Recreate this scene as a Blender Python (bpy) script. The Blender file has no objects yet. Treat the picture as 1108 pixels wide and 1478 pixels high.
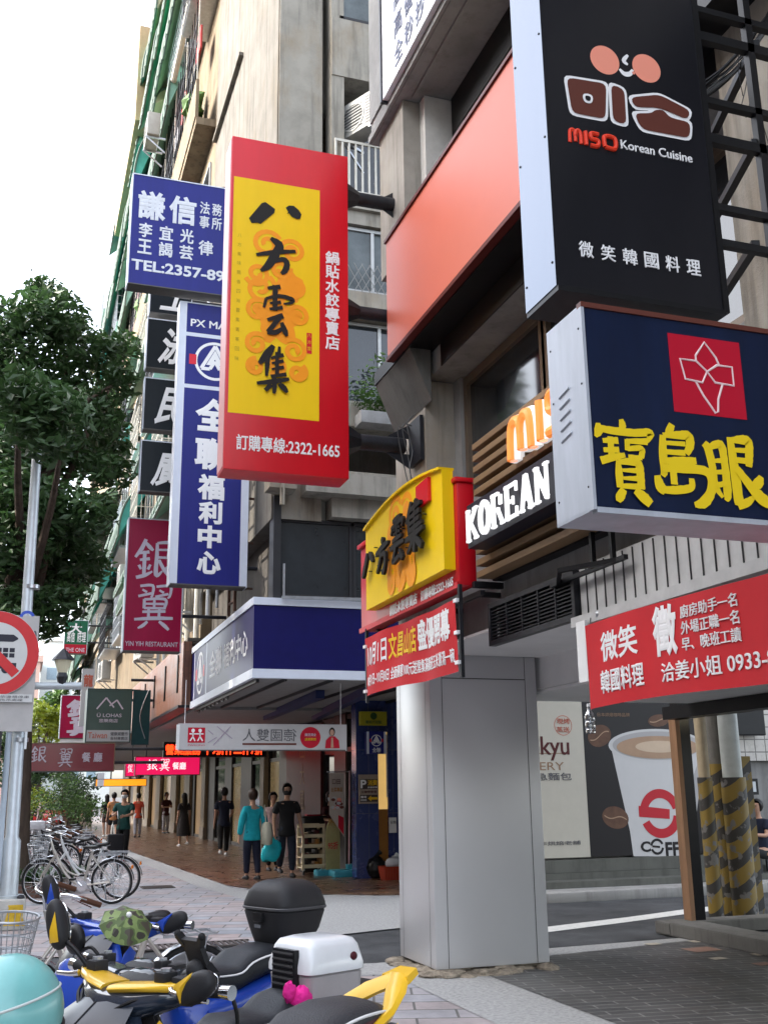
import bpy, bmesh, math, random
import numpy as np
from mathutils import Vector, Matrix
R = math.radians
SC = bpy.context.scene
COL = SC.collection
random.seed(7)
rng = np.random.default_rng(7)

# ------------------------------------------------------------------ camera
FPX, CX, CY, EYE = 1520.0, 554.0, 739.0, 1.6
_v1 = Vector((23 - CX, -(1150 - CY), -FPX)).normalized()
_t = Vector((4877, 65, 0))
_z = _v1.cross(_t).normalized()
if _z.y < 0: _z = -_z
_x = _v1.cross(_z)
W2C = Matrix((( _x[0], _v1[0], _z[0]), (_x[1], _v1[1], _z[1]), (_x[2], _v1[2], _z[2])))
C2W = W2C.transposed()
cam = bpy.data.cameras.new('camera')
camo = bpy.data.objects.new('camera', cam); COL.objects.link(camo)
cam.sensor_fit = 'VERTICAL'; cam.sensor_height = 36.0; cam.lens = FPX / 1478.0 * 36.0
cam.clip_start = 0.05; cam.clip_end = 2000
camo.matrix_world = Matrix.Translation((0, 0, EYE)) @ C2W.to_4x4()
SC.camera = camo

# ------------------------------------------------------------------ light
SUN_EL, SUN_AZ = R(33), R(172)          # azimuth: counter-clockwise from +X
sd = Vector((math.cos(SUN_EL) * math.cos(SUN_AZ), math.cos(SUN_EL) * math.sin(SUN_AZ), math.sin(SUN_EL)))
world = bpy.data.worlds.new('World'); SC.world = world; world.use_nodes = True
nt = world.node_tree
sky = nt.nodes.new('ShaderNodeTexSky'); sky.sky_type = 'NISHITA'; sky.sun_disc = False
sky.sun_elevation = SUN_EL; sky.sun_rotation = math.atan2(sd.x, sd.y)
sky.air_density = 1.0; sky.dust_density = 3.5; sky.ozone_density = 1.0
bg = nt.nodes['Background']; bg.inputs[1].default_value = 0.15
hs = nt.nodes.new('ShaderNodeHueSaturation'); hs.inputs['Saturation'].default_value = .45; hs.inputs['Value'].default_value = 2.1   # thin white haze veils the sky
nt.links.new(sky.outputs[0], hs.inputs['Color']); nt.links.new(hs.outputs[0], bg.inputs[0])
sl = bpy.data.lights.new('sun', 'SUN'); sl.energy = 2.0; sl.angle = R(0.5); sl.color = (1.0, 0.93, 0.83)
so = bpy.data.objects.new('sun', sl); COL.objects.link(so)
so.rotation_euler = (-sd).to_track_quat('-Z', 'Y').to_euler()
SC.view_settings.view_transform = 'Standard'; SC.view_settings.look = 'None'
SC.view_settings.exposure = 1.75; SC.view_settings.gamma = 1.0
SC.cycles.max_bounces = 8; SC.cycles.transparent_max_bounces = 12
try:
    SC.cycles.use_denoising = True; SC.cycles.denoiser = 'OPENIMAGEDENOISE'
except Exception: pass

# ------------------------------------------------------------------ point helpers (a pixel's ray meets a plane of the place)
def ray(u, v): return C2W @ Vector((u - CX, -(v - CY), -FPX))
EYEV = Vector((0, 0, EYE))
def PX(u, v, x): d = ray(u, v); return EYEV + d * (x / d.x)
def PY(u, v, y): d = ray(u, v); return EYEV + d * (y / d.y)
def PZ(u, v, z=0): d = ray(u, v); return EYEV + d * ((z - EYE) / d.z)
def rectY(y, u0, v0, u1, v1):
    a = PY(u0, v0, y); b = PY(u1, v1, y); c = PY(u0, v1, y); d = PY(u1, v0, y)
    return (a.x + c.x) / 2, (b.x + d.x) / 2, (b.z + c.z) / 2, (a.z + d.z) / 2   # x0 x1 z0 z1

# ------------------------------------------------------------------ materials
MATS = {}
def mk(name):
    m = bpy.data.materials.new(name); m.use_nodes = True
    return m, m.node_tree, m.node_tree.nodes['Principled BSDF']
def M(name, col, rough=.6, metal=0., var=.12, scale=6., bump=0., bscale=40., coat=0., stretch=(1, 1, 1), emit=None, es=0., spec=None, rvar=0.):
    if name in MATS: return MATS[name]
    m, t, b = mk(name); MATS[name] = m
    b.inputs['Roughness'].default_value = rough; b.inputs['Metallic'].default_value = metal
    if coat: b.inputs['Coat Weight'].default_value = coat; b.inputs['Coat Roughness'].default_value = .06
    if spec is None and not metal and not coat: spec = .22
    if spec is not None: b.inputs['Specular IOR Level'].default_value = spec
    col = tuple(col) + (1,)
    if var or bump or rvar:
        tc = t.nodes.new('ShaderNodeTexCoord'); mp = t.nodes.new('ShaderNodeMapping'); mp.inputs['Scale'].default_value = stretch
        t.links.new(tc.outputs['Object'], mp.inputs[0])
    if var:
        n = t.nodes.new('ShaderNodeTexNoise'); n.inputs['Scale'].default_value = scale; n.inputs['Detail'].default_value = 6; n.inputs['Roughness'].default_value = .65
        t.links.new(mp.outputs[0], n.inputs['Vector'])
        mr = t.nodes.new('ShaderNodeMapRange'); mr.inputs[1].default_value = .3; mr.inputs[2].default_value = .7
        mr.inputs[3].default_value = 1 - var; mr.inputs[4].default_value = 1 + var
        t.links.new(n.outputs[0], mr.inputs[0])
        mx = t.nodes.new('ShaderNodeVectorMath'); mx.operation = 'SCALE'; mx.inputs[0].default_value = col[:3]
        t.links.new(mr.outputs[0], mx.inputs['Scale']); t.links.new(mx.outputs[0], b.inputs['Base Color'])
        if rvar:
            m2 = t.nodes.new('ShaderNodeMapRange'); m2.inputs[1].default_value = .3; m2.inputs[2].default_value = .7
            m2.inputs[3].default_value = max(.02, rough - rvar); m2.inputs[4].default_value = min(1, rough + rvar)
            t.links.new(n.outputs[0], m2.inputs[0]); t.links.new(m2.outputs[0], b.inputs['Roughness'])
    else: b.inputs['Base Color'].default_value = col
    if bump:
        n2 = t.nodes.new('ShaderNodeTexNoise'); n2.inputs['Scale'].default_value = bscale; n2.inputs['Detail'].default_value = 5
        t.links.new(mp.outputs[0], n2.inputs['Vector'])
        bp = t.nodes.new('ShaderNodeBump'); bp.inputs['Strength'].default_value = bump; bp.inputs['Distance'].default_value = .02
        t.links.new(n2.outputs[0], bp.inputs['Height']); t.links.new(bp.outputs[0], b.inputs['Normal'])
    if emit:
        b.inputs['Emission Color'].default_value = tuple(emit) + (1,); b.inputs['Emission Strength'].default_value = es
    return m
def stained(name, col, dark, rough=.85, streak=.55, scale=1.6, warm=None):
    """weathered concrete: blotches, vertical rain streaks, fine grain"""
    m, t, b = mk(name); MATS[name] = m; b.inputs['Roughness'].default_value = rough; b.inputs['Specular IOR Level'].default_value = .08
    tc = t.nodes.new('ShaderNodeTexCoord')
    def noise(sc, st, det=7, rg=.65):
        mp = t.nodes.new('ShaderNodeMapping'); mp.inputs['Scale'].default_value = st
        t.links.new(tc.outputs['Object'], mp.inputs[0])
        n = t.nodes.new('ShaderNodeTexNoise'); n.inputs['Scale'].default_value = sc; n.inputs['Detail'].default_value = det; n.inputs['Roughness'].default_value = rg
        t.links.new(mp.outputs[0], n.inputs['Vector']); return n
    def ramp(n, lo, hi):
        r = t.nodes.new('ShaderNodeMapRange'); r.inputs[1].default_value = lo; r.inputs[2].default_value = hi
        t.links.new(n.outputs[0], r.inputs[0]); return r
    def mix(f, a, bcol):
        x = t.nodes.new('ShaderNodeMix'); x.data_type = 'RGBA'
        t.links.new(f.outputs[0], x.inputs[0])
        if isinstance(a, tuple): x.inputs[6].default_value = a + (1,)
        else: t.links.new(a, x.inputs[6])
        x.inputs[7].default_value = tuple(bcol) + (1,); return x.outputs[2]
    a = mix(ramp(noise(scale, (1, 1, 1)), .42, .72), tuple(col), [c * .72 for c in col])
    if warm: a = mix(ramp(noise(scale * .7, (1, 1, .5)), .5, .75), a, warm)
    st = ramp(noise(3.2, (1.6, 1.6, .12), 8, .7), .5, .74)
    ms = t.nodes.new('ShaderNodeMath'); ms.operation = 'MULTIPLY'; ms.inputs[1].default_value = streak
    t.links.new(st.outputs[0], ms.inputs[0])
    a = mix(ms, a, dark)
    t.links.new(a, b.inputs['Base Color'])
    g = noise(55, (1, 1, 1)); bp = t.nodes.new('ShaderNodeBump'); bp.inputs['Strength'].default_value = .35; bp.inputs['Distance'].default_value = .01
    t.links.new(g.outputs[0], bp.inputs['Height']); t.links.new(bp.outputs[0], b.inputs['Normal'])
    return m
def tiles(name, c1, c2, mortar, w, h, rough=.6, off=.5, msize=.012, rot=0, var=.18, bump=.25, plane='XY', bias=0., rvar=.12):
    m, t, b = mk(name); MATS[name] = m
    tc = t.nodes.new('ShaderNodeTexCoord'); mp = t.nodes.new('ShaderNodeMapping'); mp.inputs['Rotation'].default_value = (0, 0, rot)
    if plane == 'XZ': mp.inputs['Rotation'].default_value = (R(-90), 0, 0)
    if plane == 'YZ': mp.inputs['Rotation'].default_value = (R(-90), R(0), R(-90)); 
    t.links.new(tc.outputs['Object'], mp.inputs[0])
    br = t.nodes.new('ShaderNodeTexBrick'); br.inputs['Scale'].default_value = 1
    br.inputs['Brick Width'].default_value = w; br.inputs['Row Height'].default_value = h; br.inputs['Mortar Size'].default_value = msize
    br.inputs['Color1'].default_value = tuple(c1) + (1,); br.inputs['Color2'].default_value = tuple(c2) + (1,); br.inputs['Mortar'].default_value = tuple(mortar) + (1,)
    br.offset = off; br.inputs['Bias'].default_value = bias; br.inputs['Mortar Smooth'].default_value = .3
    t.links.new(mp.outputs[0], br.inputs[0])
    n = t.nodes.new('ShaderNodeTexNoise'); n.inputs['Scale'].default_value = 2.3; n.inputs['Detail'].default_value = 8; n.inputs['Roughness'].default_value = .7
    t.links.new(tc.outputs['Object'], n.inputs['Vector'])
    mr = t.nodes.new('ShaderNodeMapRange'); mr.inputs[1].default_value = .3; mr.inputs[2].default_value = .7; mr.inputs[3].default_value = 1 - var; mr.inputs[4].default_value = 1 + var
    t.links.new(n.outputs[0], mr.inputs[0])
    mx = t.nodes.new('ShaderNodeVectorMath'); mx.operation = 'SCALE'; t.links.new(br.outputs[0], mx.inputs[0]); t.links.new(mr.outputs[0], mx.inputs['Scale'])
    t.links.new(mx.outputs[0], b.inputs['Base Color'])
    r2 = t.nodes.new('ShaderNodeMapRange'); r2.inputs[1].default_value = .3; r2.inputs[2].default_value = .7; r2.inputs[3].default_value = rough - rvar; r2.inputs[4].default_value = min(1, rough + rvar)
    t.links.new(n.outputs[0], r2.inputs[0]); t.links.new(r2.outputs[0], b.inputs['Roughness'])
    bp = t.nodes.new('ShaderNodeBump'); bp.inputs['Strength'].default_value = bump; bp.inputs['Distance'].default_value = .006; bp.invert = True
    t.links.new(br.outputs[1], bp.inputs['Height']); t.links.new(bp.outputs[0], b.inputs['Normal'])
    return m
def glass(name, col=(.8, .85, .85), rough=.02, alpha=.25):
    m, t, b = mk(name); MATS[name] = m
    b.inputs['Base Color'].default_value = tuple(col) + (1,); b.inputs['Roughness'].default_value = rough
    out = t.nodes['Material Output']
    tr = t.nodes.new('ShaderNodeBsdfTransparent'); tr.inputs[0].default_value = tuple(col) + (1,)
    gl = t.nodes.new('ShaderNodeBsdfGlossy'); gl.inputs['Roughness'].default_value = rough
    fr = t.nodes.new('ShaderNodeFresnel'); fr.inputs[0].default_value = 1.5
    ad = t.nodes.new('ShaderNodeMath'); ad.operation = 'ADD'; ad.inputs[1].default_value = alpha * .3; t.links.new(fr.outputs[0], ad.inputs[0])
    mx = t.nodes.new('ShaderNodeMixShader'); t.links.new(ad.outputs[0], mx.inputs[0]); t.links.new(tr.outputs[0], mx.inputs[1]); t.links.new(gl.outputs[0], mx.inputs[2])
    t.links.new(mx.outputs[0], out.inputs[0]); return m

# ------------------------------------------------------------------ mesh builder
_GL = {}
def glyphs(s, bold=0., ru=3):
    k = (s, bold, ru)
    if k in _GL: return _GL[k]
    c = bpy.data.curves.new('lettering', 'FONT'); c.body = s; c.size = 1; c.resolution_u = ru
    if bold > 0: c.bevel_depth = bold; c.bevel_resolution = 0; c.extrude = 0.002
    elif bold < 0: c.offset = bold
    o = bpy.data.objects.new('lettering', c); COL.objects.link(o)
    dg = bpy.context.evaluated_depsgraph_get()
    me = bpy.data.meshes.new_from_object(o.evaluated_get(dg))
    v = np.array([tuple(x.co) for x in me.vertices]) if len(me.vertices) else np.zeros((0, 3))
    f = [tuple(p.vertices) for p in me.polygons]
    bpy.data.objects.remove(o); bpy.data.curves.remove(c); bpy.data.meshes.remove(me)
    if len(v):
        z = v[:, 2].max(); v[:, 2] /= (z if z > 1e-6 else 1)
    _GL[k] = (v, f); return _GL[k]
class Fr:
    """a flat frame: o + r*x + u*y + n*z"""
    def __init__(s, o, r, u, n): s.o, s.r, s.u, s.n = Vector(o), Vector(r), Vector(u), Vector(n)
    def p(s, x, y, z=0): return s.o + s.r * x + s.u * y + s.n * z
def FY(x, y, z): return Fr((x, y, z), (1, 0, 0), (0, 0, 1), (0, -1, 0))    # faces -Y, x to the right
def FX(x, y, z): return Fr((x, y, z), (0, -1, 0), (0, 0, 1), (-1, 0, 0))   # faces -X, x runs towards -Y
def catmull(pts, k=5):
    P = [pts[0]] + list(pts) + [pts[-1]]; out = []
    for i in range(1, len(P) - 2):
        for j in range(k):
            t = j / k; q = []
            for a, b, c, d in zip(P[i - 1], P[i], P[i + 1], P[i + 2]):
                q.append(.5 * (2 * b + (c - a) * t + (2 * a - 5 * b + 4 * c - d) * t * t + (3 * b - a - 3 * c + d) * t ** 3))
            out.append(tuple(q))
    out.append(tuple(pts[-1])); return out
class MB:
    def __init__(s): s.v, s.f, s.m, s.mats, s.lift = [], [], [], [], 0
    def slot(s, m):
        if m not in s.mats: s.mats.append(m)
        return s.mats.index(m)
    def add(s, vs, fs, mat):
        b = len(s.v); i = s.slot(mat)
        s.v.extend([tuple(x) for x in vs]); s.f.extend([tuple(b + k for k in f) for f in fs]); s.m.extend([i] * len(fs)); return s
    def box(s, x0, x1, y0, y1, z0, z1, mat, bev=0.):
        if x1 < x0: x0, x1 = x1, x0
        if y1 < y0: y0, y1 = y1, y0
        if z1 < z0: z0, z1 = z1, z0
        c = Vector(((x0 + x1) / 2, (y0 + y1) / 2, (z0 + z1) / 2))
        return s.obox(c, Vector(((x1 - x0) / 2, 0, 0)), Vector((0, (y1 - y0) / 2, 0)), Vector((0, 0, (z1 - z0) / 2)), mat, bev)
    def obox(s, c, a, b, d, mat, bev=0.):
        c, a, b, d = Vector(c), Vector(a), Vector(b), Vector(d)
        vs = [c + a * i + b * j + d * k for k in (-1, 1) for j in (-1, 1) for i in (-1, 1)]
        fs = [(0, 2, 3, 1), (4, 5, 7, 6), (0, 1, 5, 4), (2, 6, 7, 3), (0, 4, 6, 2), (1, 3, 7, 5)]
        if bev > 0:
            bm = bmesh.new(); bv = [bm.verts.new(v) for v in vs]
            for f in fs: bm.faces.new([bv[i] for i in f])
            mn = min(a.length, b.length, d.length)
            bmesh.ops.bevel(bm, geom=list(bm.edges), offset=min(bev, mn * .9), segments=2, profile=.6, affect='EDGES')
            bm.verts.index_update(); vs = [v.co.copy() for v in bm.verts]; fs = [[v.index for v in f.verts] for f in bm.faces]; bm.free()
        return s.add(vs, fs, mat)
    def bar(s, p0, p1, w, h, mat, up=(0, 0, 1)):
        p0, p1 = Vector(p0), Vector(p1); d = p1 - p0; L = d.length
        if L < 1e-6: return s
        d.normalize(); u = Vector(up); 
        if abs(d.dot(u)) > .98: u = Vector((1, 0, 0))
        a = d.cross(u).normalized(); b = a.cross(d)
        return s.obox((p0 + p1) / 2, d * L / 2, a * w / 2, b * h / 2, mat)
    def tube(s, pts, r, mat, n=8, caps=True, closed=False, sm=0):
        pts = [Vector(p) for p in pts]
        if sm: pts = [Vector(p) for p in catmull([tuple(p) for p in pts], sm)]
        k = len(pts); rs = r if isinstance(r, (list, tuple)) else [r] * k
        if len(rs) != k: rs = [rs[0] + (rs[-1] - rs[0]) * i / (k - 1) for i in range(k)] if len(rs) == 2 else [float(np.interp(i / (k - 1), np.linspace(0, 1, len(rs)), rs)) for i in range(k)]
        vs = []; prev = None
        for i, p in enumerate(pts):
            if closed: d = pts[(i + 1) % k] - pts[i - 1]
            else: d = pts[min(i + 1, k - 1)] - pts[max(i - 1, 0)]
            d.normalize()
            if prev is None:
                u = Vector((0, 0, 1)) if abs(d.z) < .9 else Vector((1, 0, 0))
                a = d.cross(u).normalized()
            else:
                a = (prev - d * prev.dot(d)); a = a.normalized() if a.length > 1e-6 else d.orthogonal().normalized()
            prev = a; b = d.cross(a)
            for j in range(n):
                t = 2 * math.pi * j / n; vs.append(p + (a * math.cos(t) + b * math.sin(t)) * rs[i])
        fs = [(i * n + j, i * n + (j + 1) % n, ((i + 1) % k) * n + (j + 1) % n, ((i + 1) % k) * n + j) for i in range(k if closed else k - 1) for j in range(n)]
        if caps and not closed: fs += [tuple(range(n - 1, -1, -1)), tuple((k - 1) * n + j for j in range(n))]
        return s.add(vs, fs, mat)
    def ring(s, c, axis, R0, r, mat, n=32, m=8):
        c = Vector(c); ax = Vector(axis).normalized(); a = ax.orthogonal().normalized(); b = ax.cross(a)
        return s.tube([c + (a * math.cos(t) + b * math.sin(t)) * R0 for t in [2 * math.pi * i / n for i in range(n)]], r, mat, n=m, closed=True)
    def lathe(s, prof, c, axis, mat, n=24):
        c = Vector(c); ax = Vector(axis).normalized(); a = ax.orthogonal().normalized(); b = ax.cross(a); vs = []
        for (r, h) in prof:
            for j in range(n):
                t = 2 * math.pi * j / n; vs.append(c + ax * h + (a * math.cos(t) + b * math.sin(t)) * r)
        k = len(prof)
        fs = [(i * n + j, i * n + (j + 1) % n, (i + 1) * n + (j + 1) % n, (i + 1) * n + j) for i in range(k - 1) for j in range(n)]
        fs += [tuple(range(n - 1, -1, -1)), tuple((k - 1) * n + j for j in range(n))]
        return s.add(vs, fs, mat)
    def ell(s, c, rad, mat, nu=16, nv=10, rot=None, pw=1., wob=0.):
        vs = []; c = Vector(c)
        def sp(x): return math.copysign(abs(x) ** pw, x)
        for i in range(nv + 1):
            ph = -math.pi / 2 + math.pi * i / nv
            for j in range(nu):
                t = 2 * math.pi * j / nu; k = 1 + (random.uniform(-wob, wob) if wob else 0)
                q = Vector((sp(math.cos(ph)) * sp(math.cos(t)) * rad[0], sp(math.cos(ph)) * sp(math.sin(t)) * rad[1], sp(math.sin(ph)) * rad[2])) * k
                if rot is not None: q = rot @ q
                vs.append(c + q)
        fs = [(i * nu + j, i * nu + (j + 1) % nu, (i + 1) * nu + (j + 1) % nu, (i + 1) * nu + j) for i in range(nv) for j in range(nu)]
        return s.add(vs, fs, mat)
    def loft(s, secs, mat, caps=True, closed=True):
        n = len(secs[0]); vs = [p for sec in secs for p in sec]; k = len(secs)
        fs = [(i * n + j, i * n + (j + 1) % n, (i + 1) * n + (j + 1) % n, (i + 1) * n + j) for i in range(k - 1) for j in range(n if closed else n - 1)]
        if caps: fs += [tuple(range(n - 1, -1, -1)), tuple((k - 1) * n + j for j in range(n))]
        return s.add(vs, fs, mat)
    def prism(s, fr, poly, z0, z1, mat):
        n = len(poly); vs = [fr.p(x, y, z0) for x, y in poly] + [fr.p(x, y, z1) for x, y in poly]
        fs = [tuple(range(n - 1, -1, -1)), tuple(range(n, 2 * n))] + [(i, (i + 1) % n, n + (i + 1) % n, n + i) for i in range(n)]
        return s.add(vs, fs, mat)
    def flat(s, fr, poly, mat, z=.003): return s.add([fr.p(x, y, z) for x, y in poly], [tuple(range(len(poly)))], mat)
    def rect(s, fr, x0, y0, x1, y1, mat, z=.003): return s.flat(fr, [(x0, y0), (x1, y0), (x1, y1), (x0, y1)], mat, z)
    def disc(s, fr, cx, cy, rx, ry, mat, z=.003, n=32): return s.flat(fr, [(cx + rx * math.cos(2 * math.pi * i / n), cy + ry * math.sin(2 * math.pi * i / n)) for i in range(n)], mat, z)
    def ringf(s, fr, cx, cy, r0, r1, mat, z=.003, n=40, a0=0, a1=2 * math.pi, sy=1.):
        vs = []
        for i in range(n + 1):
            t = a0 + (a1 - a0) * i / n
            vs += [fr.p(cx + r0 * math.cos(t), cy + r0 * math.sin(t) * sy, z), fr.p(cx + r1 * math.cos(t), cy + r1 * math.sin(t) * sy, z)]
        return s.add(vs, [(2 * i, 2 * i + 1, 2 * i + 3, 2 * i + 2) for i in range(n)], mat)
    def text(s, st, fr, x0, y0, x1, y1, mat, bold=.018, z=.004, th=.003, skew=0., mirror=False, ru=3, keep=False):
        """fit the lettering's own outline to the box x0..x1, y0..y1 of the frame"""
        v, f = glyphs(st, bold, ru)
        if not len(v): return s
        a, b = v[:, :2].min(0), v[:, :2].max(0); w = np.maximum(b - a, 1e-6)
        q = (v[:, :2] - a) / w
        if mirror: q[:, 0] = 1 - q[:, 0]
        W, H = x1 - x0, y1 - y0
        if keep: W = min(W, H * w[0] / w[1])
        vs = [fr.p(x0 + W * qx + skew * (y0 + H * qy - y0), y0 + H * qy, z + th * qz) for (qx, qy), qz in zip(q, v[:, 2])]
        return s.add(vs, f, mat)
    def vtext(s, st, fr, xc, ytop, w, pitch, mat, **k):
        for i, ch in enumerate(st):
            if ch != ' ': s.text(ch, fr, xc - w / 2, ytop - pitch * i - w, xc + w / 2, ytop - pitch * i, mat, **k)
        return s
    def strokes(s, fr, sts, x0, y0, w, h, mat, z=.004, th=0., kw=1.):
        """brush strokes given in a unit square: lists of (x, y, half width)"""
        for i, st in enumerate(sts):
            pts = catmull(st, 6); L, Rr = [], []
            for j, (x, y, r) in enumerate(pts):
                a = pts[max(j - 1, 0)]; b = pts[min(j + 1, len(pts) - 1)]
                dx, dy = (b[0] - a[0]) * w, (b[1] - a[1]) * h; l = math.hypot(dx, dy) or 1
                nx, ny = -dy / l * max(r, .004) * w * kw, dx / l * max(r, .004) * w * kw
                jit = 1 + .06 * math.sin(j * 2.3 + i)
                L.append((x0 + x * w + nx * jit, y0 + y * h + ny * jit)); Rr.append((x0 + x * w - nx, y0 + y * h - ny))
            zz = z + .0006 * i; k = len(L)
            if th:
                vs = [fr.p(*p, zz + th) for p in L] + [fr.p(*p, zz + th) for p in Rr] + [fr.p(*p, zz) for p in L] + [fr.p(*p, zz) for p in Rr]
                fs = [(j, k + j, k + j + 1, j + 1) for j in range(k - 1)] + [(2 * k + j, 2 * k + j + 1, j + 1, j) for j in range(k - 1)] + [(k + j, 3 * k + j, 3 * k + j + 1, k + j + 1) for j in range(k - 1)]
                fs += [(0, 2 * k, 3 * k, k), (k - 1, 2 * k - 1, 4 * k - 1, 3 * k - 1), ]
                fs += [(2 * k + j, 2 * k + j + 1, 3 * k + j + 1, 3 * k + j) for j in range(k - 1)]
            else:
                vs = [fr.p(*p, zz) for p in L] + [fr.p(*p, zz) for p in Rr]; fs = [(j, k + j, k + j + 1, j + 1) for j in range(k - 1)]
            s.add(vs, fs, mat)
        return s
    def build(s, name, parent=None, smooth=30, sub=0, noff=False):
        me = bpy.data.meshes.new(name)
        off = Vector((0, 0, 0)); q = parent
        while q is not None: off = off + q.location; q = q.parent
        v = np.array(s.v, dtype=float)
        if len(v): v = v - np.array(off)
        me.from_pydata(v.tolist(), [], s.f)
        for m in s.mats: me.materials.append(m)
        if len(s.m): me.polygons.foreach_set('material_index', s.m)
        if smooth:
            me.polygons.foreach_set('use_smooth', [True] * len(me.polygons))
            me.set_sharp_from_angle(angle=R(smooth))
        me.update()
        o = bpy.data.objects.new(name, me); COL.objects.link(o)
        if parent is not None: o.parent = parent
        if sub:
            md = o.modifiers.new('smooth', 'SUBSURF'); md.levels = sub; md.render_levels = sub
        return o
def tag(o, label=None, cat=None, group=None, kind=None):
    if label: o['label'] = label
    if cat: o['category'] = cat
    if group: o['group'] = group
    if kind: o['kind'] = kind
    return o
def thing(name, loc, label, cat, group=None):
    o = bpy.data.objects.new(name, None); COL.objects.link(o); o.location = loc; o.empty_display_size = .2
    return tag(o, label, cat, group)
def copy_tree(o, parent=None):
    c = o.copy(); COL.objects.link(c)
    if parent is not None: c.parent = parent
    for ch in list(o.children): copy_tree(ch, c)
    return c
def struct(name, mb): return tag(mb.build(name), kind='structure')

# ------------------------------------------------------------------ common materials
WHITE = M('white_paint', (.72, .73, .72), .45, var=.05)
WLET = M('white_lettering', (.8, .8, .8), .5, var=0)
BLACK = M('black_paint', (.009, .009, .010), .4, var=.2)
BLET = M('black_lettering', (.012, .011, .01), .5, var=0)
DMET = M('dark_steel', (.03, .03, .035), .45, metal=.6, var=.3)
STEEL = M('galvanised_steel', (.45, .47, .5), .35, metal=.8, var=.15, scale=12)
CHROME = M('chrome', (.75, .76, .78), .12, metal=1, var=0)
RUBBER = M('rubber', (.018, .018, .019), .75, var=.2)
CONC = stained('weathered_concrete', (.36, .335, .295), (.08, .075, .065), streak=.7, warm=(.31, .255, .19))
CONCD = stained('grey_concrete', (.30, .30, .295), (.10, .097, .09), streak=.5)
CONCL = stained('street_render', (.165, .155, .138), (.045, .04, .034), streak=.85, warm=(.15, .125, .095))  # grey-beige render with blotches and dark streaks
GLASSD = M('dark_window_glass', (.02, .024, .028), .06, var=.3, scale=2, spec=.7)
GLASSG = M('grey_window_glass', (.10, .115, .12), .12, var=.3, scale=2)
FRAMED = M('dark_window_frame', (.03, .03, .032), .4, var=.1)
FRAMEL = M('aluminium_frame', (.34, .34, .33), .4, metal=.5, var=.1)
# ------------------------------------------------------------------ the setting: ground sheets
PAV = tiles('pink_grey_paving', (.33, .27, .26), (.27, .29, .32), (.11, .105, .10), .62, .31, rough=.7, off=.5, rot=R(18), var=.34)
GRAN = M('granite_strip', (.33, .33, .325), .75, var=.28, scale=30, bump=.2, bscale=90)
ASPH = M('asphalt', (.062, .064, .068), .85, var=.5, scale=1.1, bump=.5, bscale=160)
ARCT = tiles('brown_arcade_tile', (.15, .085, .05), (.115, .066, .042), (.05, .035, .028), .3, .3, rough=.3, off=0, msize=.008, var=.2, bump=.12)
DTILE = tiles('dark_arcade_tile', (.052, .052, .053), (.075, .073, .071), (.19, .185, .175), .42, .12, rough=.5, off=.5, msize=.009, rot=R(8), var=.4)
GRND = M('street_ground', (.07, .07, .072), .9, var=.2)
SUN_STRIP = M('sunlit_strip', (.62, .62, .60), .7, var=.18, scale=14)  # pale colour standing in for a strip of sunlight on the asphalt
KERB = stained('kerb_stone', (.34, .335, .32), (.1, .095, .09))

def sheet(name, poly, z, mat):
    b = MB(); b.add([(x, y, z) for x, y in poly], [tuple(range(len(poly)))], mat); return struct(name, b)
sheet('ground', [(-400, -300), (400, -300), (400, 900), (-400, 900)], -.03, GRND)
sheet('main_road', [(-18, -60), (-3.2, -60), (-3.2, 300), (-18, 300)], -.02, ASPH)
sheet('alley_road', [(-3.0, 8.2), (40, 8.2), (40, 15.2), (-3.0, 15.2)], -.012, ASPH)
sheet('near_sidewalk', [(-3, -20), (3.35, -20), (3.35, 9.9), (2.4, 10.3), (-3, 10.3)], 0.0, PAV)
sheet('granite_strip', [(3.33, -20), (4.12, -20), (4.12, 9.0), (5.0, 9.45), (7.3, 10.4), (7.3, 10.75), (4.6, 10.55), (3.4, 10.4), (2.4, 10.6), (2.2, 10.2), (3.33, 9.7)], 0.004, GRAN)
sheet('near_arcade_floor', [(4.1, -20), (7.3, -20), (7.3, 10.55), (5.0, 10.1), (4.1, 9.3)], 0.008, DTILE)
# the far side: paved sidewalk ending in a ramp at the alley, a granite apron, then the arcade tiles
sheet('far_sidewalk', [(-2.6, 11.9), (2.7, 12.3), (4.4, 14.4), (4.4, 18), (3.75, 20), (3.3, 33), (3.2, 120), (-2.6, 120)], 0.0, PAV)
sheet('granite_apron', [(2.75, 12.35), (3.6, 12.55), (5.5, 13.2), (6.4, 14.2), (7.4, 14.75), (7.4, 16.6), (4.2, 17.6), (3.7, 19.6), (3.3, 32.5), (3.22, 90), (2.95, 90), (2.95, 30), (3.2, 20), (3.5, 17.2)], 0.004, GRAN)
sheet('far_arcade_floor', [(7.2, 16.3), (7.2, 90), (3.2, 90), (3.3, 33), (3.72, 20), (4.24, 18), (5.5, 16.95)], 0.008, ARCT)
b = MB()
for (u, v) in ((1, 0),):
    p = [PZ(787, 1337, .0), PZ(905, 1323, 0), PZ(1000, 1310, 0), PZ(1100, 1300, 0), PZ(1100, 1306, 0), PZ(1000, 1317, 0), PZ(905, 1330, 0), PZ(787, 1345, 0)]
    b.add([(q.x, q.y, -.006) for q in p], [tuple(range(8))], SUN_STRIP)
struct('sunlit_strip', b)
b = MB()                                            # kerb and stepped plinth along the far side of the alley
b.box(7.35, 30, 14.75, 15.25, -.02, .13, KERB, .03)
struct('alley_kerb', b)
sheet('alley_pavement', [(7.35, 15.2), (30, 15.2), (30, 16.3), (7.35, 16.3)], 0.10, KERB)
b = MB()
g = PZ(300, 1352, 0)
GRATE = M('drain_grate', (.09, .075, .07), .6, metal=.3, var=.2)
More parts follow.
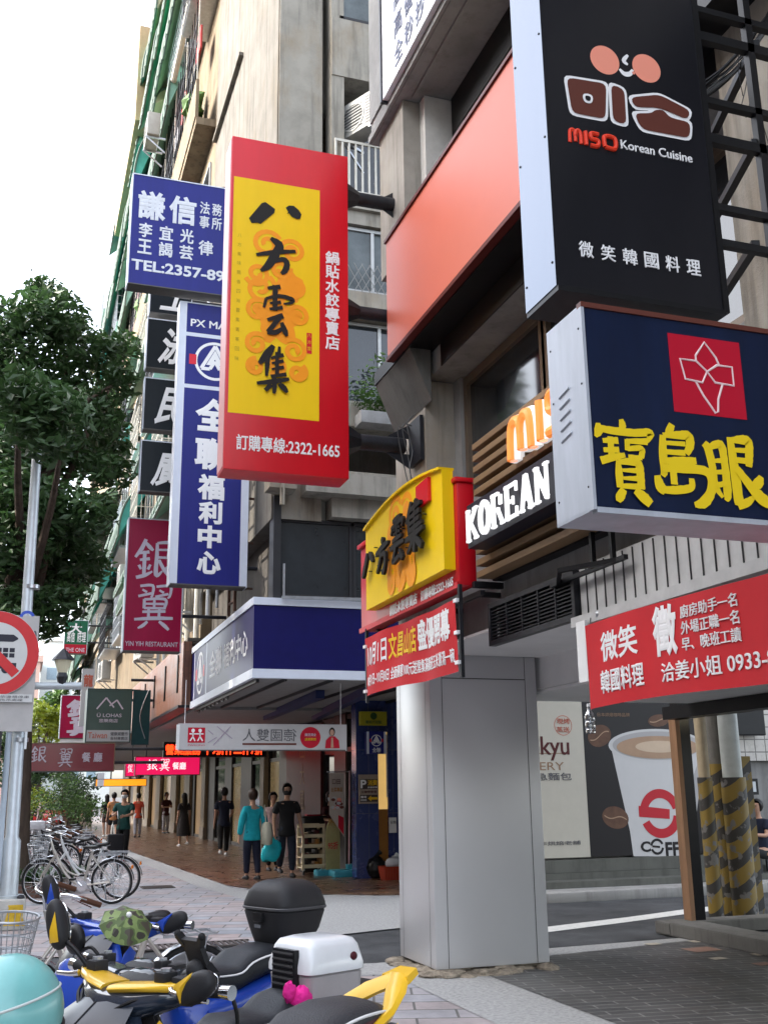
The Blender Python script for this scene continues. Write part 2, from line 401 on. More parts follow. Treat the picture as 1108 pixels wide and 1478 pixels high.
for k in range(26): b.box(.9 + k * .065, .93 + k * .065, 12.18, 12.55, .002, .018, GRATE)
b.box(.86, 2.6, 12.16, 12.2, .001, .016, GRATE); b.box(.86, 2.6, 12.53, 12.57, .001, .016, GRATE)
tag(b.build('drain_grate'), 'long narrow drain grate set across the end of the paved ramp', 'drain grate')
b = MB(); q0, q1 = PZ(204, 1282, 0), PZ(256, 1284, 0)
MANH = M('manhole_plate', (.075, .062, .055), .7, var=.25)
b.box(q0.x, q1.x + .02, q0.y - .25, q0.y + .3, .003, .012, MANH)
for k in range(8): b.box(q0.x + .03, q1.x - .01, q0.y - .22 + k * .062, q0.y - .19 + k * .062, .012, .016, MANH)
tag(b.build('manhole_cover'), 'rectangular brown manhole cover in the grey sidewalk paving', 'manhole cover')
# arcade floor pale inset tiles in the near arcade
INL = M('pale_inset_tile', (.42, .37, .30), .5, var=.15); INP = M('pink_inset_tile', (.30, .18, .14), .5, var=.15)
b = MB()
for (u, v, su, mm) in ((942, 1364, 24, INL), (1005, 1360, 24, INL), (1012, 1372, 52, INP), (1035, 1385, 26, INL), (1095, 1379, 24, INL), (1100, 1393, 30, INP), (885, 1352, 1, INL)):
    p = PZ(u, v, 0); w = su / 1540 * p.y / 2
    b.add([(p.x - w, p.y - w * .9, .012), (p.x + w, p.y - w * .75, .012), (p.x + w * 1.0, p.y + w * .9, .012), (p.x - w, p.y + w * .75, .012)], [(0, 1, 2, 3)], mm)
struct('arcade_floor_inlay', b)

# ------------------------------------------------------------------ opposite side of the street (behind the camera's left): shades the near pavement
OPW = stained('opposite_render', (.42, .33, .25), (.15, .12, .1)); OPB = stained('opposite_tile', (.30, .2, .15), (.1, .08, .07))
def opp(x1, y0, y1, h, mat, lab):
    t = thing('office_building', (x1 - 6, (y0 + y1) / 2, 0), lab, 'building')
    b = MB(); b.box(x1 - 12, x1, y0, y1, 0, h, mat); b.build('wall', t, 0)
    w = MB(); f = MB()
    z = 3.6
    while z < h - 1.5:
        y = y0 + 1.2
        while y < y1 - 2.2:
            w.box(x1 + .002, x1 + .02, y, y + 1.7, z, z + 1.5, GLASSD)
            f.box(x1, x1 + .12, y - .08, y + 1.78, z - .12, z - .003, WHITE)
            y += 2.6
        z += 3.1
    w.build('window', t, 0); f.build('sill', t, 0); r = MB(); r.box(x1 - 12.2, x1 + .25, y0 - .1, y1 + .1, h, h + .5, WHITE); r.build('parapet', t, 0)
opp(-21, -40, -8, 22, OPW, 'tan office block across the main road behind the scooters')
opp(-21, -7, 21, 28, OPB, 'brown tiled block across the main road facing the corner')
opp(-22, 22, 70, 20.5, OPW, 'lower cream block across the main road beyond the corner')

# ------------------------------------------------------------------ far end of the street
def tower(x0, x1, y, h, mat, lab, win):
    t = thing('tower_block', ((x0 + x1) / 2, y + 6, 0), lab, 'building')
    b = MB(); b.box(x0, x1, y, y + 12, 0, h, mat); b.build('wall', t, 0)
    w = MB(); z = 4
    while z < h - 2:
        x = x0 + .8
        while x < x1 - 1.5:
            w.box(x, x + 1.3, y - .06, y - .004, z, z + 1.6, win); x += 2.4
        z += 3.2
    w.build('window', t, 0)
    r = MB(); r.box(x0 - .3, x1 + .3, y - .3, y + 12.3, h, h + .8, mat); r.build('parapet', t, 0)
FARG = M('pale_far_render', (.55, .60, .58), .8); FARP = M('pink_far_tile', (.50, .34, .28), .8); FARW = M('white_far_render', (.70, .70, .66), .8)
FWIN = M('far_window', (.25, .33, .38), .3)
tower(2.0, 6.2, 150, 22, FARG, 'pale green office tower far down the street', FWIN)
tower(6.4, 13, 165, 27, FARW, 'white tower at the far end of the street', FWIN)
tower(-5, 1.8, 140, 18, FARP, 'pink tiled block beyond the street trees', FWIN)
# ------------------------------------------------------------------ corner building on the right
NB = thing('corner_building', (5.2, 5, 0), 'concrete corner building with a metal clad column and an open ground floor arcade', 'building')
CLAD = M('brushed_aluminium_cladding', (.55, .55, .56), .3, metal=.4, var=.02, scale=1.2)
SEAM = M('cladding_seam', (.05, .05, .05), .6, var=0)
RUBST = M('broken_mortar', (.24, .205, .16), .95, var=.5, scale=14, bump=.8, bscale=30)
cxa, cxb, cya, cyb = 3.66, 4.79, 9.46, 10.42
b = MB(); b.box(cxa, cxb, cya, cyb, .055, 2.98, CLAD, .012)
fy = FY(cxa, cya, 0); fx = FX(cxa, cyb, 0); W = cxb - cxa; D = cyb - cya
for x in (.125, W - .125): b.rect(fy, x - .003, .06, x + .003, 2.97, SEAM, .002)
b.rect(fy, .127, 2.645, W - .127, 2.653, SEAM, .003)
for x in (.12, D - .12): b.rect(fx, x - .003, .06, x + .003, 2.97, SEAM, .002)
col = b.build('column', NB, 25); tag(col, 'column clad in brushed aluminium')
b = MB()
for i in range(46):
    side = random.random()
    if side < .6: x, y = random.uniform(cxa - .05, cxb), cya + random.uniform(-.09, .1)
    else: x, y = cxa + random.uniform(-.09, .1), random.uniform(cya, cyb)
    s_ = random.uniform(.05, .13)
    b.ell((x, y, random.uniform(-.01, .03)), (s_ * 1.3, s_, random.uniform(.025, .045)), RUBST, 8, 5, rot=Matrix.Rotation(random.uniform(0, 3), 3, 'Z'), wob=.12)
b.box(cxa + .05, cxb - .04, cya + .06, cyb - .05, -.02, .053, RUBST)
b.build('column_footing', NB, 40)
# concrete frame: shaft, slab bands, soffits
CORB = stained('dark_corbel_concrete', (.13, .128, .12), (.05, .05, .045)); b = MB(); b.box(3.7, 4.6, 9.5, 10.42, 2.985, 5.71, CONC); b.build('concrete_column', NB, 0); b = MB(); b.box(3.52, 4.6, 9.5, 10.3, 7.2, 9.02, CONC)
b.build('concrete_column', NB, 0)
b = MB(); b.box(3.7, 4.3, 3.3, 4.52, 3.9, 9.0, CONC); b.build('concrete_column', NB, 0)
PALE = M('pale_plaster', (.58, .57, .54), .7, var=.1)
b = MB(); b.box(3.72, 4.12, 9.35, 9.496, 7.2, 9.02, PALE); b.build('window_reveal', NB, 0)
b = MB()
b.box(3.74, 11, -8, 10.42, 5.72, 6.12, CONCD); b.box(3.46, 3.739, -8, 10.42, 5.97, 6.118, BLACK); b.box(3.725, 3.738, -8, 9.1, 5.715, 5.966, BLACK)             # slab of the second floor; soffit shows, black strips paint the recess shade
b.box(3.62, 4.0, -8, 9.49, 6.125, 7.2, CONCD)
b.box(3.46, 11, -8, 10.42, 9.03, 9.3, CONCD); b.box(3.44, 3.9, -8, 10.42, 9.305, 14, CONCD)
b.box(3.42, 3.455, -8, 10.42, 9.035, 9.12, CONCD); b.box(3.6, 3.63, -8, 9.4, 9.0, 9.028, CONCD)
b.box(3.66, 4.0, -8, 9.45, 2.9, 3.25, CONCD)
b.box(4.61, 11, 9.52, 10.4, 3.0, 5.715, CONCD); b.box(4.61, 11, 9.52, 10.4, 6.125, 9.025, CONCD)
b.prism(Fr((0, 9.3, 0), (1, 0, 0), (0, 0, 1), (0, 1, 0)), [(3.47, 5.965), (3.695, 5.965), (3.695, 5.42)], 0, 1.1, CORB); b.box(4.02, 4.2, 9.33, 9.5, 3.26, 5.71, CONCD)
b.build('floor_slab', NB, 0)
# windows of the first and second floors, planes recessed behind the columns
WFR = M('bronze_window_frame', (.16, .12, .085), .4, metal=.3, var=.1)
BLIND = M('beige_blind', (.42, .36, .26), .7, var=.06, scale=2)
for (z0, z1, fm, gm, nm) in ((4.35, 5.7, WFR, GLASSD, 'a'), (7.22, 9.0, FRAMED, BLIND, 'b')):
    y = 9.3
    while y > 4.0:
        f = MB()
        for yy in (y, y - 1.7): f.box(4.06, 4.16, yy - .05, yy + .05, z0, z1, fm)
        for zz in (z0 + .04, z1 - .05): f.box(4.06, 4.16, y - 1.65, y - .05, zz - .045, zz + .045, fm)
        w = f.build('window', NB, 0)
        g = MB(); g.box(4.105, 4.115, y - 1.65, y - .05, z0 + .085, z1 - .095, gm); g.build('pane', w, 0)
        y -= 1.75
b = MB(); b.box(4.0, 4.2, -8, 9.45, 3.255, 4.345, CONCD); b.box(4.17, 4.25, -8, 9.45, 4.35, 5.715, CONCD); b.box(4.17, 4.25, -8, 9.45, 6.125, 9.02, CONCD)
b.build('wall', NB, 0)
DKFR = M('black_window_track', (.012, .012, .013), .5)
b = MB(); b.box(4.02, 4.055, -8, 9.3, 8.55, 9.0, DKFR); b.box(4.02, 4.055, 9.0, 9.3, 7.22, 8.545, DKFR); b.build('shutter_box', NB, 0)
# arcade ceiling and soffits
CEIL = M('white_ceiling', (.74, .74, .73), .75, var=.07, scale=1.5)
b = MB(); b.box(4.86, 12, -8, 10.42, 2.53, 2.56, CEIL); b.box(4.85, 4.90, -8, 10.42, 2.565, 3.0, CEIL); b.box(3.6, 4.85, -8, 9.44, 2.87, 2.895, CEIL)
b.build('arcade_ceiling', NB, 0)
SOF = M('grey_strip_panel', (.46, .46, .45), .6, var=.12)
b = MB(); b.box(3.56, 3.6, 3.2, 6.3, 2.73, 3.08, SOF)
for k in range(26): b.box(3.55, 3.5605, 3.25 + k * .118, 3.2535 + k * .118, 2.74, 3.07, SEAM)
b.box(3.5, 3.57, 3.2, 6.35, 2.66, 2.728, SOF)
b.build('strip_panel_fascia', NB, 0)
# vent
b = MB(); b.box(3.52, 3.58, 6.32, 7.75, 2.72, 2.76, DMET); b.box(3.52, 3.58, 6.32, 7.75, 3.02, 3.06, DMET); b.box(3.52, 3.58, 6.32, 6.36, 2.76, 3.02, DMET); b.box(3.52, 3.58, 7.71, 7.75, 2.76, 3.02, DMET)
b.box(3.6, 3.62, 6.36, 7.71, 2.76, 3.02, BLACK)
for k in range(9): b.box(3.53, 3.57, 6.36, 7.71, 2.775 + k * .027, 2.783 + k * .027, DMET)
for k in range(4): b.box(3.525, 3.575, 6.6 + k * .27, 6.615 + k * .27, 2.76, 3.02, DMET)
tag(b.build('ventilation_grille', NB, 0), None)
# shop glazing under the arcade: an end post, top beam, low granite sill, clear glass
GT = thing('doorway_frame', (7.4, 9.5, 0), 'black post and beam with light wood trim standing on a granite sill under the arcade', 'door frame')
POST = M('black_gloss_post', (.012, .012, .013), .18, var=0); WOOD = M('light_wood_trim', (.26, .145, .08), .5, var=.2, scale=4, stretch=(4, 4, .4))
CLR = glass('clear_glass', (.93, .95, .95), .0, -.1); SILLM = stained('dark_granite_sill', (.15, .145, .135), (.05, .05, .045))
b = MB(); b.box(7.42, 7.56, 10.98, 11.1, .12, 2.545, POST); b.build('post', GT, 0)
b = MB(); b.box(7.36, 7.418, 10.97, 11.11, .12, 2.545, WOOD); b.build('post_trim', GT, 0)
b = MB(); b.box(7.18, 7.4, 4, 10.95, 2.38, 2.525, BLACK); b.box(7.4, 14, 10.96, 11.12, 2.55, 2.66, BLACK); b.build('top_beam', GT, 0)
b = MB(); b.box(7.02, 7.42, 4, 10.9, .0, .15, SILLM, .02); b.box(7.02, 14, 10.905, 11.2, .0, .14, SILLM, .02); b.build('sill', GT, 0)
LAMPM = M('ceiling_lamp_glow', (.9, .85, .7), .5, var=0, emit=(1, .88, .6), es=3)
b = MB(); b.box(8.0, 8.9, 9.2, 9.5, 2.49, 2.525, LAMPM); t = tag(b.build('ceiling_light', None, 0), 'flat glowing ceiling light inside the shop by the glazing', 'ceiling light')

# ------------------------------------------------------------------ signs on the corner building
# plain orange-red fascia
SALM = M('orange_red_acrylic', (.64, .165, .11), .45, var=.03, scale=1)
SEDGE = M('dark_red_edge', (.10, .012, .01), .5, var=0)
t = thing('fascia_panel', (3.4, 6.5, 6.0), 'plain glossy orange red fascia panel along the second floor', 'sign panel')
b = MB(); b.box(3.39, 3.45, 5.0, 9.75, 6.03, 7.36, SALM); b.build('panel', t, 0)
b = MB(); b.box(3.37, 3.46, 4.98, 9.77, 7.363, 7.40, SEDGE); b.box(3.38, 3.46, 4.98, 9.77, 5.985, 6.027, SEDGE); b.build('edge_trim', t, 0)
# white sign, top
WACR = M('white_acrylic', (.78, .80, .84), .3, var=0); GLET = M('grey_blue_lettering', (.09, .105, .18), .5, var=0)
t = thing('white_fascia_sign', (3.42, 8, 9.05), 'white fascia sign with grey blue characters above the orange red panel', 'sign')
b = MB(); b.box(3.36, 3.418, 3.0, 9.7, 9.125, 11.6, WACR)
fr = FX(3.36, 9.7, 9.125)
for i, st in enumerate(('高優', '高檔', '全飛')):
    pass
for col_, st in enumerate(('全高高', '秒優檔', '抄飛日')):
    for i, ch in enumerate(st):
        b.text(ch, fr, .42 + col_ * .33, .10 + i * .36 + col_ * .0, .42 + col_ * .33 + .26, .10 + i * .36 + .28, GLET, bold=.012)
b.build('face', t, 0)
b = MB(); b.box(3.34, 3.43, 9.703, 9.74, 9.1, 11.6, DMET); b.build('end_cap', t, 0)

# wood slat sign
SLW = M('wood_slat', (.20, .125, .065), .5, var=.22, scale=5, stretch=(1, .25, 3)); 
t = thing('wood_slat_sign', (3.45, 6, 3.25), 'wooden slat fascia with lit white KOREAN lettering and orange logo letters', 'sign')
b = MB(); b.box(3.56, 3.655, 5.2, 7.72, 3.25, 4.44, BLACK); b.build('backing', t, 0)
b = MB()
for k in range(12):
    z = 3.262 + k * .099
    b.box(3.415, 3.555, 5.2, 7.71, z, z + .052, SLW, .004)
b.build('slats', t, 0)
LITW = M('lit_white_letter', (.9, .9, .92), .4, var=0, emit=(1, 1, 1), es=.25); LITO = M('lit_orange_letter', (.9, .3, .08), .4, var=0, emit=(1, .28, .05), es=.2)
NAVB = M('dark_letter_board', (.012, .012, .022), .4, var=0)
fr = FX(3.36, 7.72, 3.25)
b = MB(); b.box(3.255, 3.412, 5.2, 7.49, 3.45, 3.80, NAVB); b.build('letter_board', t, 0)
def slab_word(b, fr, x0, y0, cw, ch, mat, th):
    """heavy slab-serif capitals K O R E A N"""
    L = {'K': [((.12, 0), (.12, 1), .16), ((.2, .45), (.85, .97), .12), ((.35, .55), (.88, .03), .14), ((0, .04), (.3, .04), .08), ((0, .96), (.3, .96), .08), ((.62, .96), (1, .96), .08), ((.66, .04), (1, .04), .08)],
         'R': [((.14, 0), (.14, 1), .16), ((0, .04), (.32, .04), .08), ((0, .955), (.6, .955), .09), ((.2, .5), (.6, .5), .09), ((.74, .6), (.74, .88), .17), ((.5, .5), (.85, .04), .15), ((.7, .04), (1, .04), .08)],
         'E': [((.14, 0), (.14, 1), .16), ((0, .05), (.9, .05), .1), ((0, .95), (.9, .95), .1), ((.2, .5), (.62, .5), .09), ((.88, .0), (.88, .28), .09), ((.88, .72), (.88, 1), .09), ((.62, .38), (.62, .62), .08)],
         'A': [((.14, .0), (.46, 1), .10), ((.5, 1), (.82, 0), .18), ((.25, .33), (.75, .33), .09), ((0, .04), (.3, .04), .08), ((.64, .04), (1, .04), .08)],
         'N': [((.16, 0), (.16, 1), .11), ((.14, .95), (.84, .05), .19), ((.84, 0), (.84, 1), .11), ((0, .04), (.34, .04), .08), ((0, .96), (.3, .96), .08), ((.66, .96), (1, .96), .08)]}
    for i, c in enumerate('KOREAN'):
        x = x0 + i * cw * 1.12
        if c == 'O':
            vs = []
            for k in range(33):
                a = 2 * math.pi * k / 32
                for (rx, ry, z) in ((.48, .52, 0), (.26, .38, 0), (.48, .52, th), (.26, .38, th)): vs.append(fr.p(x + cw * (.48 + rx * math.cos(a)), y0 + ch * (.5 + ry * math.sin(a)), z))
            fs = []
            for k in range(32):
                a0, a1 = 4 * k, 4 * k + 4; fs += [(a0 + 2, a0 + 3, a1 + 3, a1 + 2), (a0, a0 + 2, a1 + 2, a1), (a0 + 1, a1 + 1, a1 + 3, a0 + 3)]
            b.add(vs, fs, mat); continue
        for j, (p, q, w) in enumerate(L[c]):
            P0 = fr.p(x + p[0] * cw, y0 + p[1] * ch, th / 2); P1 = fr.p(x + q[0] * cw, y0 + q[1] * ch, th / 2)
            b.bar(P0, P1, w * cw, th - .0012 * j, mat, up=fr.n)
b = MB(); slab_word(b, FX(3.245, 7.45, 3.25), .0, .235, .212, .26, LITW, .024); b.build('lettering', t, 0)
OWH = M('white_letter_rim', (.85, .85, .85), .4, var=0, emit=(1, 1, 1), es=.15)
b = MB()
fo = FX(3.41, 7.72, 3.25)
def miso(b, fr, x0, y0, s, mat, r, z, th, sy=None):
    """rounded logo letters m i s o"""
    st = [[(.05, .0), (.06, .45), (.1, .72), (.22, .8), (.34, .72), (.38, .45), (.38, .1)], [(.38, .45), (.42, .7), (.54, .8), (.66, .72), (.7, .45), (.71, .0)], [(1.0, 0), (1.0, .82)],
          [(1.75, .78), (1.35, .78), (1.28, .6), (1.36, .44), (1.66, .42), (1.74, .24), (1.62, .04), (1.24, .04)], [(2.1, .1), (2.1, .72), (2.7, .72), (2.7, .1), (2.1, .1)]]
    for i, pts in enumerate(st):
        b.tube([fr.p(x0 + x * s, y0 + y * (sy or s), z + .002 * i) for x, y in catmull(pts, 5)], r, mat, n=8)
miso(b, fo, .86, .74, .52, OWH, .060, .015, 0, .36); b.build('logo_rim', t, 40)
b = MB(); miso(b, fo, .86, .74, .52, LITO, .042, .055, 0, .36); b.build('logo', t, 40)
b = MB()                                                        # little steel bracket hanging below it
for (p, q) in (((3.5, 6.0, 3.0), (3.5, 6.0, 3.25)), ((3.5, 5.75, 3.0), (3.5, 5.75, 3.25)), ((3.5, 5.6, 3.0), (3.5, 6.6, 3.0)), ((3.3, 6.1, 3.0), (3.5, 6.5, 3.0)), ((3.3, 6.1, 3.0), (3.5, 5.7, 3.0))): b.bar(p, q, .03, .03, BLACK)
b.build('bracket', t, 0)

# brush characters for the dumpling shop
BA = [[(.44, .98, .03), (.40, .80, .075), (.24, .50, .075), (.08, .26, .085), (.0, .12, .04)], [(.66, .96, .02), (.74, .86, .06), (.88, .68, .075), (1.0, .52, .03)]]
FANG = [[(.48, 1.0, .04), (.54, .92, .07), (.56, .84, .04)], [(.0, .62, .035), (.3, .68, .06), (.7, .76, .06), (1.0, .78, .03)],
        [(.44, .70, .05), (.36, .45, .055), (.22, .22, .045), (.08, .10, .03)], [(.38, .50, .03), (.66, .54, .05), (.74, .46, .055), (.70, .22, .06), (.58, .02, .06), (.46, .10, .015)]]
YUN = [[(.22, .95, .035), (.5, .98, .045), (.74, .99, .03)], [(.14, .86, .04), (.16, .76, .04), (.08, .68, .03)], [(.14, .82, .03), (.5, .86, .04), (.88, .88, .045), (.82, .72, .02)],
       [(.50, .96, .04), (.49, .8, .05), (.47, .6, .04)], [(.28, .76, .025), (.38, .73, .025)], [(.27, .66, .025), (.38, .63, .025)], [(.60, .77, .025), (.7, .74, .025)], [(.6, .67, .025), (.72, .63, .025)],
       [(.2, .50, .035), (.5, .53, .045), (.82, .53, .03)], [(.05, .36, .04), (.5, .39, .05), (.98, .38, .03)], [(.42, .36, .05), (.3, .18, .05), (.22, .05, .05), (.5, .08, .045), (.76, .12, .035)], [(.66, .24, .03), (.78, .12, .055), (.86, .0, .05)]]
JI = [[(.34, 1.0, .045), (.22, .8, .06), (.04, .62, .02)], [(.2, .80, .05), (.2, .6, .06), (.2, .36, .04)], [(.56, 1.0, .03), (.60, .9, .055)], [(.22, .82, .03), (.55, .86, .045), (.86, .88, .03)],
      [(.24, .68, .03), (.8, .73, .04)], [(.24, .55, .03), (.8, .59, .04)], [(.22, .42, .035), (.55, .44, .045), (.94, .46, .03)], [(.55, .88, .035), (.54, .6, .04), (.53, .42, .035)],
      [(.0, .27, .04), (.4, .29, .055), (1.0, .34, .035)], [(.52, .42, .05), (.51, .2, .065), (.50, -.06, .045)], [(.46, .24, .04), (.3, .1, .05), (.12, -.02, .02)], [(.56, .24, .035), (.74, .1, .06), (.92, -.02, .05)]]
CLOUD_O = M('orange_cloud_print', (.90, .33, .012), .4, var=0)
def cloud(b, fr, x0, y0, w, h, mat, z):
    """orange scroll clouds with a solid heart"""
    nz = [z]
    def spiral(cx, cy, r, s, turns=1.5, a0=0, wd=.042):
        pts = [(cx + r * (1 - t * .8) * math.cos(a0 + s * t * turns * 6.28) * w, cy + r * (1 - t * .8) * math.sin(a0 + s * t * turns * 6.28) * w) for t in [i / 26 for i in range(27)]]
        L = []
        for i in range(27):
            a, c = pts[max(i - 1, 0)], pts[min(i + 1, 26)]; d = math.hypot(c[0] - a[0], c[1] - a[1]) or 1
            nx, ny = -(c[1] - a[1]) / d * wd * w, (c[0] - a[0]) / d * wd * w
            L += [fr.p(x0 + pts[i][0] + nx, y0 + pts[i][1] + ny, nz[0]), fr.p(x0 + pts[i][0] - nx, y0 + pts[i][1] - ny, nz[0])]
        nz[0] += .0004; b.add(L, [(2 * i, 2 * i + 1, 2 * i + 3, 2 * i + 2) for i in range(26)], mat)
    k = h / w
    for (cx, cy, r, s, a0) in ((.3, .95, .26, 1, .5), (.75, .92, .22, -1, 2.6), (.14, .72, .22, 1, 3.6), (.2, .62, .28, -1, 1.), (.8, .66, .24, 1, 2.), (.55, .78, .18, -1, .2), (.16, .46, .2, 1, 1.), (.86, .45, .2, -1, 3.), (.15, .22, .2, 1, .7), (.8, .2, .22, -1, 2.2), (.14, .06, .15, 1, 1.5), (.86, .05, .16, -1, 1.), (.5, .08, .16, 1, 4.)):
        spiral(cx * w, cy * h, r, s, a0=a0)
    n = 26; pts = []
    for i in range(n):
        a = 2 * math.pi * i / n; r = .36 * (1 + .16 * math.sin(5 * a) + .1 * math.sin(9 * a + 1))
        pts.append((x0 + (.52 + r * math.cos(a)) * w, y0 + .40 * h + r * 1.15 * math.sin(a) * w))
    b.flat(fr, pts, mat, z - .0006); b.flat(fr, [(x0 + (.70 + .24 * math.cos(a) * (1 + .15 * math.sin(4 * a))) * w, y0 + .66 * h + .30 * math.sin(a) * (1 + .15 * math.sin(5 * a)) * w) for a in [2 * math.pi * i / 26 for i in range(26)]], mat, z - .001)
RED = M('red_acrylic', (.60, .006, .016), .32, var=.07, scale=4, stretch=(1, 1, .2), spec=.4); YEL = M('yellow_acrylic', (.86, .58, .005), .38, var=.04, scale=4, stretch=(1, 1, .2))
PINKS = M('pink_lit_side', (.72, .38, .38), .35, var=.03); GREYT = M('small_grey_print', (.42, .33, .02), .5, var=0)
# tall projecting sign
x0, x1, z0, z1 = 1.675, 2.945, 4.64, 8.32; Y = 9.7
t = thing('projecting_sign', (2.3, Y, z0), 'tall red and yellow projecting sign with black brush characters', 'sign', None)
b = MB(); b.box(x0, x1, Y, Y + .34, z0, z1, RED, .012)
b.box(x0 - .006, x0 - .001, Y + .02, Y + .32, z0 + .03, z1 - .03, PINKS)  # pink of the light on the red side, put into its colour
fr = FY(x0, Y, z0); Wd, Ht = x1 - x0, z1 - z0
b.rect(fr, .03, .58, .955, 3.2, YEL, .002)
cloud(b, fr, .21, 1.0, .6, 1.55, CLOUD_O, .0045)
BIG = [[(280, 295, 10), (325, 330, 22), (345, 368, 10)], [(197, 390, 9), (300, 377, 14), (422, 372, 9)], [(325, 345, 18), (300, 400, 24), (262, 455, 20), (222, 482, 8)], [(300, 430, 9), (350, 418, 15), (372, 442, 16), (362, 480, 16), (340, 500, 9)],
       [(262, 582, 9), (335, 574, 13)], [(306, 566, 16), (304, 630, 13), (304, 712, 13)], [(254, 640, 9), (240, 694, 7)], [(252, 642, 8), (330, 628, 11), (402, 648, 12), (392, 668, 9), (352, 672, 5)], [(274, 668, 7), (338, 664, 10)], [(272, 702, 8), (348, 694, 11)], [(260, 764, 9), (350, 740, 16)], [(332, 745, 14), (292, 798, 13), (260, 832, 10)], [(258, 836, 11), (306, 836, 14), (348, 812, 9)], [(340, 780, 10), (360, 830, 15), (370, 858, 7)],
       [(294, 912, 12), (258, 962, 22), (213, 1014, 10)], [(262, 968, 13), (258, 1030, 12), (254, 1086, 7)], [(328, 918, 7), (326, 966, 11)], [(280, 984, 7), (352, 966, 11)], [(284, 1014, 6), (352, 1000, 10)], [(284, 1048, 6), (354, 1036, 10)], [(278, 1088, 8), (368, 1078, 11)], [(314, 950, 9), (314, 1090, 11)], [(198, 1128, 9), (290, 1119, 14), (384, 1104, 9)], [(294, 1088, 11), (300, 1140, 13), (296, 1188, 8)], [(280, 1136, 13), (246, 1170, 11)], [(326, 1132, 11), (352, 1156, 16), (372, 1182, 8)]]
def sgn(x, y): p = PY(320 + x * 190 / 754, 270 + y * 320 / 1270, Y); return p.x - x0, p.z - z0
kp = 190 / 754 * Y / 1560
b.strokes(fr, [[(*sgn(x, y), w_ * kp * 1.25) for x, y, w_ in st] for st in BIG], 0, 0, 1, 1, BLET, z=.012)
b.flat(fr, [sgn(*q_) for q_ in ((228, 94), (250, 88), (305, 128), (300, 150), (222, 213), (205, 206), (170, 208), (156, 180))], BLET, .008); b.flat(fr, [sgn(*q_) for q_ in ((366, 120), (384, 108), (412, 110), (440, 134), (456, 160), (448, 184), (430, 186), (400, 172), (384, 152), (372, 156), (380, 146))], BLET, .0085)
b.vtext('鍋貼水餃專賣店', fr, 1.095, 2.50, .155, .162, WLET, bold=.028)
b.text('訂購專線:2322-1665', fr, .12, .20, 1.17, .365, WLET, bold=.02)
for i, ch in enumerate('八方美味飄香四海雲集賓客回味'): b.text(ch, fr, .085, 2.50 - i * .105, .125, 2.545 - i * .105, GREYT, bold=0, z=.0035, th=.001)
b.rect(fr, .82, 1.30, .875, 1.53, RED, .004); b.vtext('八方雲', fr, .8475, 1.52, .04, .072, YEL, bold=.0, z=.005)
b.build('face', t, 25)
for (u, v, r_) in ((590, 300, .075), (585, 460, .07), (592, 645, .085)):
    p = PY(u, v, Y + .17); z = p.z
    a = MB(); a.tube([(x1, Y + .17, z), (3.60, Y + .17, z)], r_, DMET, 14)
    a.loft([[(x1 + .003 + dx, Y + .17 + s * math.cos(q), z + s * math.sin(q)) for q in [k * math.pi / 4 for k in range(8)]] for dx, s in ((0, r_ * 2.0), (.03, r_ * 1.9), (.16, r_ * 1.03))], DMET)
    if r_ != .07:
        a.obox((3.67, Y + .0, z), (.02, 0, 0), (0, .17, 0), (0, 0, .24), DMET)
        for s in (-1, 1): a.add([(3.4, Y + .17, z + s * r_), (3.65, Y + .17, z + s * r_), (3.65, Y + .17, z + s * .24), (3.4, Y + .18, z + s * r_), (3.65, Y + .18, z + s * r_), (3.65, Y + .18, z + s * .24)], [(0, 1, 2), (5, 4, 3), (0, 2, 5, 3)], DMET)
    else: a.tube([(3.60, Y + .17, z), (3.69, Y + .17, z)], r_ * 1.4, DMET, 12)
    a.build('bracket_arm', t, 30)
b = MB(); WIRE = M('grey_cable', (.10, .10, .10), .6, var=0)
for k in range(3): b.tube([(3.60, 9.6 + .04 * k, 5.35 - .1 * k), (3.50 - .03 * k, 9.5 + .06 * k, 5.2), (3.57, 9.55 + .1 * k, 4.95 - .1 * k), (3.52 + .04 * k, 9.5 + .05 * k, 4.7 - .12 * k), (3.62, 9.46, 4.45)], .006, WIRE, 5, sm=5)
tag(b.build('cable_bundle'), 'thin grey cables dangling from the lowest bracket beside the column', 'cables')

# dumpling shop's own fascia, facing the street
t = thing('shop_sign', (3.3, 9, 3.2), 'red and yellow shop sign with raised black brush characters under the tall red sign', 'sign')
b = MB(); X = 3.30
b.box(X, X + .16, 7.80, 10.47, 3.22, 4.1, RED, .02); b.box(X - .02, X + .17, 7.78, 8.02, 4.1, 4.14, RED, .01); b.box(X - .03, X + .18, 10.2, 10.5, 4.1, 4.15, RED, .01)
b.box(X - .02, X - .001, 7.80, 10.47, 3.2, 3.25, RED)
b.build('back_board', t, 25)
b = MB(); fr = FX(X - .003, 9.96, 3.36); Wd = 2.1
top = [(Wd * (1 - i / 14), .70 + .24 * math.sin(math.pi * (.16 + .62 * (1 - i / 14)))) for i in range(15)]
b.prism(fr, [(0, 0), (Wd, .0)] + top, 0, .10, YEL)
cap = [fr.p(x, y, 0) for x, y in top]
for i in range(14):
    b.bar(fr.p(top[i][0], top[i][1] + .012, .06), fr.p(top[i + 1][0], top[i + 1][1] + .012, .06), .14, .022, YEL, up=(0, 0, 1))
f2 = FX(X - .104, 9.96, 3.36); cloud(b, f2, .70, .08, .72, .70, CLOUD_O, .003)
b.prism(f2, [(1.55, .64), (1.85, .65), (1.85, .86), (1.55, .85)], 0, .03, RED)
b.build('panel', t, 25)
b = MB(); f3 = FX(X - .14, 9.96, 3.36)
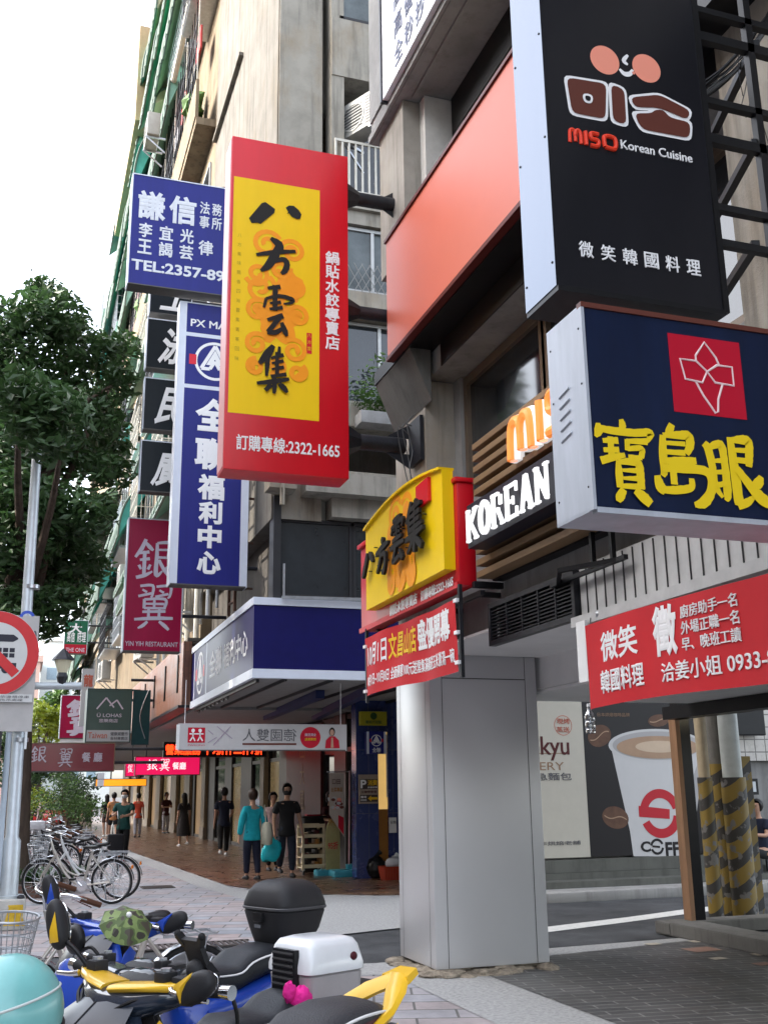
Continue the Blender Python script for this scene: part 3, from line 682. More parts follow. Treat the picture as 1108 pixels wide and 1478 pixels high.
for st, (a, c, w_, h_) in ((BA, (.08, .28, .33, .26)), (FANG, (.50, .24, .38, .34)), (YUN, (.93, .26, .40, .42)), (JI, (1.36, .28, .44, .44))): b.strokes(f3, st, a, c, w_, h_, BLET, z=.0, th=.03, kw=1.3)
for i in range(18): b.tube([f3.p(.2 + i * .09, .36 + .2 * (i % 3) / 2, 0), f3.p(.2 + i * .09, .36 + .2 * (i % 3) / 2, -.036)], .006, DMET, 5)
b.build('raised_lettering', t, 0)
b = MB(); f4 = FX(X - .022, 10.47, 3.2)
b.text('鍋貼水餃專賣店', f4, 1.0, .02, 1.75, .13, WLET, bold=.03); b.text('訂購專線:2322-1665', f4, 1.85, .02, 2.6, .12, WLET, bold=.02)
b.build('lettering', t, 0)
b = MB()
for y in (7.75, 10.25): b.bar((3.4, y, 3.22), (3.72, y, 3.22), .05, .05, DMET)
for y in (7.8, 8.6, 9.4, 10.2): b.bar((3.47, y, 3.15), (3.72, y, 3.15), .04, .04, DMET)
b.bar((3.46, 7.7, 3.15), (3.46, 10.4, 3.15), .04, .04, DMET)
b.build('support_frame', t, 0)
# promo banner under it
def cloth(b, fr, w, h, mat, nx=40, ny=10, amp=.02, z=0, ph=0.):
    vs = []
    for j in range(ny + 1):
        for i in range(nx + 1):
            x, y = w * i / nx, h * j / ny
            zz = amp * (math.sin(x * 3.1 + y * 2 + ph) + .5 * math.sin(x * 7.3 - y * 5 + ph)) 
            vs.append(fr.p(x, y + .012 * math.sin(x * 2.2 + ph), z + zz))
    return b.add(vs, [(j * (nx + 1) + i, j * (nx + 1) + i + 1, (j + 1) * (nx + 1) + i + 1, (j + 1) * (nx + 1) + i) for j in range(ny) for i in range(nx)], mat)
def drape(b, n0, fr, amp, ph=0., z=0):
    """push lettering laid on a flat frame out to the waving cloth"""
    for k in range(n0, len(b.v)):
        q = Vector(b.v[k]) - fr.o; x, y = q.dot(fr.r), q.dot(fr.u)
        q = q + fr.n * (z + amp * (math.sin(x * 3.1 + y * 2 + ph) + .5 * math.sin(x * 7.3 - y * 5 + ph))) + fr.u * (.012 * math.sin(x * 2.2 + ph))
        b.v[k] = tuple(fr.o + q)
RCL = M('red_banner_cloth', (.52, .018, .025), .6, var=.08, scale=2); YLET = M('yellow_lettering', (.8, .5, .02), .5, var=0)
t = thing('promo_banner', (3.3, 9, 2.5), 'red cloth opening banner with white and yellow text tied under the dumpling sign', 'banner')
fr = FX(3.28, 10.22, 2.53); b = MB(); cloth(b, fr, 2.42, .58, RCL, amp=.022)
n0 = len(b.v)
b.text('10月1日', fr, .07, .27, .66, .50, WLET, bold=.02, z=.004, th=.0015); b.text('文昌山店', fr, .70, .27, 1.42, .52, YLET, bold=.02, z=.004, th=.0015); b.text('盛優開幕', fr, 1.46, .27, 2.32, .54, WLET, bold=.03, z=.004, th=.0015)
b.text('10月1日~10月8日 全面優惠100元送雲集滿額送玉米濃湯一碗', fr, .07, .08, 2.36, .2, WLET, bold=.016, z=.004, th=.0015, ru=2)
drape(b, n0, fr, .022)
b.build('cloth', t, 60)
for (x, y) in ((0, .5), (0, .05), (2.42, .56), (2.42, .06), (2.42, .3)): b = MB(); b.bar(fr.p(x - .03, y, .01), fr.p(x + .04, y, .01), .04, .03, WLET); b.build('tie', t, 0)
for y in (10.24, 7.77): b = MB(); b.bar((3.29, y, 2.47), (3.29, y, 3.22), .03, .03, DMET); b.build('hanging_rod', t, 0)
# recruiting banner
t = thing('recruiting_banner', (3.5, 5, 2.13), 'long red vinyl recruiting banner hung under the arcade edge', 'banner')
fr = FX(3.48, 6.12, 2.10); b = MB(); cloth(b, fr, 2.9, .54, RCL, amp=.008, nx=50)
n0 = len(b.v)
b.text('微笑', fr, .19, .27, .62, .46, WLET, bold=.02, z=.003, th=.001); b.text('韓國料理', fr, .17, .075, .66, .22, WLET, bold=.02, z=.004); b.text('徵', fr, .78, .22, 1.02, .52, WLET, bold=.04, z=.004)
for i, st in enumerate(('廚房助手一名', '外場正職一名', '早、晚班工讀')): b.text(st, fr, 1.06, .415 - i * .092, 1.58, .49 - i * .092, WLET, bold=.008, z=.004)
b.text('洽姜小姐 0933-851', fr, .84, .075, 1.95, .185, WLET, bold=.01, z=.004)
drape(b, n0, fr, .008)
b.build('cloth', t, 60)
b = MB(); b.box(3.475, 3.5, 6.12, 6.24, 2.28, 2.68, WHITE); b.build('end_sleeve', t, 0)
b = MB(); b.tube([fr.p(.05, .53, 0), (3.5, 6.08, 2.69)], .004, WIRE, 5); b.ell((3.52, 6.0, 2.70), (.03, .03, .03), STEEL, 8, 6); b.build('tie', t, 40)
# plastic bottle hanging
PET = glass('clear_plastic', (.86, .9, .93), .08, .5)
t = thing('plastic_bottle', (3.5, 6.05, 1.8), 'clear plastic bottle hanging on a string below the recruiting banner', 'bottle')
p = PX(851, 1038, 3.5)
b = MB(); b.lathe([(.012, .17), (.013, .145), (.028, .125), (.033, .11), (.033, .08), (.030, .075), (.033, .07), (.033, .03), (.03, .025), (.033, .02), (.03, 0)], p + Vector((0, 0, -.09)), (0, .04, 1), PET, 14); b.build('body', t, 40)
b = MB(); b.lathe([(.015, .02), (.015, 0)], p + Vector((0, .003, .08)), (0, 0, 1), WHITE, 12); b.build('cap', t)
b = MB(); b.tube([p + Vector((0, 0, .1)), (3.48, 6.06, 2.14)], .003, WLET, 5); b.build('string', t)

# MISO projecting sign
Y = 3.7; NAVY = M('charcoal_acrylic', (.010, .010, .013), .3, var=.15, scale=4, stretch=(1, 1, .2), spec=.3); MIRS = M('polished_steel_side', (.10, .115, .145), .24, metal=1, var=0)
x0 = PY(803, 412, Y).x; x1 = PY(1043, 450, Y).x; z0 = PY(803, 412, Y).z; z1 = 6.3
yb = PX(760, 455, x0).y
t = thing('restaurant_sign', (x0, Y, z0), 'black projecting restaurant sign with a smiling face over brown Korean letters', 'sign')
b = MB(); b.box(x0 + .003, x1, Y, yb, z0, z1, NAVY); fr = FY(0, Y, 0)
SALC = M('salmon_print', (.83, .30, .21), .4, var=0); BRN = M('brown_print', (.115, .035, .025), .4, var=0); REDP = M('red_print', (.75, .05, .02), .4, var=0)
def pt(u, v): p = PY(u, v, Y); return (p.x, p.z)
for (u, v) in ((872, 87), (932, 99)): c = pt(u, v); b.disc(fr, c[0], c[1], .078, .078, SALC, .002)
def smooth_poly(pts): return catmull(pts + [pts[0]], 4)[:-1]
def pstroke(pts, w, mat, z):
    P = catmull([pt(*q) for q in pts], 5); L, Q = [], []
    for i, (x, y) in enumerate(P):
        a, c = P[max(i - 1, 0)], P[min(i + 1, len(P) - 1)]; d = math.hypot(c[0] - a[0], c[1] - a[1]) or 1
        k = w * (.4 + .6 * math.sin(math.pi * (i + .6) / len(P)))
        L.append((x - (c[1] - a[1]) / d * k, y + (c[0] - a[0]) / d * k)); Q.append((x + (c[1] - a[1]) / d * k, y - (c[0] - a[0]) / d * k))
    n = len(P); b.add([fr.p(*q, z) for q in L] + [fr.p(*q, z) for q in Q], [(i, n + i, n + i + 1, i + 1) for i in range(n - 1)], mat)
pstroke([(905, 80), (899, 88), (905, 94)], .011, WLET, .003); pstroke([(893, 100), (900, 107), (908, 107), (912, 101)], .013, WLET, .003)
b.disc(fr, *pt(913, 106), .008, .008, SALC, .004)
def blob(pts, grow, mat, z):
    q = [pt(*p) for p in pts]; out = []
    if sum(q[i - 1][0] * q[i][1] - q[i][0] * q[i - 1][1] for i in range(len(q))) < 0: q = q[::-1]
    n = len(q)
    for i in range(n):
        a, m_, d = q[i - 1], q[i], q[(i + 1) % n]
        def nrm(p_, r_): l = math.hypot(r_[0] - p_[0], r_[1] - p_[1]) or 1; return ((r_[1] - p_[1]) / l, -(r_[0] - p_[0]) / l)
        n1, n2 = nrm(a, m_), nrm(m_, d); sx, sy = n1[0] + n2[0], n1[1] + n2[1]; l = math.hypot(sx, sy) or 1; l2 = max(.4, (sx * n1[0] + sy * n1[1]) / l)
        out.append((m_[0] + sx / l * grow / l2, m_[1] + sy / l * grow / l2))
    rnd = []
    for i in range(n):
        a, m_, d = out[i - 1], out[i], out[(i + 1) % n]
        def tow(p_, r_, dist): l = math.hypot(r_[0] - p_[0], r_[1] - p_[1]) or 1; k = min(dist / l, .45); return (p_[0] + (r_[0] - p_[0]) * k, p_[1] + (r_[1] - p_[1]) * k)
        p1, p2 = tow(m_, a, .035), tow(m_, d, .035)
        for tt in (0, .33, .66, 1): rnd.append(((1 - tt) ** 2 * p1[0] + 2 * tt * (1 - tt) * m_[0] + tt * tt * p2[0], (1 - tt) ** 2 * p1[1] + 2 * tt * (1 - tt) * m_[1] + tt * tt * p2[1]))
    b.flat(fr, rnd, mat, z)
mi = [(817, 113), (873, 122), (872, 172), (825, 163)]; ii = [(881, 123), (899, 130), (902, 180), (884, 175)]
so_ = [(909, 142), (950, 138), (994, 161), (990, 173), (950, 156), (915, 155)]; so2 = [(914, 165), (939, 165), (944, 160), (956, 160), (964, 171), (994, 178), (993, 200), (925, 187)]
for k, pl in enumerate((mi, ii, so_, so2)): blob(pl, -.018 if False else .016, WLET, .002 + .0004 * k)
for k, pl in enumerate((mi, ii, so_, so2)): blob(pl, .002, BRN, .005 + .0004 * k)
blob([(840, 137), (853, 139), (852, 150), (842, 148)], .005, WLET, .0075); blob([(841, 138), (852, 140), (851, 149), (843, 147)], -.003, NAVY, .009)
fm = FY(pt(821, 205)[0], Y, pt(821, 205)[1]); 
miso(b, fm, .0, .0, (pt(888, 208)[0] - pt(821, 205)[0]) / 2.8, REDP, .011, -.004, 0)
b.text('Korean Cuisine', fr, pt(895, 213)[0], pt(895, 215)[1], pt(998, 233)[0], pt(895, 202)[1], WLET, bold=.012, z=.003)
c0, c1 = pt(834, 362), pt(1013, 388); 
for i, ch in enumerate('微笑韓國料理'):
    xx = c0[0] + (c1[0] - c0[0]) * i / 6 * 1.035; b.text(ch, fr, xx, c0[1] - .03, xx + .075, c0[1] + .05, WLET, bold=.02)
b.build('face', t, 40)
b = MB(); b.box(x0 - .004, x0 + .001, Y - .004, yb, z0, z1, MIRS)
for zz in (z0 + .12, z0 + .75, z0 + 1.3, z0 + 1.9):
    for yy in (Y + .02, yb - .02): b.ell((x0 - .005, yy, zz), (.004, .006, .006), DMET, 8, 5)
tag(b.build('side_panel', t, 0), 'polished steel side')
b = MB(); b.box(x1, x1 + .03, Y - .01, yb, z0 - .01, z1, BLACK); b.box(x0, x1, Y - .012, yb, z0 - .025, z0 - .001, BLACK); b.build('frame', t, 0)
# steel rack tying both signs to the wall
SRK = M('black_steel_angle', (.013, .013, .014), .4, var=.2)
t2 = thing('sign_rack', (3.2, 3.9, 4), 'black steel angle rack holding the projecting restaurant sign off the wall', 'steel rack')
b = MB(); ya = Y + .05
for v in (25, 62, 152, 205, 302, 352): 
    p = PY(1040, v, ya); b.bar((x1 + .03, ya, p.z), (3.72, ya, p.z - .005), .04, .035 if v not in (62, 205) else .05, SRK)
for u_ in (1095,): p = PY(u_, 200, ya); b.bar((p.x, ya, 3.9), (p.x, ya, 6.2), .04, .04, SRK)
for v in (62, 205, 352): p = PY(1090, v, ya); b.bar((p.x, ya, p.z), (p.x + .25, ya + .7, p.z), .04, .04, SRK)
b.build('angle_bars', t2, 0)
b = MB(); rr = random.Random(5)
for k in range(9):
    a0, a1 = PY(990 + rr.uniform(-8, 8), 145 + rr.uniform(-14, 14), Y + .28), PY(1112, 25 + rr.uniform(-14, 14), Y + .22); mid = (a0 + a1) / 2 + Vector((rr.uniform(-.02, .02), 0, -.07 + rr.uniform(-.03, .03)))
    b.tube([a0, mid, a1], rr.uniform(.004, .010), BLACK if k % 3 else WIRE, 5, sm=5)
for k in range(5):
    a0 = PY(1065 + k * 6, 80 + k * 5, Y + .24); b.tube([a0, a0 + Vector((rr.uniform(-.03, .03), 0, -.12)), a0 + Vector((rr.uniform(-.05, .05), 0, -.25 - .05 * k))], .003, WIRE if k % 2 else BLACK, 4, sm=5)
tag(b.build('cable_tangle'), 'tangled black cables slung behind the rack of the restaurant sign', 'cables')
# optician's box sign
Y2 = 3.58; z0b = PY(855, 735, Y2).z; z1b = PY(840, 440, Y2).z; xb = PY(848, 600, Y2).x; yb2 = PX(797, 620, xb).y
NAV2 = M('navy_acrylic', (.005, .011, .036), .35, var=.25, scale=5, stretch=(1, 1, .15), spec=.2); CRIM = M('crimson_print', (.45, .006, .025), .4, var=0); PINKL = M('pale_pink_print', (.80, .62, .62), .5, var=0)
SILV = M('white_sheet_metal', (.40, .43, .48), .45, metal=.2, var=.16, scale=5, stretch=(1, 1, .2))
t = thing('optician_sign', (xb, Y2, z0b), 'navy box sign with three yellow brush characters and a red square emblem', 'sign')
x1b = 3.40
b = MB(); b.box(xb + .012, x1b, Y2, Y2 + .02, z0b + .012, z1b - .012, NAV2); fr = FY(0, Y2, 0)
def pt2(u, v): p = PY(u, v, Y2); return (p.x, p.z)
sq = [pt2(963, 481), pt2(1067, 495), pt2(1075, 606), pt2(971, 594)]
xs = [(sq[0][0] + sq[3][0]) / 2, (sq[1][0] + sq[2][0]) / 2]; zs = [(sq[2][1] + sq[3][1]) / 2, (sq[0][1] + sq[1][1]) / 2]
b.rect(fr, xs[0], zs[0], xs[1], zs[1], CRIM, .002)
sw, sh = xs[1] - xs[0], zs[1] - zs[0]
def line(pts, mat=PINKL, r=.0055, z=.004, closed=True):
    P = [(xs[0] + x * sw, zs[0] + y * sh) for x, y in pts]
    b.tube([fr.p(x, y, z - .002) for x, y in P], r, mat, 6, closed=closed)
line([(.5, .56), (.36, .68), (.36, .75), (.5, .94), (.64, .76), (.68, .66), (.64, .65)][:7]); line([(.5, .56), (.36, .68), (.14, .68), (.19, .43), (.42, .41)]); line([(.5, .56), (.64, .66), (.86, .66), (.86, .42), (.60, .43)])
line([(.33, .41), (.42, .24), (.52, .10), (.56, .04), (.60, .06), (.62, .22), (.70, .42)], closed=False)
BAO = [[(.48, 1.0, .03), (.5, .92, .05), (.46, .86, .03)], [(.06, .92, .03), (.06, .82, .06), (.0, .74, .02)], [(.06, .86, .04), (.3, .84, .05), (.7, .84, .05), (1.0, .86, .05), (.9, .72, .02)],
       [(.12, .70, .03), (.4, .72, .045)], [(.26, .76, .04), (.26, .5, .045)], [(.12, .58, .03), (.4, .6, .04)], [(.06, .44, .05), (.3, .5, .045), (.5, .54, .03)], [(.56, .74, .04), (.54, .6, .03)], [(.54, .72, .03), (.92, .74, .045)], [(.55, .62, .03), (.8, .64, .04), (.78, .52, .04)], [(.55, .52, .03), (.80, .52, .03)],
       [(.36, .46, .03), (.36, .3, .05), (.36, .12, .045)], [(.36, .44, .03), (.60, .46, .05), (.72, .44, .055), (.74, .3, .055), (.74, .12, .05)], [(.42, .34, .02), (.68, .35, .035)], [(.42, .24, .02), (.68, .25, .035)], [(.38, .14, .03), (.72, .15, .04)], [(.42, .1, .045), (.34, .0, .06), (.3, -.06, .03)], [(.62, .1, .045), (.76, .02, .07), (.88, -.06, .055)]]
DAO = [[(.40, 1.0, .04), (.34, .9, .05), (.3, .84, .03)], [(.22, .84, .04), (.2, .6, .055), (.2, .38, .05), (.16, .3, .03)], [(.22, .84, .03), (.5, .86, .05), (.66, .86, .06), (.68, .74, .055), (.60, .62, .04)], [(.24, .74, .025), (.6, .75, .03)], [(.22, .62, .03), (.58, .63, .035)], [(.2, .50, .035), (.5, .52, .05), (.76, .54, .04)],
       [(.14, .40, .04), (.5, .42, .055), (.88, .42, .055), (1.0, .32, .06), (.96, .14, .06), (.82, .0, .065), (.66, -.04, .03)], [(.06, .3, .04), (.1, .16, .065), (.18, .1, .05)], [(.34, .36, .045), (.34, .2, .045)], [(.12, .12, .04), (.36, .13, .05), (.62, .18, .045), (.64, .3, .035)]]
YAN = [[(.02, .84, .04), (.08, .76, .05), (.12, .5, .045), (.14, .26, .04), (.24, .1, .02)], [(.08, .78, .03), (.28, .84, .05), (.32, .6, .045), (.32, .16, .05), (.28, .06, .02)], [(.14, .6, .02), (.3, .62, .03)], [(.14, .44, .02), (.3, .46, .03)], [(.16, .26, .03), (.3, .3, .03)],
       [(.44, .96, .04), (.46, .6, .055), (.48, .1, .06), (.47, .0, .045)], [(.46, .0, .045), (.62, .06, .045), (.74, .15, .02)], [(.46, .92, .03), (.66, .94, .055), (.74, .9, .05), (.72, .7, .05), (.70, .56, .04)], [(.48, .78, .025), (.7, .79, .03)], [(.48, .64, .03), (.7, .64, .035)], [(.50, .52, .04), (.68, .3, .055), (.86, .12, .07), (1.06, .04, .05)], [(.88, .44, .03), (.82, .34, .06), (.70, .28, .03)]]
YB = M('yellow_brush_print', (.78, .56, .012), .45, var=0)
for st, (u, v, u2, v2) in ((BAO, (864, 716, 936, 610)), (DAO, (944, 720, 1018, 618)), (YAN, (1021, 727, 1100, 633))):
    a, c = pt2(u, v), pt2(u2, v2); b.strokes(fr, st, a[0], a[1], c[0] - a[0], c[1] - a[1], YB, z=.003, kw=1.3)
b.build('face', t, 0)
b = MB(); b.box(xb - .004, xb + .01, Y2 - .006, yb2, z0b, z1b, SILV)
for zz in (z0b + .1, (z0b + z1b) / 2 + .1, z1b - .1): 
    for yy in (Y2 + .025, yb2 - .03): b.ell((xb - .005, yy, zz), (.003, .005, .005), DMET, 8, 5)
fs_ = FX(xb - .004, yb2, z0b)
for k in range(5):
    zz = .36 + .05 * k; b.obox(fs_.p(.13, zz, .003), (0, -.045, .008), (-.004, 0, .003), (0, .001, .004), SILV)
tag(b.build('side_panel', t, 0), 'white sheet metal side with louvres')
b = MB(); b.box(xb + .011, x1b, Y2 - .007, Y2 + .03, z0b - .012, z0b + .011, SILV); b.box(xb - .004, x1b, Y2 + .03, yb2, z0b - .003, z0b + .012, SILV)
b.box(xb - .004, x1b, Y2 - .008, Y2 + .03, z1b - .011, z1b + .012, BRN); b.box(xb + .011, x1b, Y2 + .03, yb2, z1b - .01, z1b, SILV)
b.build('frame', t, 0)
# ------------------------------------------------------------------ apartment building across the alley
AB = thing('apartment_building', (10, 40, 0), 'weathered concrete apartment building with green awnings across the alley', 'building')
XS, YA = 3.6, 16.2; ROOF = 32
CREAM = stained('cream_facade', (.21, .17, .12), (.065, .05, .035), streak=.85, warm=(.18, .125, .08))
ALY = stained('alley_concrete', (.30, .28, .24), (.05, .047, .04), streak=.6, warm=(.24, .19, .13))
ALYD = stained('dark_service_wall', (.11, .10, .09), (.04, .037, .032))
b = MB()
# street side wall, floors and corner pier
b.box(XS, XS + .3, 23.2, 78, 3.4, ROOF, CREAM)
b.box(XS + .3, 20, 23.2, 78, ROOF - .3, ROOF, CREAM)
b.build('street_wall', AB, 0)
b = MB(); b.box(XS, 4.43, YA, 23.19, 5.9, 33, CONCL)
b.build('corner_pier', AB, 0)
b = MB(); b.box(XS + .25, XS + .45, YA + .35, 23.19, 3.43, 5.89, ALYD); b.build('street_wall', AB, 0)
b = MB()
b.box(XS + .02, XS + .6, YA - .035, YA - .004, 5.9, 33, ALY); b.box(XS + .6, 4.43, YA - .03, YA - .004, 5.9, 33, ALY)
b.build('pier_facing', AB, 0)
for z in (9.15, 12.15, 14.9, 22.2, 25.2, 28.2):
    m = MB(); m.box(XS - .12, XS + .05, 23.3, 78, z, z + .28, CONCL, .0); m.build('ledge', AB, 0)
# alley side: spandrels and recesses  (plane YB)
YB = 16.0
def wallseg(x0, x1, z0, z1, nm='alley_wall', d=.35): m = MB(); m.box(x0, x1, YB, YB + d, z0, z1, ALY); return m.build(nm, AB, 0)
xL = 4.56
b = MB()
for (z0, z1) in ((5.95, 6.75), (7.55, 8.0), (9.6, 10.05), (11.35, 11.9), (14.35, 15.6), (17.2, 24)): b.box(xL, 22, YB, YB + .4, z0, z1, ALY)
b.box(xL, 4.8, YB + .02, YB + .4, 6.75, 24, ALY)
b.box(6.9, 22, YB + .05, YB + .4, 6.75, 17.2, ALY); b.box(4.45, 22, YB + 2.2, YB + 2.5, 6, 24, ALY)
b.box(xL - .5, 8, YB - .25, YB + .3, 6.28, 6.62, ALY); b.box(xL, 7.5, YB - .08, YB - .001, 11.62, 11.9, ALY)
b.box(4.8, 6.9, YB + .4, YB + 2.2, 11.75, 11.88, ALY); b.box(4.8, 6.9, YB + .4, YB + 2.2, 14.4, 14.55, ALY)
b.build('alley_wall', AB, 0)
def win(x0, x1, z0, z1, y, fm, gm, nv=2, par=AB, nm='window'):
    f = MB(); t = .06
    f.box(x0, x1, y - .04, y + .04, z1 - t, z1, fm); f.box(x0, x1, y - .04, y + .04, z0, z0 + t, fm)
    for k in range(nv + 1):
        x = x0 + (x1 - x0) * k / nv; f.box(x - t / 2, x + t / 2, y - .035, y + .035, z0 + t, z1 - t, fm)
    o = f.build(nm, par, 0); g = MB()
    for k in range(nv):
        xa, xb_ = x0 + (x1 - x0) * k / nv + t / 2, x0 + (x1 - x0) * (k + 1) / nv - t / 2
        g.box(xa, xb_, y - .006 + .02 * (k % 2), y + .006 + .02 * (k % 2), z0 + t, z1 - t, gm)
    g.build('pane', o, 0); return o
win(4.72, 6.6, 15.62, 17.15, YB + .06, FRAMED, GLASSG, 3)
win(4.82, 6.88, 12.0, 14.3, YB + .9, FRAMED, GLASSD, 2)
win(4.82, 6.88, 10.06, 11.33, YB + .12, FRAMEL, GLASSG, 4)
win(4.82, 6.88, 8.02, 9.58, YB + .3, FRAMEL, GLASSD, 3)
m = MB(); BAR = M('thin_grey_bar', (.22, .22, .21), .5, var=0)
for k in range(15): m.bar((4.83 + k * .14, YB + .02, 10.05), (4.83 + k * .14 + .3, YB + .02, 10.6), .012, .012, BAR); m.bar((4.83 + k * .14, YB + .025, 10.6), (4.83 + k * .14 + .3, YB + .025, 10.05), .012, .012, BAR)
m.build('window_guard', AB, 0)
RAILW = M('off_white_rail', (.52, .50, .44), .5, var=.12)
m = MB(); x0, x1, z0, z1 = 4.6, 6.9, 11.92, 12.98
m.box(x0, x1, YB - .07, YB - .03, z1 - .05, z1, RAILW); m.box(x0, x1, YB - .07, YB - .03, z0, z0 + .05, RAILW)
for k in range(19): m.box(x0 + k * .125, x0 + k * .125 + .035, YB - .065, YB - .035, z0 + .05, z1 - .05, RAILW)
m.build('balcony_railing', AB, 0)
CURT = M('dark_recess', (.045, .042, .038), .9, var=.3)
# big dark windows over the canopy
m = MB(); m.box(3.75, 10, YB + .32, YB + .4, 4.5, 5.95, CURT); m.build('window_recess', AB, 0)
for (xa, xb_) in ((3.72, 4.95), (5.0, 5.75), (5.8, 6.7)): win(xa, xb_, 4.62, 5.93, YB + .25, FRAMED, GLASSD, 1 if xa < 4 else 2)
m = MB(); m.box(3.62, 3.74, YB + .1, YB + .4, 4.5, 6.27, FRAMED); m.box(4.4, 4.7, YB + .28, YB + .31, 4.7, 5.3, M('dim_notice', (.12, .1, .07), .7)); m.build('corner_post', AB, 0)
m = MB(); m.tube([(3.66, YB - .3, 6.28), (3.66, YB - .3, 6.0), (3.66, YB - .3, 6.7)], .0 or .04, ALY, 8); m.box(3.45, 3.9, YB - .3, YB + .1, 6.28, 6.75, ALY, .02); m.build('cornice_block', AB, 20)
m = MB(); m.bar((3.72, YB - .1, 4.56), (7.2, YB - .1, 4.62), .04, .05, STEEL); m.bar((3.75, YB - .1, 4.56), (3.75, YB - .1, 5.1), .03, .03, STEEL); m.build('canopy_rail', AB, 0)
# ground floor: alley wall, stepped plinth, blue shop front corner, arcade ceiling
GW = stained('ground_floor_wall', (.25, .245, .235), (.08, .075, .07))
m = MB(); m.box(7.3, 24, YA + .02, YA + .3, .5, 5.9, GW); m.box(7.3, 7.5, YA + .3, 22, 0, 4.6, GW); m.build('ground_floor_wall', AB, 0)
PLIN = stained('dark_plinth_stone', (.13, .13, .115), (.04, .04, .035)); m = MB()
m.box(7.2, 24, 15.95, YA + .3, .08, .3, PLIN); m.box(7.1, 24, 15.6, 15.945, .08, .2, PLIN); m.box(7.25, 24, 16.0, YA + .3, .305, .5, PLIN)
m.build('stepped_plinth', AB, 0)
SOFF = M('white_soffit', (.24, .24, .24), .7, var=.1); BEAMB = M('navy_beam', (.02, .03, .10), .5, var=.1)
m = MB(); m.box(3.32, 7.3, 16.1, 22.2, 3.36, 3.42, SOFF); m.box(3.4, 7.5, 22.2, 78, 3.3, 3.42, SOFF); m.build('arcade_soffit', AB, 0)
for (u0, v0, u1, v1) in ((385, 1035, 462, 1002), (455, 1035, 545, 990)):
    p0, p1 = PZ(u0, v0, 3.28), PZ(u1, v1, 3.28)
    m = MB(); m.bar(p0, p1, .16, .14, BEAMB); m.build('soffit_beam', AB, 0)
m = MB()
for k in range(5): m.bar((3.9 + k * .75, 16.3, 3.33), (3.9 + k * .75, 22, 3.33), .03, .05, DMET)
m.build('soffit_ribs', AB, 0)
NVT = tiles('navy_tile', (.028, .045, .16), (.024, .04, .14), (.09, .10, .15), .5, 1.2, rough=.25, off=0, msize=.006, plane='XZ', var=.1, bump=.1)
x0, x1, z0, z1 = rectY(20.2, 514, 1030, 546, 1268); x2 = PY(561, 1200, 20.2).x
m = MB(); m.box(x0, x1, 20.2, 20.5, 0, 3.36, NVT); m.box(x2, 7.32, 20.2, 20.5, 0, 3.36, NVT); m.build('navy_shop_wall', AB, 0)
YLT = M('lit_yellow_panel', (.8, .55, .2), .5, var=.05, emit=(1, .62, .2), es=.16); OCH = M('ochre_panel', (.30, .13, .025), .5, var=.1)
zy = PY(553, 1168, 20.2).z
m = MB(); m.box(x1, x2, 20.26, 20.3, zy, 2.75, YLT); m.box(x1, x2, 20.25, 20.3, 0, zy - .002, OCH); m.box(x1 + .18, x1 + .2, 20.24, 20.255, 1.5, 2.7, WHITE); m.box(x1, x2, 20.25, 20.5, 2.752, 3.36, NVT); m.build('service_door', AB, 0)
# restaurant front along the arcade
XF = 6.72
DRED = M('dark_red_lacquer', (.07, .008, .008), .5, var=.25); CRP = M('cream_pillar', (.22, .17, .105), .5, var=.12); DKW = M('dark_timber', (.022, .016, .012), .4, var=.3)
WARMG = M('warm_lit_glass', (.16, .125, .075), .15, var=.35, scale=1.1, emit=(1, .72, .35), es=.03); GOLD = M('dull_gold', (.16, .09, .03), .5, var=.1)
m = MB(); m.box(XF + .3, XF + .5, 20.5, 78, 0, 3.3, DKW); m.build('shop_wall', AB, 0)
yy = 21.0; k = 0
seq = [('door', 1.5), ('dark', .9), ('door', 1.0), ('red', 3.4), ('dark', 1.0), ('glass', 1.4), ('cream', .5), ('door', 1.8), ('dark', 1.6), ('glass', 1.6), ('dark', 1.2), ('door', 2.0), ('dark', 1.4), ('cream', .8), ('gold', 2.4), ('dark', .6), ('cream', 1.4), ('glass', 2.5), ('cream', 1.4), ('dark', 1.2), ('glass', 3), ('cream', 1.6), ('gold', 3), ('cream', 2), ('glass', 4), ('cream', 2), ('dark', 3), ('cream', 2)]
for kind, w in seq:
    m = MB()
    if kind == 'cream': m.box(XF - .12, XF + .3, yy, yy + w, .02, 3.28, CRP, .01); m.box(XF - .15, XF + .28, yy - .03, yy + w + .03, 0.01, .42, M('taupe_base', (.2, .16, .12), .5)); m.build('pillar', AB, 20)
    elif kind == 'red': 
        m.box(XF - .04, XF + .3, yy, yy + w, .02, 3.2, DRED, .01); fr = FX(XF - .04, yy + w, 0); m.vtext('山大風', fr, w * .5, 2.9, .5, .62, GOLD, bold=.01); m.build('carved_panel', AB, 0)
    elif kind == 'dark': m.box(XF, XF + .3, yy, yy + w, .01, 3.28, DKW); m.build('timber_panel', AB, 0)
    else:
        gm = {'glass': WARMG, 'gold': M('amber_wall', (.22, .12, .05), .4, var=.3, emit=(1, .6, .2), es=.04), 'door': GLASSD}[kind]
        for q in (yy, yy + w): m.box(XF + .02, XF + .14, q - .05, q + .05, .01, 3.28, DKW)
        for z in (.06, 2.5, 3.2): m.box(XF + .025, XF + .135, yy + .05, yy + w - .05, z - .05, z + .05, DKW)
        o = m.build('shop_window' if kind != 'door' else 'door', AB, 0); g = MB(); g.box(XF + .07, XF + .09, yy + .05, yy + w - .05, .11, 2.45, gm); g.box(XF + .07, XF + .09, yy + .05, yy + w - .05, 2.55, 3.15, GLASSD); g.build('pane', o, 0)
    yy += w
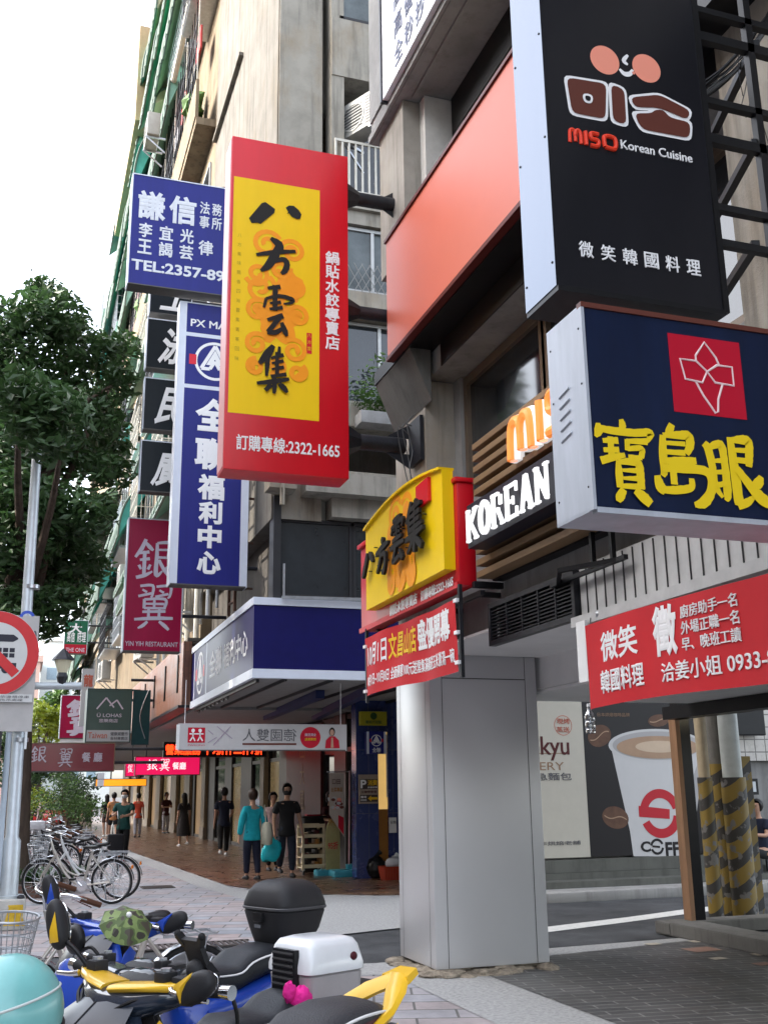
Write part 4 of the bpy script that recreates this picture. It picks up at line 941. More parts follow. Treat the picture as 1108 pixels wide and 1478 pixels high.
# brown parapet over the restaurant canopy
BRT = tiles('brown_parapet_tile', (.26, .12, .075), (.22, .10, .065), (.12, .07, .05), .3, .09, rough=.45, off=.5, msize=.006, plane='YZ', var=.18, bump=.15)
m = MB(); m.box(3.12, 3.3, 22.3, 60, 3.4, 4.72, BRT); m.build('parapet', AB, 0)
m = MB(); m.box(3.2, 3.6, 22.3, 60, 4.725, 4.8, CONCL); m.box(3.05, 3.6, 22.3, 60, 3.34, 3.395, DMET); m.build('parapet_coping', AB, 0)
for k in range(7):
    m = MB(); m.box(3.09, 3.118, 22.9 + k * 2.1, 23.0 + k * 2.1, 3.7, 4.5, DKW); m.build('parapet_slot', AB, 0)

RUST0 = M('terracotta_pot', (.3, .12, .07), .8)
# street side clutter --------------------------------------------------------------------
rr = random.Random(11)
def awnmat(n, c): return M(n, c, .5, var=.25, scale=1.3, stretch=(1, .5, 1), spec=.2)
AWC = {'teal': awnmat('teal_awning', (.05, .25, .21)), 'green': awnmat('green_awning', (.20, .32, .20)), 'emer': awnmat('emerald_awning', (.03, .25, .15)), 'cream': awnmat('cream_awning', (.38, .35, .22)), 'lime': awnmat('lime_awning', (.30, .50, .12)), 'mint': awnmat('mint_awning', (.17, .34, .27))}
RIB = M('awning_rib', (.07, .10, .08), .5, var=.1)
def awning(y0, y1, zb, h, d, c, xw=XS):
    if y1 - y0 > 5.5:                                # long runs are made up of separate lengths
        ym = y0 + min(rr.uniform(3.2, 4.8), (y1 - y0) / 2); awning(y0, ym - .12, zb + rr.uniform(-.12, .12), h * rr.uniform(.9, 1.05), d * rr.uniform(.88, 1.0), c); return awning(ym, y1, zb, h, d, c if rr.random() < .6 else rr.choice(['green', 'mint', 'teal', 'emer']))
    m = MB(); n = 8; secs = []
    for yv in (y0, y1): secs.append([(xw - d * math.sin(math.pi / 2 * i / n) ** .7 , yv, zb + h * math.cos(math.pi / 2 * i / n)) for i in range(n + 1)] + [(xw - d + .03 + (d - .03) * (i / n) , yv, zb + .02 + (h - .03) * 0 if i == 0 else zb + (h - .04) * math.cos(math.pi / 2 * (1 - i / n)) ** 1.0 * 0 + zb * 0 + .02) for i in range(1)])
    m.loft(secs, AWC[c], caps=True)
    k = max(2, int((y1 - y0) / .6))
    for q in range(k + 1):
        yv = y0 + (y1 - y0) * q / k
        m.tube([(xw - (d + .02) * math.sin(math.pi / 2 * i / n) ** .7, yv, zb + (h + .02) * math.cos(math.pi / 2 * i / n)) for i in range(n + 1)], .045, RIB, 5)
    m.bar((xw - d - .01, y0, zb + .02), (xw - d - .01, y1, zb + .02), .06, .06, RIB)
    return m.build('awning', AB, 40)
def cage(y0, y1, z0, z1, d, mat, step=.3, plants=True):
    m = MB(); xw = XS
    for z in np.arange(z0, z1 + .01, (z1 - z0) / 4):
        m.bar((xw - d, y0, z), (xw - d, y1, z), .025, .025, mat)
        for yv in (y0, y1): m.bar((xw, yv, z), (xw - d, yv, z), .025, .025, mat)
    yv = y0
    while yv <= y1 + .01: m.bar((xw - d, yv, z0), (xw - d, yv, z1), .018, .018, mat); yv += step
    for yv in (y0, y1):
        for k in range(4): m.bar((xw - d * k / 4, yv, z0), (xw - d * k / 4, yv, z1), .018, .018, mat)
    m.box(xw - d, xw, y0, y1, z0 - .05, z0 - .002, STEEL)
    return m.build('window_cage', AB, 0)
WCOL = [M('laundry_red', (.35, .05, .05), .8), M('laundry_pink', (.6, .42, .45), .8), M('laundry_white', (.65, .65, .66), .8), M('laundry_grey', (.2, .2, .22), .8)]
def streetwin(y0, y1, z0, z1, gm=GLASSG):
    f = MB(); x = XS
    f.box(x - .05, x - .002, y0, y1, z1 - .06, z1, FRAMEL); f.box(x - .05, x - .002, y0, y1, z0, z0 + .06, FRAMEL); n = 3
    for k in range(n + 1): q = y0 + (y1 - y0) * k / n; f.box(x - .05, x - .002, q - .03, q + .03, z0 + .06, z1 - .06, FRAMEL)
    o = f.build('window', AB, 0); g = MB(); g.box(x - .025, x - .003, y0 + .03, y1 - .03, z0 + .06, z1 - .06, gm); g.build('pane', o, 0)
rr = random.Random(11)
floors = [6.6, 9.6, 12.6, 15.0, 22.4, 25.4, 28.4]
for fi, z in enumerate(floors):
    y = 23.4 + rr.uniform(0, .6)
    while y < 72:
        w = rr.uniform(2.2, 3.4)
        streetwin(y, y + w, z + .75, z + 2.2, rr.choice([GLASSG, GLASSD, GLASSD]))
        q = rr.random()
        if q < .45: cage(y - .1, y + w + .1, z + .6, z + 2.3, rr.uniform(.5, .75), rr.choice([STEEL, RAILW, DMET]))
        elif q < .7: awning(y - .2, y + w + .2, z + 1.7, .75, .8, rr.choice(['green', 'teal', 'cream', 'mint', 'mint']))
        y += w + rr.uniform(.5, 1.6)
# long barrel awnings that form the skyline of the facade
for (y0, y1, zb, h, d, c) in ((26.6, 33, 24.4, 2.1, .8, 'green'), (29.6, 37, 26.9, 2.1, .8, 'emer'), (33, 44, 29.2, 2.5, .85, 'cream'), (27.8, 38, 21.5, 2.2, .8, 'mint'), (38, 56, 24.6, 2.8, 1.0, 'teal'), (54, 76, 22.4, 2.8, 1.1, 'teal'), (40, 52, 20.6, 2.2, .9, 'mint'), (44, 54, 9.4, 2.0, 1.0, 'teal'), (30, 36, 7.4, 1.2, .8, 'teal'), (60, 74, 8.2, 2.4, 1.1, 'mint'), (36, 41, 10.2, 1.6, .9, 'teal'), (50, 72, 13.6, 2.2, 1.0, 'green'), (30, 36, 14.8, 1.2, .8, 'green')): awning(y0, y1, zb, h, d, c)
BRWN = M('brown_metal_box', (.30, .22, .13), .6, var=.12)
m = MB(); m.box(XS - 1.0, XS, 37.5, 47, 27.5, 31.9, BRWN); m.build('enclosed_balcony', AB, 0)
# balcony with plants, laundry and a long rail
m = MB(); m.box(XS - .5, XS - .002, 23.3, 48, 17.9, 18.1, CREAM); m.box(XS - .53, XS - .45, 23.3, 48, 18.105, 19.2, CREAM); m.build('balcony_slab', AB, 0)
m = MB(); m.tube([(XS - .62, 24.5, 22.4), (XS - .62, 48, 22.1)], .09, RAILW, 8); m.build('drain_pipe', AB, 40)
m = MB()
for k in range(56): m.bar((XS - .5, 23.4 + k * .45, 19.2), (XS - .5, 23.4 + k * .45, 22.1), .025, .025, DMET if k % 5 else RAILW)
for z in (19.8, 20.5, 21.2): m.bar((XS - .5, 23.4, z), (XS - .5, 48, z), .03, .03, DMET)
m.build('balcony_grille', AB, 0)
PLT = M('pot_plant_green', (.06, .12, .03), .6, var=.4, scale=9)
random.seed(9)
for k in range(16):
    y = 24 + k * 1.4 + rr.uniform(-.2, .2); m = MB()
    if k % 3 == 1:
        m.ell((XS - .3, y, 19.65), (.3, .5, .45), PLT, 10, 8, wob=.35); m.lathe([(.14, 0), (.2, .3)], (XS - .28, y, 19.05), (0, 0, 1), RUST0, 10); m.box(XS - .44, XS - .01, y - .3, y + .3, 19.0, 19.04, STEEL)
        tag(m.build('pot_plant', None, 0), 'green pot plant behind the long balcony grille', 'plant', 'pot plants on the long balcony')
    else:
        mm = rr.choice(WCOL); m.box(XS - .38, XS - .32, y, y + .8, 21.4 - rr.uniform(.6, 1.2), 21.4, mm, .02); m.bar((XS - .35, y, 21.41), (XS - .35, y + .8, 21.41), .02, .02, STEEL)
        tag(m.build('hung_laundry', None, 0), 'piece of laundry hanging behind the long balcony grille', 'laundry', 'laundry on the long balcony')
for k in range(5):
    m = MB(); yv = 20.8 + k * 1.1
    m.tube([(XS - .06, yv, 5.2), (XS - .06, yv, rr.uniform(11, 15.5))], rr.uniform(.035, .06), rr.choice([STEEL, RAILW]), 8); m.build('wall_pipe', AB, 40)
m = MB(); m.box(XS - .10, XS - .004, 19.7, 23.1, 17.3, 17.38, CONCL); m.build('ledge', AB, 0)
for k in range(6):
    m = MB(); yv = 22.5 + k * 1.3; m.tube([(XS - .2, yv, 4.7), (XS - .2, yv, 7.2)], .06, rr.choice([STEEL, RAILW, DMET]), 8); m.build('wall_pipe', AB, 40)
cage(23.3, 25.3, 22.0, 25.0, .7, DMET, .25); cage(23.6, 27, 15.0, 15.7, .5, DMET, .3)
# vertical ladder rack at the corner beside the blue sign
m = MB(); RUST = M('rusty_steel', (.09, .05, .035), .7, var=.35)
for y in (17.6, 18.15): m.bar((3.3, y, 4.6), (3.3, y, 7.5), .05, .05, RUST)
for k in range(8): m.bar((3.3, 17.6, 4.8 + .38 * k), (3.3, 18.15, 4.8 + .38 * k), .035, .035, RUST)
for k in range(4): m.bar((3.3, 17.6, 5 + .8 * k), (3.6, 17.6, 5 + .8 * k), .035, .035, RUST)
tag(m.build('steel_ladder', None, 0), 'rusty steel ladder frame fixed at the corner beside the blue market sign', 'ladder')

# air conditioners --------------------------------------------------------------------
ACB = M('air_conditioner_casing', (.34, .34, .32), .5, var=.08); ACD = M('air_conditioner_grille', (.10, .10, .10), .6, var=.1)
def aircon(loc, rz, lab, s=1., bracket=True):
    t = thing('air_conditioner', (0, 0, 0), lab, 'air conditioner', 'air conditioner boxes on the apartment building')
    m = MB(); m.box(-.4, .4, -.15, .15, 0, .6, ACB, .015); m.build('casing', t, 25)
    m = MB(); fr = FY(0, -.15, 0); m.ringf(fr, -.08, .3, .22, .25, ACB, .012); m.disc(fr, -.08, .3, .22, .22, ACD, .003)
    for k in range(8): m.bar(fr.p(-.08 - .2, .1 + .055 * k, .012), fr.p(-.08 + .2, .1 + .055 * k, .012), .008, .012, ACB)
    for k in range(10): m.rect(fr, .2, .06 + .05 * k, .37, .085 + .05 * k, ACD, .003)
    m.build('fan_grille', t, 0)
    if bracket:
        m = MB()
        for x in (-.3, .3): m.bar((x, -.17, -.03), (x, .3, -.03), .04, .04, STEEL); m.bar((x, -.15, -.04), (x, .3, -.4), .03, .03, STEEL)
        m.build('bracket', t, 0)
    t.location = loc; t.rotation_euler = (0, 0, rz); t.scale = (s, s, s); return t
p = PY(520, 185, 15.75)
aircon((5.14, 15.95, p.z), R(-62), 'grey air conditioner box on a shelf above the white balcony railing', 1.15)
LA = ['air conditioner box beside the magenta restaurant sign', 'air conditioner box low over the brown parapet', 'air conditioner box above another one near the tree', 'white air conditioner box by the mint awning', 'air conditioner box in front of cream wall under the tree top', 'small air conditioner box near the green hanging sign', 'air conditioner box next to the dark square signs', 'air conditioner box high on the cream wall beyond the dark signs']
for i, (y, z, x) in enumerate(((24.0, 5.6, 3.0), (29.5, 5.2, 2.95), (34, 6.6, 3.0), (27.5, 19.9, 2.3), (38, 8.8, 3.0), (45, 6.2, 3.0), (27, 8.0, 3.0), (40, 14.0, 2.9))): aircon((x + .1, y, z), R(-90) + R(rr.choice([-8, 0, 6])), LA[i], 1.2)

# ------------------------------------------------------------------ signs hanging on it
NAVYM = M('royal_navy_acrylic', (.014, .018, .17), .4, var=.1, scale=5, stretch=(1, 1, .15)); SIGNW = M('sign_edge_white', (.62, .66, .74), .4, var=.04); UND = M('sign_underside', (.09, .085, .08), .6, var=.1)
def lightbox(name, Y, u0, v0, u1, v1, th, mat, side, lab, cat='sign', group=None, x1=None):
    X0, X1, Z0, Z1 = rectY(Y, u0, v0, u1, v1)
    if x1: X1 = x1
    t = thing(name, (X0, Y, Z0), lab, cat, group)
    m = MB(); m.box(X0 + .02, X1 - .02, Y, Y + .02, Z0 + .02, Z1 - .02, mat)
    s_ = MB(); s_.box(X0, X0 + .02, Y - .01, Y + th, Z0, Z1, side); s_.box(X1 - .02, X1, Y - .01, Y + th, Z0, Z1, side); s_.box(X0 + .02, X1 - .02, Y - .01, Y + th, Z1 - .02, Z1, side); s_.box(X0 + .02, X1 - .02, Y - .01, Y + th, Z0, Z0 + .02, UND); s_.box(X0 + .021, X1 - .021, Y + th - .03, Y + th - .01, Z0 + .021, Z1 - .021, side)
    s_.build('box_frame', t, 0)
    return t, m, FY(X0, Y, Z0), X1 - X0, Z1 - Z0
def mount(t, X1, Y, zs, xe=XS + .02):
    m = MB()
    for z in zs: m.tube([(X1, Y, z), (xe, Y, z)], .035, DMET, 8)
    m.build('mounting_arm', t, 40)
# law office sign
LETS = M('silver_lettering', (.58, .60, .64), .45, var=.12, scale=9)
t, m, fr, w, h = lightbox('law_office_sign', 17.0, 187, 262, 345, 420, .3, NAVYM, SIGNW, 'navy law office sign with silver characters and a telephone number', x1=3.35)
fm = fr
for i, ch in enumerate('謙信'): m.text(ch, fm, .12 + i * .54, 1.28, .60 + i * .54, 1.84, LETS, bold=.035)
for i, ch in enumerate('法事'): m.text(ch, fm, 1.20, 1.55 - i * .28, 1.38, 1.80 - i * .28, LETS, bold=.02)
for i, ch in enumerate('務所'): m.text(ch, fm, 1.42, 1.55 - i * .28, 1.60, 1.80 - i * .28, LETS, bold=.02)
for i, ch in enumerate('律師'): m.text(ch, fm, 1.20 + .5 * i, .74, 1.46 + .5 * i, 1.03, LETS, bold=.025)
for i, st in enumerate(('李王', '宜謁', '光芸')):
    for j, ch in enumerate(st): m.text(ch, fm, .15 + i * .36, .92 - j * .32, .39 + i * .36, 1.20 - j * .32, LETS, bold=.025)
m.text('TEL:2357-8977', fm, .06, .27, 2.0, .48, LETS, bold=.03)
m.build('face', t, 0); mount(t, 3.3, 17.12, (10.4, 11.9))
m = MB(); p0 = PY(285, 275, 17.1); m.bar((p0.x, 17.1, p0.z), (3.6, 17.4, p0.z + .5), .05, .05, RUST); m.build('stay', t, 0)
# supermarket vertical sign
t, m, fr, w, h = lightbox('supermarket_sign', 17.2, 252, 440, 356, 846, .3, NAVYM, SIGNW, 'long vertical navy and white supermarket sign with a round triangle logo', x1=3.42)
m.rect(fr, .02, .02, .13, h - .02, SIGNW, .002); m.rect(fr, w - .13, .02, w - .02, h - .02, SIGNW, .002)
for yy in (4.43, 3.46): m.rect(fr, .13, yy, w - .13, yy + .07, SIGNW, .002)
m.text('PX MART', fr, .2, 4.62, w - .2, 4.76, WLET, bold=.02)
def pxlogo(m, fr, cx, cy, r, z=.003):
    m.ringf(fr, cx, cy, r * .86, r, WLET, z)
    REDL = M('red_logo_bar', (.62, .02, .04), .4, var=0)
    for s in (-1, 1): m.rect(fr, cx + s * r * .9, cy - r * .26, cx + s * r * 1.25, cy + r * .26, REDL, z + .001) if s > 0 else m.rect(fr, cx - r * 1.25, cy - r * .26, cx - r * .9, cy + r * .26, REDL, z + .001)
    for s in (-1, 1):
        m.flat(fr, [(cx + s * q[0] * r, cy + q[1] * r) for q in ((0, .86), (.0, .58), (.42, -.22), (.18, -.22), (.0, .1), (0, -.16), (.1, -.42), (.62, -.42), (.78, -.3))][:5] , WLET, z + .002 + .0003 * s)
        m.bar(fr.p(cx, cy + r * .8, z), fr.p(cx + s * r * .66, cy - r * .42, z), r * .17, .004 + .0006 * s, WLET, up=fr.n); m.bar(fr.p(cx + s * r * .66, cy - r * .42, z), fr.p(cx + s * .24 * r, cy - r * .42, z), r * .17, .0045 + .0006 * s, WLET, up=fr.n); m.bar(fr.p(cx + s * .24 * r, cy - r * .42, z), fr.p(cx, cy + r * .0, z), r * .17, .005 + .0006 * s, WLET, up=fr.n)
pxlogo(m, fr, w / 2, 4.0, .36)
for ch, (yb_, s_) in zip('全聯福利中心', ((2.70, .62), (2.0, .60), (1.48, .46), (1.06, .40), (.64, .40), (.20, .40))): m.text(ch, fr, w / 2 - s_ / 2, yb_, w / 2 + s_ / 2, yb_ + s_ * .98, WLET, bold=.045)
m.build('face', t, 0); mount(t, 3.4, 17.35, (5.3, 7.2, 9.4))
# dark square signs in a column
DKA = M('dark_slate_acrylic', (.010, .014, .018), .35, var=.1, spec=.15)
LD = ['topmost of the dark square signs stacked by the facade', 'second dark square sign, under the topmost one', 'third dark square sign, above the lowest one', 'lowest of the dark square signs stacked by the facade']
for ch, (v0, v1, u0), lb in zip('上泳民廣', ((402, 455, 216), (462, 534, 211), (547, 622, 207), (637, 711, 202)), LD):
    t, m, fr, w, h = lightbox('square_sign', 19.0, u0, v0, u0 + 62, v1, .22, DKA, SIGNW, lb, group='dark square signs')
    m.text(ch, fr, w * .24, h * .12, w * .9, h * .84, WLET, bold=.03, skew=.25); m.build('face', t, 0); mount(t, fr.o.x + w - .02, 19.1, (fr.o.z + h / 2,))
# restaurant signs
MAG = M('magenta_acrylic', (.34, .004, .05), .38, var=.08, scale=4, stretch=(1, 1, .2)); MAGL = M('lit_magenta_acrylic', (.6, .01, .1), .3, var=0, emit=(1, .01, .12), es=.22); PNK = M('pale_lilac_lettering', (.60, .55, .64), .5, var=0)
YIN = [[(.26, 1.0, .04), (.16, .78, .05), (.0, .56, .03)], [(.26, .92, .03), (.36, .82, .05), (.46, .74, .03)], [(.1, .66, .03), (.36, .70, .04)], [(.12, .5, .03), (.38, .54, .04)], [(.24, .72, .04), (.24, .4, .045), (.24, .14, .04)], [(.1, .38, .035), (.16, .28, .03)], [(.40, .40, .03), (.34, .28, .035)], [(.04, .08, .04), (.26, .14, .045), (.46, .24, .02)],
       [(.56, .92, .035), (.56, .6, .045), (.56, .16, .05), (.72, .26, .02)], [(.56, .92, .03), (.88, .94, .045), (.88, .76, .04), (.84, .56, .03)], [(.58, .76, .025), (.86, .77, .03)], [(.58, .58, .03), (.86, .58, .03)], [(.62, .52, .035), (.76, .3, .045), (1., .06, .05)], [(.96, .46, .025), (.84, .34, .035), (.76, .3, .02)]]
YI = [[(.12, .98, .03), (.44, 1.0, .035), (.44, .78, .03), (.4, .72, .02)], [(.18, .9, .025), (.3, .84, .03)], [(.08, .74, .03), (.42, .82, .03)], [(.54, .98, .03), (.9, 1., .035), (.9, .78, .03), (.84, .72, .02)], [(.62, .9, .025), (.74, .84, .03)], [(.52, .74, .03), (.86, .82, .03)],
      [(.24, .68, .035), (.24, .46, .035)], [(.24, .67, .03), (.78, .69, .035), (.76, .46, .035)], [(.26, .57, .025), (.76, .58, .03)], [(.24, .47, .03), (.76, .48, .03)], [(.5, .68, .03), (.5, .48, .03)],
      [(.2, .38, .03), (.8, .41, .035)], [(.36, .46, .03), (.36, .2, .035)], [(.64, .46, .03), (.63, .2, .035)], [(.0, .2, .03), (.5, .24, .045), (1., .25, .035)], [(.34, .16, .03), (.22, .06, .04), (.1, -.0, .02)], [(.64, .17, .03), (.78, .08, .045), (.9, -.02, .03)]]
t, m, fr, w, h = lightbox('restaurant_blade_sign', 20.0, 181, 749, 262, 941, .3, MAG, SIGNW, 'tall magenta restaurant sign with brush characters and small Latin lettering', x1=2.75)
m.strokes(fr, YIN, w * .15, h * .52, w * .66, h * .32, PNK, kw=1.1); m.strokes(fr, YI, w * .18, h * .17, w * .66, h * .32, PNK, kw=1.1)
m.text('YIN YIH RESTAURANT', fr, .05, .10, w - .06, .19, PNK, bold=.012); m.build('face', t, 0); mount(t, 2.73, 20.15, (4.9, 6.2))
t, m, fr, w, h = lightbox('restaurant_blade_sign', 33.0, 87, 1003, 119, 1066, .3, MAG, SIGNW, 'small far magenta sign with two brush characters behind the dark green sign', x1=2.6)
m.strokes(fr, YIN, w * .12, h * .5, w * .62, h * .38, PNK, kw=1.3); m.strokes(fr, YI, w * .14, h * .08, w * .62, h * .38, PNK, kw=1.3); m.build('face', t, 0)
m = MB(); m.box(fr.o.x + .05, fr.o.x + w * .75, 33.02, 33.2, fr.o.z - .22, fr.o.z - .01, WHITE); m.build('lower_panel', t, 0); mount(t, 2.58, 33.1, (4.6,), 3.7)
MARO = M('maroon_acrylic', (.20, .006, .022), .2, var=0, coat=.4)
t, m, fr, w, h = lightbox('restaurant_banner_sign', 25.0, 35, 1072, 166, 1114, .25, MARO, M('bronze_edge', (.22, .13, .08), .4), 'wide maroon restaurant sign jutting out over the sidewalk', x1=None)
m.strokes(fr, YIN, w * .07, h * .3, w * .17, h * .58, PNK, kw=1.0); m.strokes(fr, YI, w * .37, h * .18, w * .16, h * .6, PNK, kw=1.0)
m.text('餐', fr, w * .63, h * .33, w * .73, h * .67, PNK, bold=.02); m.text('廳', fr, w * .76, h * .33, w * .86, h * .67, PNK, bold=.02); m.build('face', t, 0); mount(t, fr.o.x + w - .02, 25.1, (fr.o.z + .2, fr.o.z + .5), 3.15)
t, m, fr, w, h = lightbox('lit_restaurant_sign', 30.0, 195, 1092, 289, 1119, .2, MAGL, MAG, 'glowing magenta sign of the restaurant inside the arcade', x1=None)
m.strokes(fr, YIN, w * .18, h * .25, w * .16, h * .6, LITW, kw=.9); m.strokes(fr, YI, w * .37, h * .25, w * .16, h * .6, LITW, kw=.9); m.text('餐廳', fr, w * .57, h * .3, w * .78, h * .7, LITW, bold=.015); m.build('face', t, 0)
m = MB()
for x in (.3, w - .3): m.bar(fr.p(x, h, -.1), (fr.o.x + x, 30.1, 3.34), .03, .03, DMET)
m.build('hanger', t, 0)
t, m, fr, w, h = lightbox('lit_restaurant_sign', 32.5, 181, 1100, 200, 1121, .2, MAGL, MAG, 'second glowing magenta sign half hidden behind the larger one', x1=None)
m.strokes(fr, YIN, w * .2, h * .25, w * .35, h * .6, LITW); m.build('face', t, 0); m = MB(); m.bar((fr.o.x + .2, 32.6, fr.o.z + h), (fr.o.x + .2, 32.6, 3.34), .03, .03, DMET); m.build('hanger', t, 0)
LEDR = M('lit_red_led', (.9, .02, .01), .5, var=0, emit=(1, .03, .005), es=1.6)
t, m, fr, w, h = lightbox('led_board', 29.0, 236, 1071, 384, 1093, .15, M('black_led_panel', (.012, .006, .006), .5, var=0), BLACK, 'red scrolling LED board behind the white knife banner', cat='led sign')
m.text('營業服務 午9折件二件7折', fr, .05, .06, w - .08, h - .06, LEDR, bold=.03); m.build('face', t, 0)
m = MB()
for x in (.4, w - .4): m.bar(fr.p(x, h, -.08), (fr.o.x + x, 29.08, 3.34), .03, .03, DMET)
m.build('hanger', t, 0)
YLIT = M('lit_amber_strip', (.9, .45, .04), .5, var=0, emit=(1, .28, .01), es=.35)
t, m, fr, w, h = lightbox('lit_strip_sign', 38, 138, 1124, 212, 1135, .2, YLIT, DMET, 'long glowing amber strip sign deep in the arcade', x1=None); m.build('face', t, 0)
m = MB(); m.bar(fr.p(w * .8, h, -.1), fr.p(w * .8, h + .6, -.1), .04, .04, DMET); m.bar(fr.p(w * .3, h, -.1), fr.p(w * .3, h + .6, -.1), .04, .04, DMET); m.rect(fr, .06, .02, .28, h + .2, WACR, .01); m.build('hanger', t, 0)
# dark green cafe sign
DGRN = M('dark_green_acrylic', (.035, .075, .062), .35, var=0, coat=.2); PGRY = M('pale_grey_panel', (.45, .47, .48), .5, var=0)
t, m, fr, w, h = lightbox('cafe_sign', 27.0, 125, 994, 190, 1072, .9, DGRN, M('dark_teal_side', (.012, .05, .055), .4), 'dark green square sign with a white mountain outline logo', x1=None)
m.rect(fr, .03, .03, w - .03, .30, PGRY, .003)
for a, c in (((.22, .62), (.42, .83)), ((.42, .83), (.60, .65)), ((.50, .68), (.66, .79)), ((.66, .79), (.80, .62))): m.bar(fr.p(a[0] * w, a[1] * h, .004), fr.p(c[0] * w, c[1] * h, .004), .035, .006, PNK, up=fr.n)
m.text('Ü LOHAS', fr, w * .23, h * .47, w * .78, h * .55, PNK, bold=.01); m.text('悠樂商店', fr, w * .28, h * .37, w * .70, h * .44, PNK, bold=.01)
m.text('Taiwan', fr, w * .06, h * .08, w * .48, h * .19, M('brick_lettering', (.45, .12, .08), .5, var=0), bold=.01); m.text('健康減量市', fr, w * .55, h * .13, w * .94, h * .2, M('slate_lettering', (.1, .1, .11), .5, var=0), bold=.01); m.text('食材專賣店', fr, w * .55, h * .05, w * .94, h * .11, M('slate_lettering', (.1, .1, .11)), bold=.01)
m.build('face', t, 0); mount(t, fr.o.x + w - .02, 27.3, (3.9, 4.4), 3.2)
m = MB(); m.box(fr.o.x + w + .03, fr.o.x + w + .45, 27.02, 27.1, fr.o.z - .05, fr.o.z + h - .02, M('dark_teal_side', (.012, .05, .055))); m.tube([fr.p(w + .4, h, .01), fr.p(w + .2, h * .5, .02), fr.p(w + .35, .1, .01)], .012, STEEL, 5, sm=5); m.build('side_board', t, 0)
# far green and red agency sign
t, m, fr, w, h = lightbox('agency_sign', 45.0, 93, 895, 127, 944, .3, M('bottle_green_acrylic', (.01, .11, .055), .35, var=0), SIGNW, 'far green and red hanging sign beside the tree', x1=None)
m.rect(fr, .03, .03, w - .03, h * .28, CRIM, .003); m.text('大', fr, w * .2, h * .62, w * .75, h * .9, WLET, bold=.03); m.text('高信', fr, w * .12, h * .34, w * .45, h * .66, WLET); m.text('府理', fr, w * .55, h * .34, w * .92, h * .66, WLET); m.text('THE ONE', fr, w * .1, h * .06, w * .9, h * .18, PNK, bold=.01)
m.build('face', t, 0); mount(t, fr.o.x + w - .02, 45.1, (fr.o.z + .5, fr.o.z + 1.2))
m = MB(); X0, X1, Z0, Z1 = rectY(30.5, 117, 965, 135, 1048); m.box(X0, X1, 30.5, 30.7, Z0, Z1, PGRY); m.text('龍', FY(X0, 30.5, Z0), .05, (Z1 - Z0) * .68, X1 - X0 - .03, (Z1 - Z0) * .9, M('brick_lettering', (.45, .12, .08)), bold=.03); m.bar((X1, 30.6, Z0 + 1), (3.2, 30.6, Z0 + 1), .05, .05, DMET)
tag(m.build('hanging_board', None, 0), 'narrow grey hanging board with a faded red character by the dark green sign', 'sign')

# canopy sign wrapping the corner
t = thing('canopy_sign', (3.3, 16, 3.3), 'wide navy canopy fascia with white bands wrapping the supermarket corner', 'sign')
X0 = 3.30; zt, zb_ = 4.56, 3.31
DNVY = M('deep_navy_acrylic', (.006, .006, .08), .4, var=.1, scale=4)
m = MB(); m.box(X0, 8.2, 15.98, 16.08, zb_ + .14, zt - .12, DNVY); m.build('front_face', t, 0)
m = MB(); m.box(X0 - .015, 8.2, 15.96, 16.08, zt - .118, zt, SIGNW); m.box(X0 - .015, 8.2, 15.96, 16.08, zb_, zb_ + .138, SIGNW); m.box(X0 - .02, X0 + .05, 16.082, 22.2, zt - .118, zt, SIGNW); m.box(X0 - .02, X0 + .05, 16.082, 22.2, zb_, zb_ + .138, SIGNW); m.build('white_band', t, 0)
m = MB(); m.box(X0, X0 + .04, 16.09, 22.2, zb_ + .14, zt - .12, DNVY); fr = FX(X0, 22.2, zb_)
m.rect(fr, .3, .14, 1.9, zt - zb_ - .12, SIGNW, .002); m.rect(fr, .42, .14, 1.78, zt - zb_ - .12, DNVY, .004); pxlogo(m, fr, 1.1, .62, .42, .006)
m.text('全聯', fr, 2.2, .36, 3.5, .88, WLET, bold=.03); m.text('福利中心', fr, 3.7, .40, 5.8, .84, WLET, bold=.02); m.build('side_face', t, 0)
m = MB(); m.bar((X0 + .1, 16.1, zb_ - .03), (X0 + .1, 22.2, zb_ - .03), .05, .05, DMET)
for k in range(8): m.tube([(X0 + .1, 18.5 + .45 * k, zb_), (X0 + .12, 18.7 + .45 * k, zb_ - .1), (X0 + .1, 18.95 + .45 * k, zb_)], .012, BLACK, 5, sm=4)
m.build('wiring', t, 0)
# knife maker's banner, its printing seen mirrored from behind
t, m, fr, w, h = lightbox('hanging_banner', 17.0, 257, 1045, 500, 1084, .012, M('white_banner_cloth', (.46, .45, .45), .7, var=.05), M('white_banner_cloth', (.46, .45, .45)), 'white banner with mirrored characters and a red square emblem under the canopy', cat='banner')
m.rect(fr, .15, h * .3, .42, h * .85, CRIM, .023)
for k in (-1, 1):
    m.disc(fr, .285 + k * .055, h * .74, .028, .028, WLET, .026, 12); 
    for a, c in (((.055, .68), (.055, .5)), ((.055, .52), (.1, .36)), ((.055, .52), (.02, .36)), ((.0, .62), (.11, .62))): m.bar(fr.p(.285 + k * a[0], a[1] * h, .025), fr.p(.285 + k * c[0], c[1] * h, .025), .02, .004 + .001 * k, WLET, up=fr.n)
GRYL = M('grey_print', (.10, .10, .11), .6, var=0)
m.text('德國雙人', fr, w * .37, h * .36, w * .69, h * .82, GRYL, bold=.0, z=.024, mirror=True); m.rect(fr, w * .37, h * .22, w * .69, h * .29, BRN, .024)
m.disc(fr, w * .775, h * .5, .17, .17, CRIM, .024); m.text('全民狂殺', fr, w * .74, h * .55, w * .81, h * .66, PNK, z=.028, bold=.01, mirror=True); m.text('換購集點', fr, w * .74, h * .38, w * .81, h * .49, YLET, z=.028, bold=.01, mirror=True)
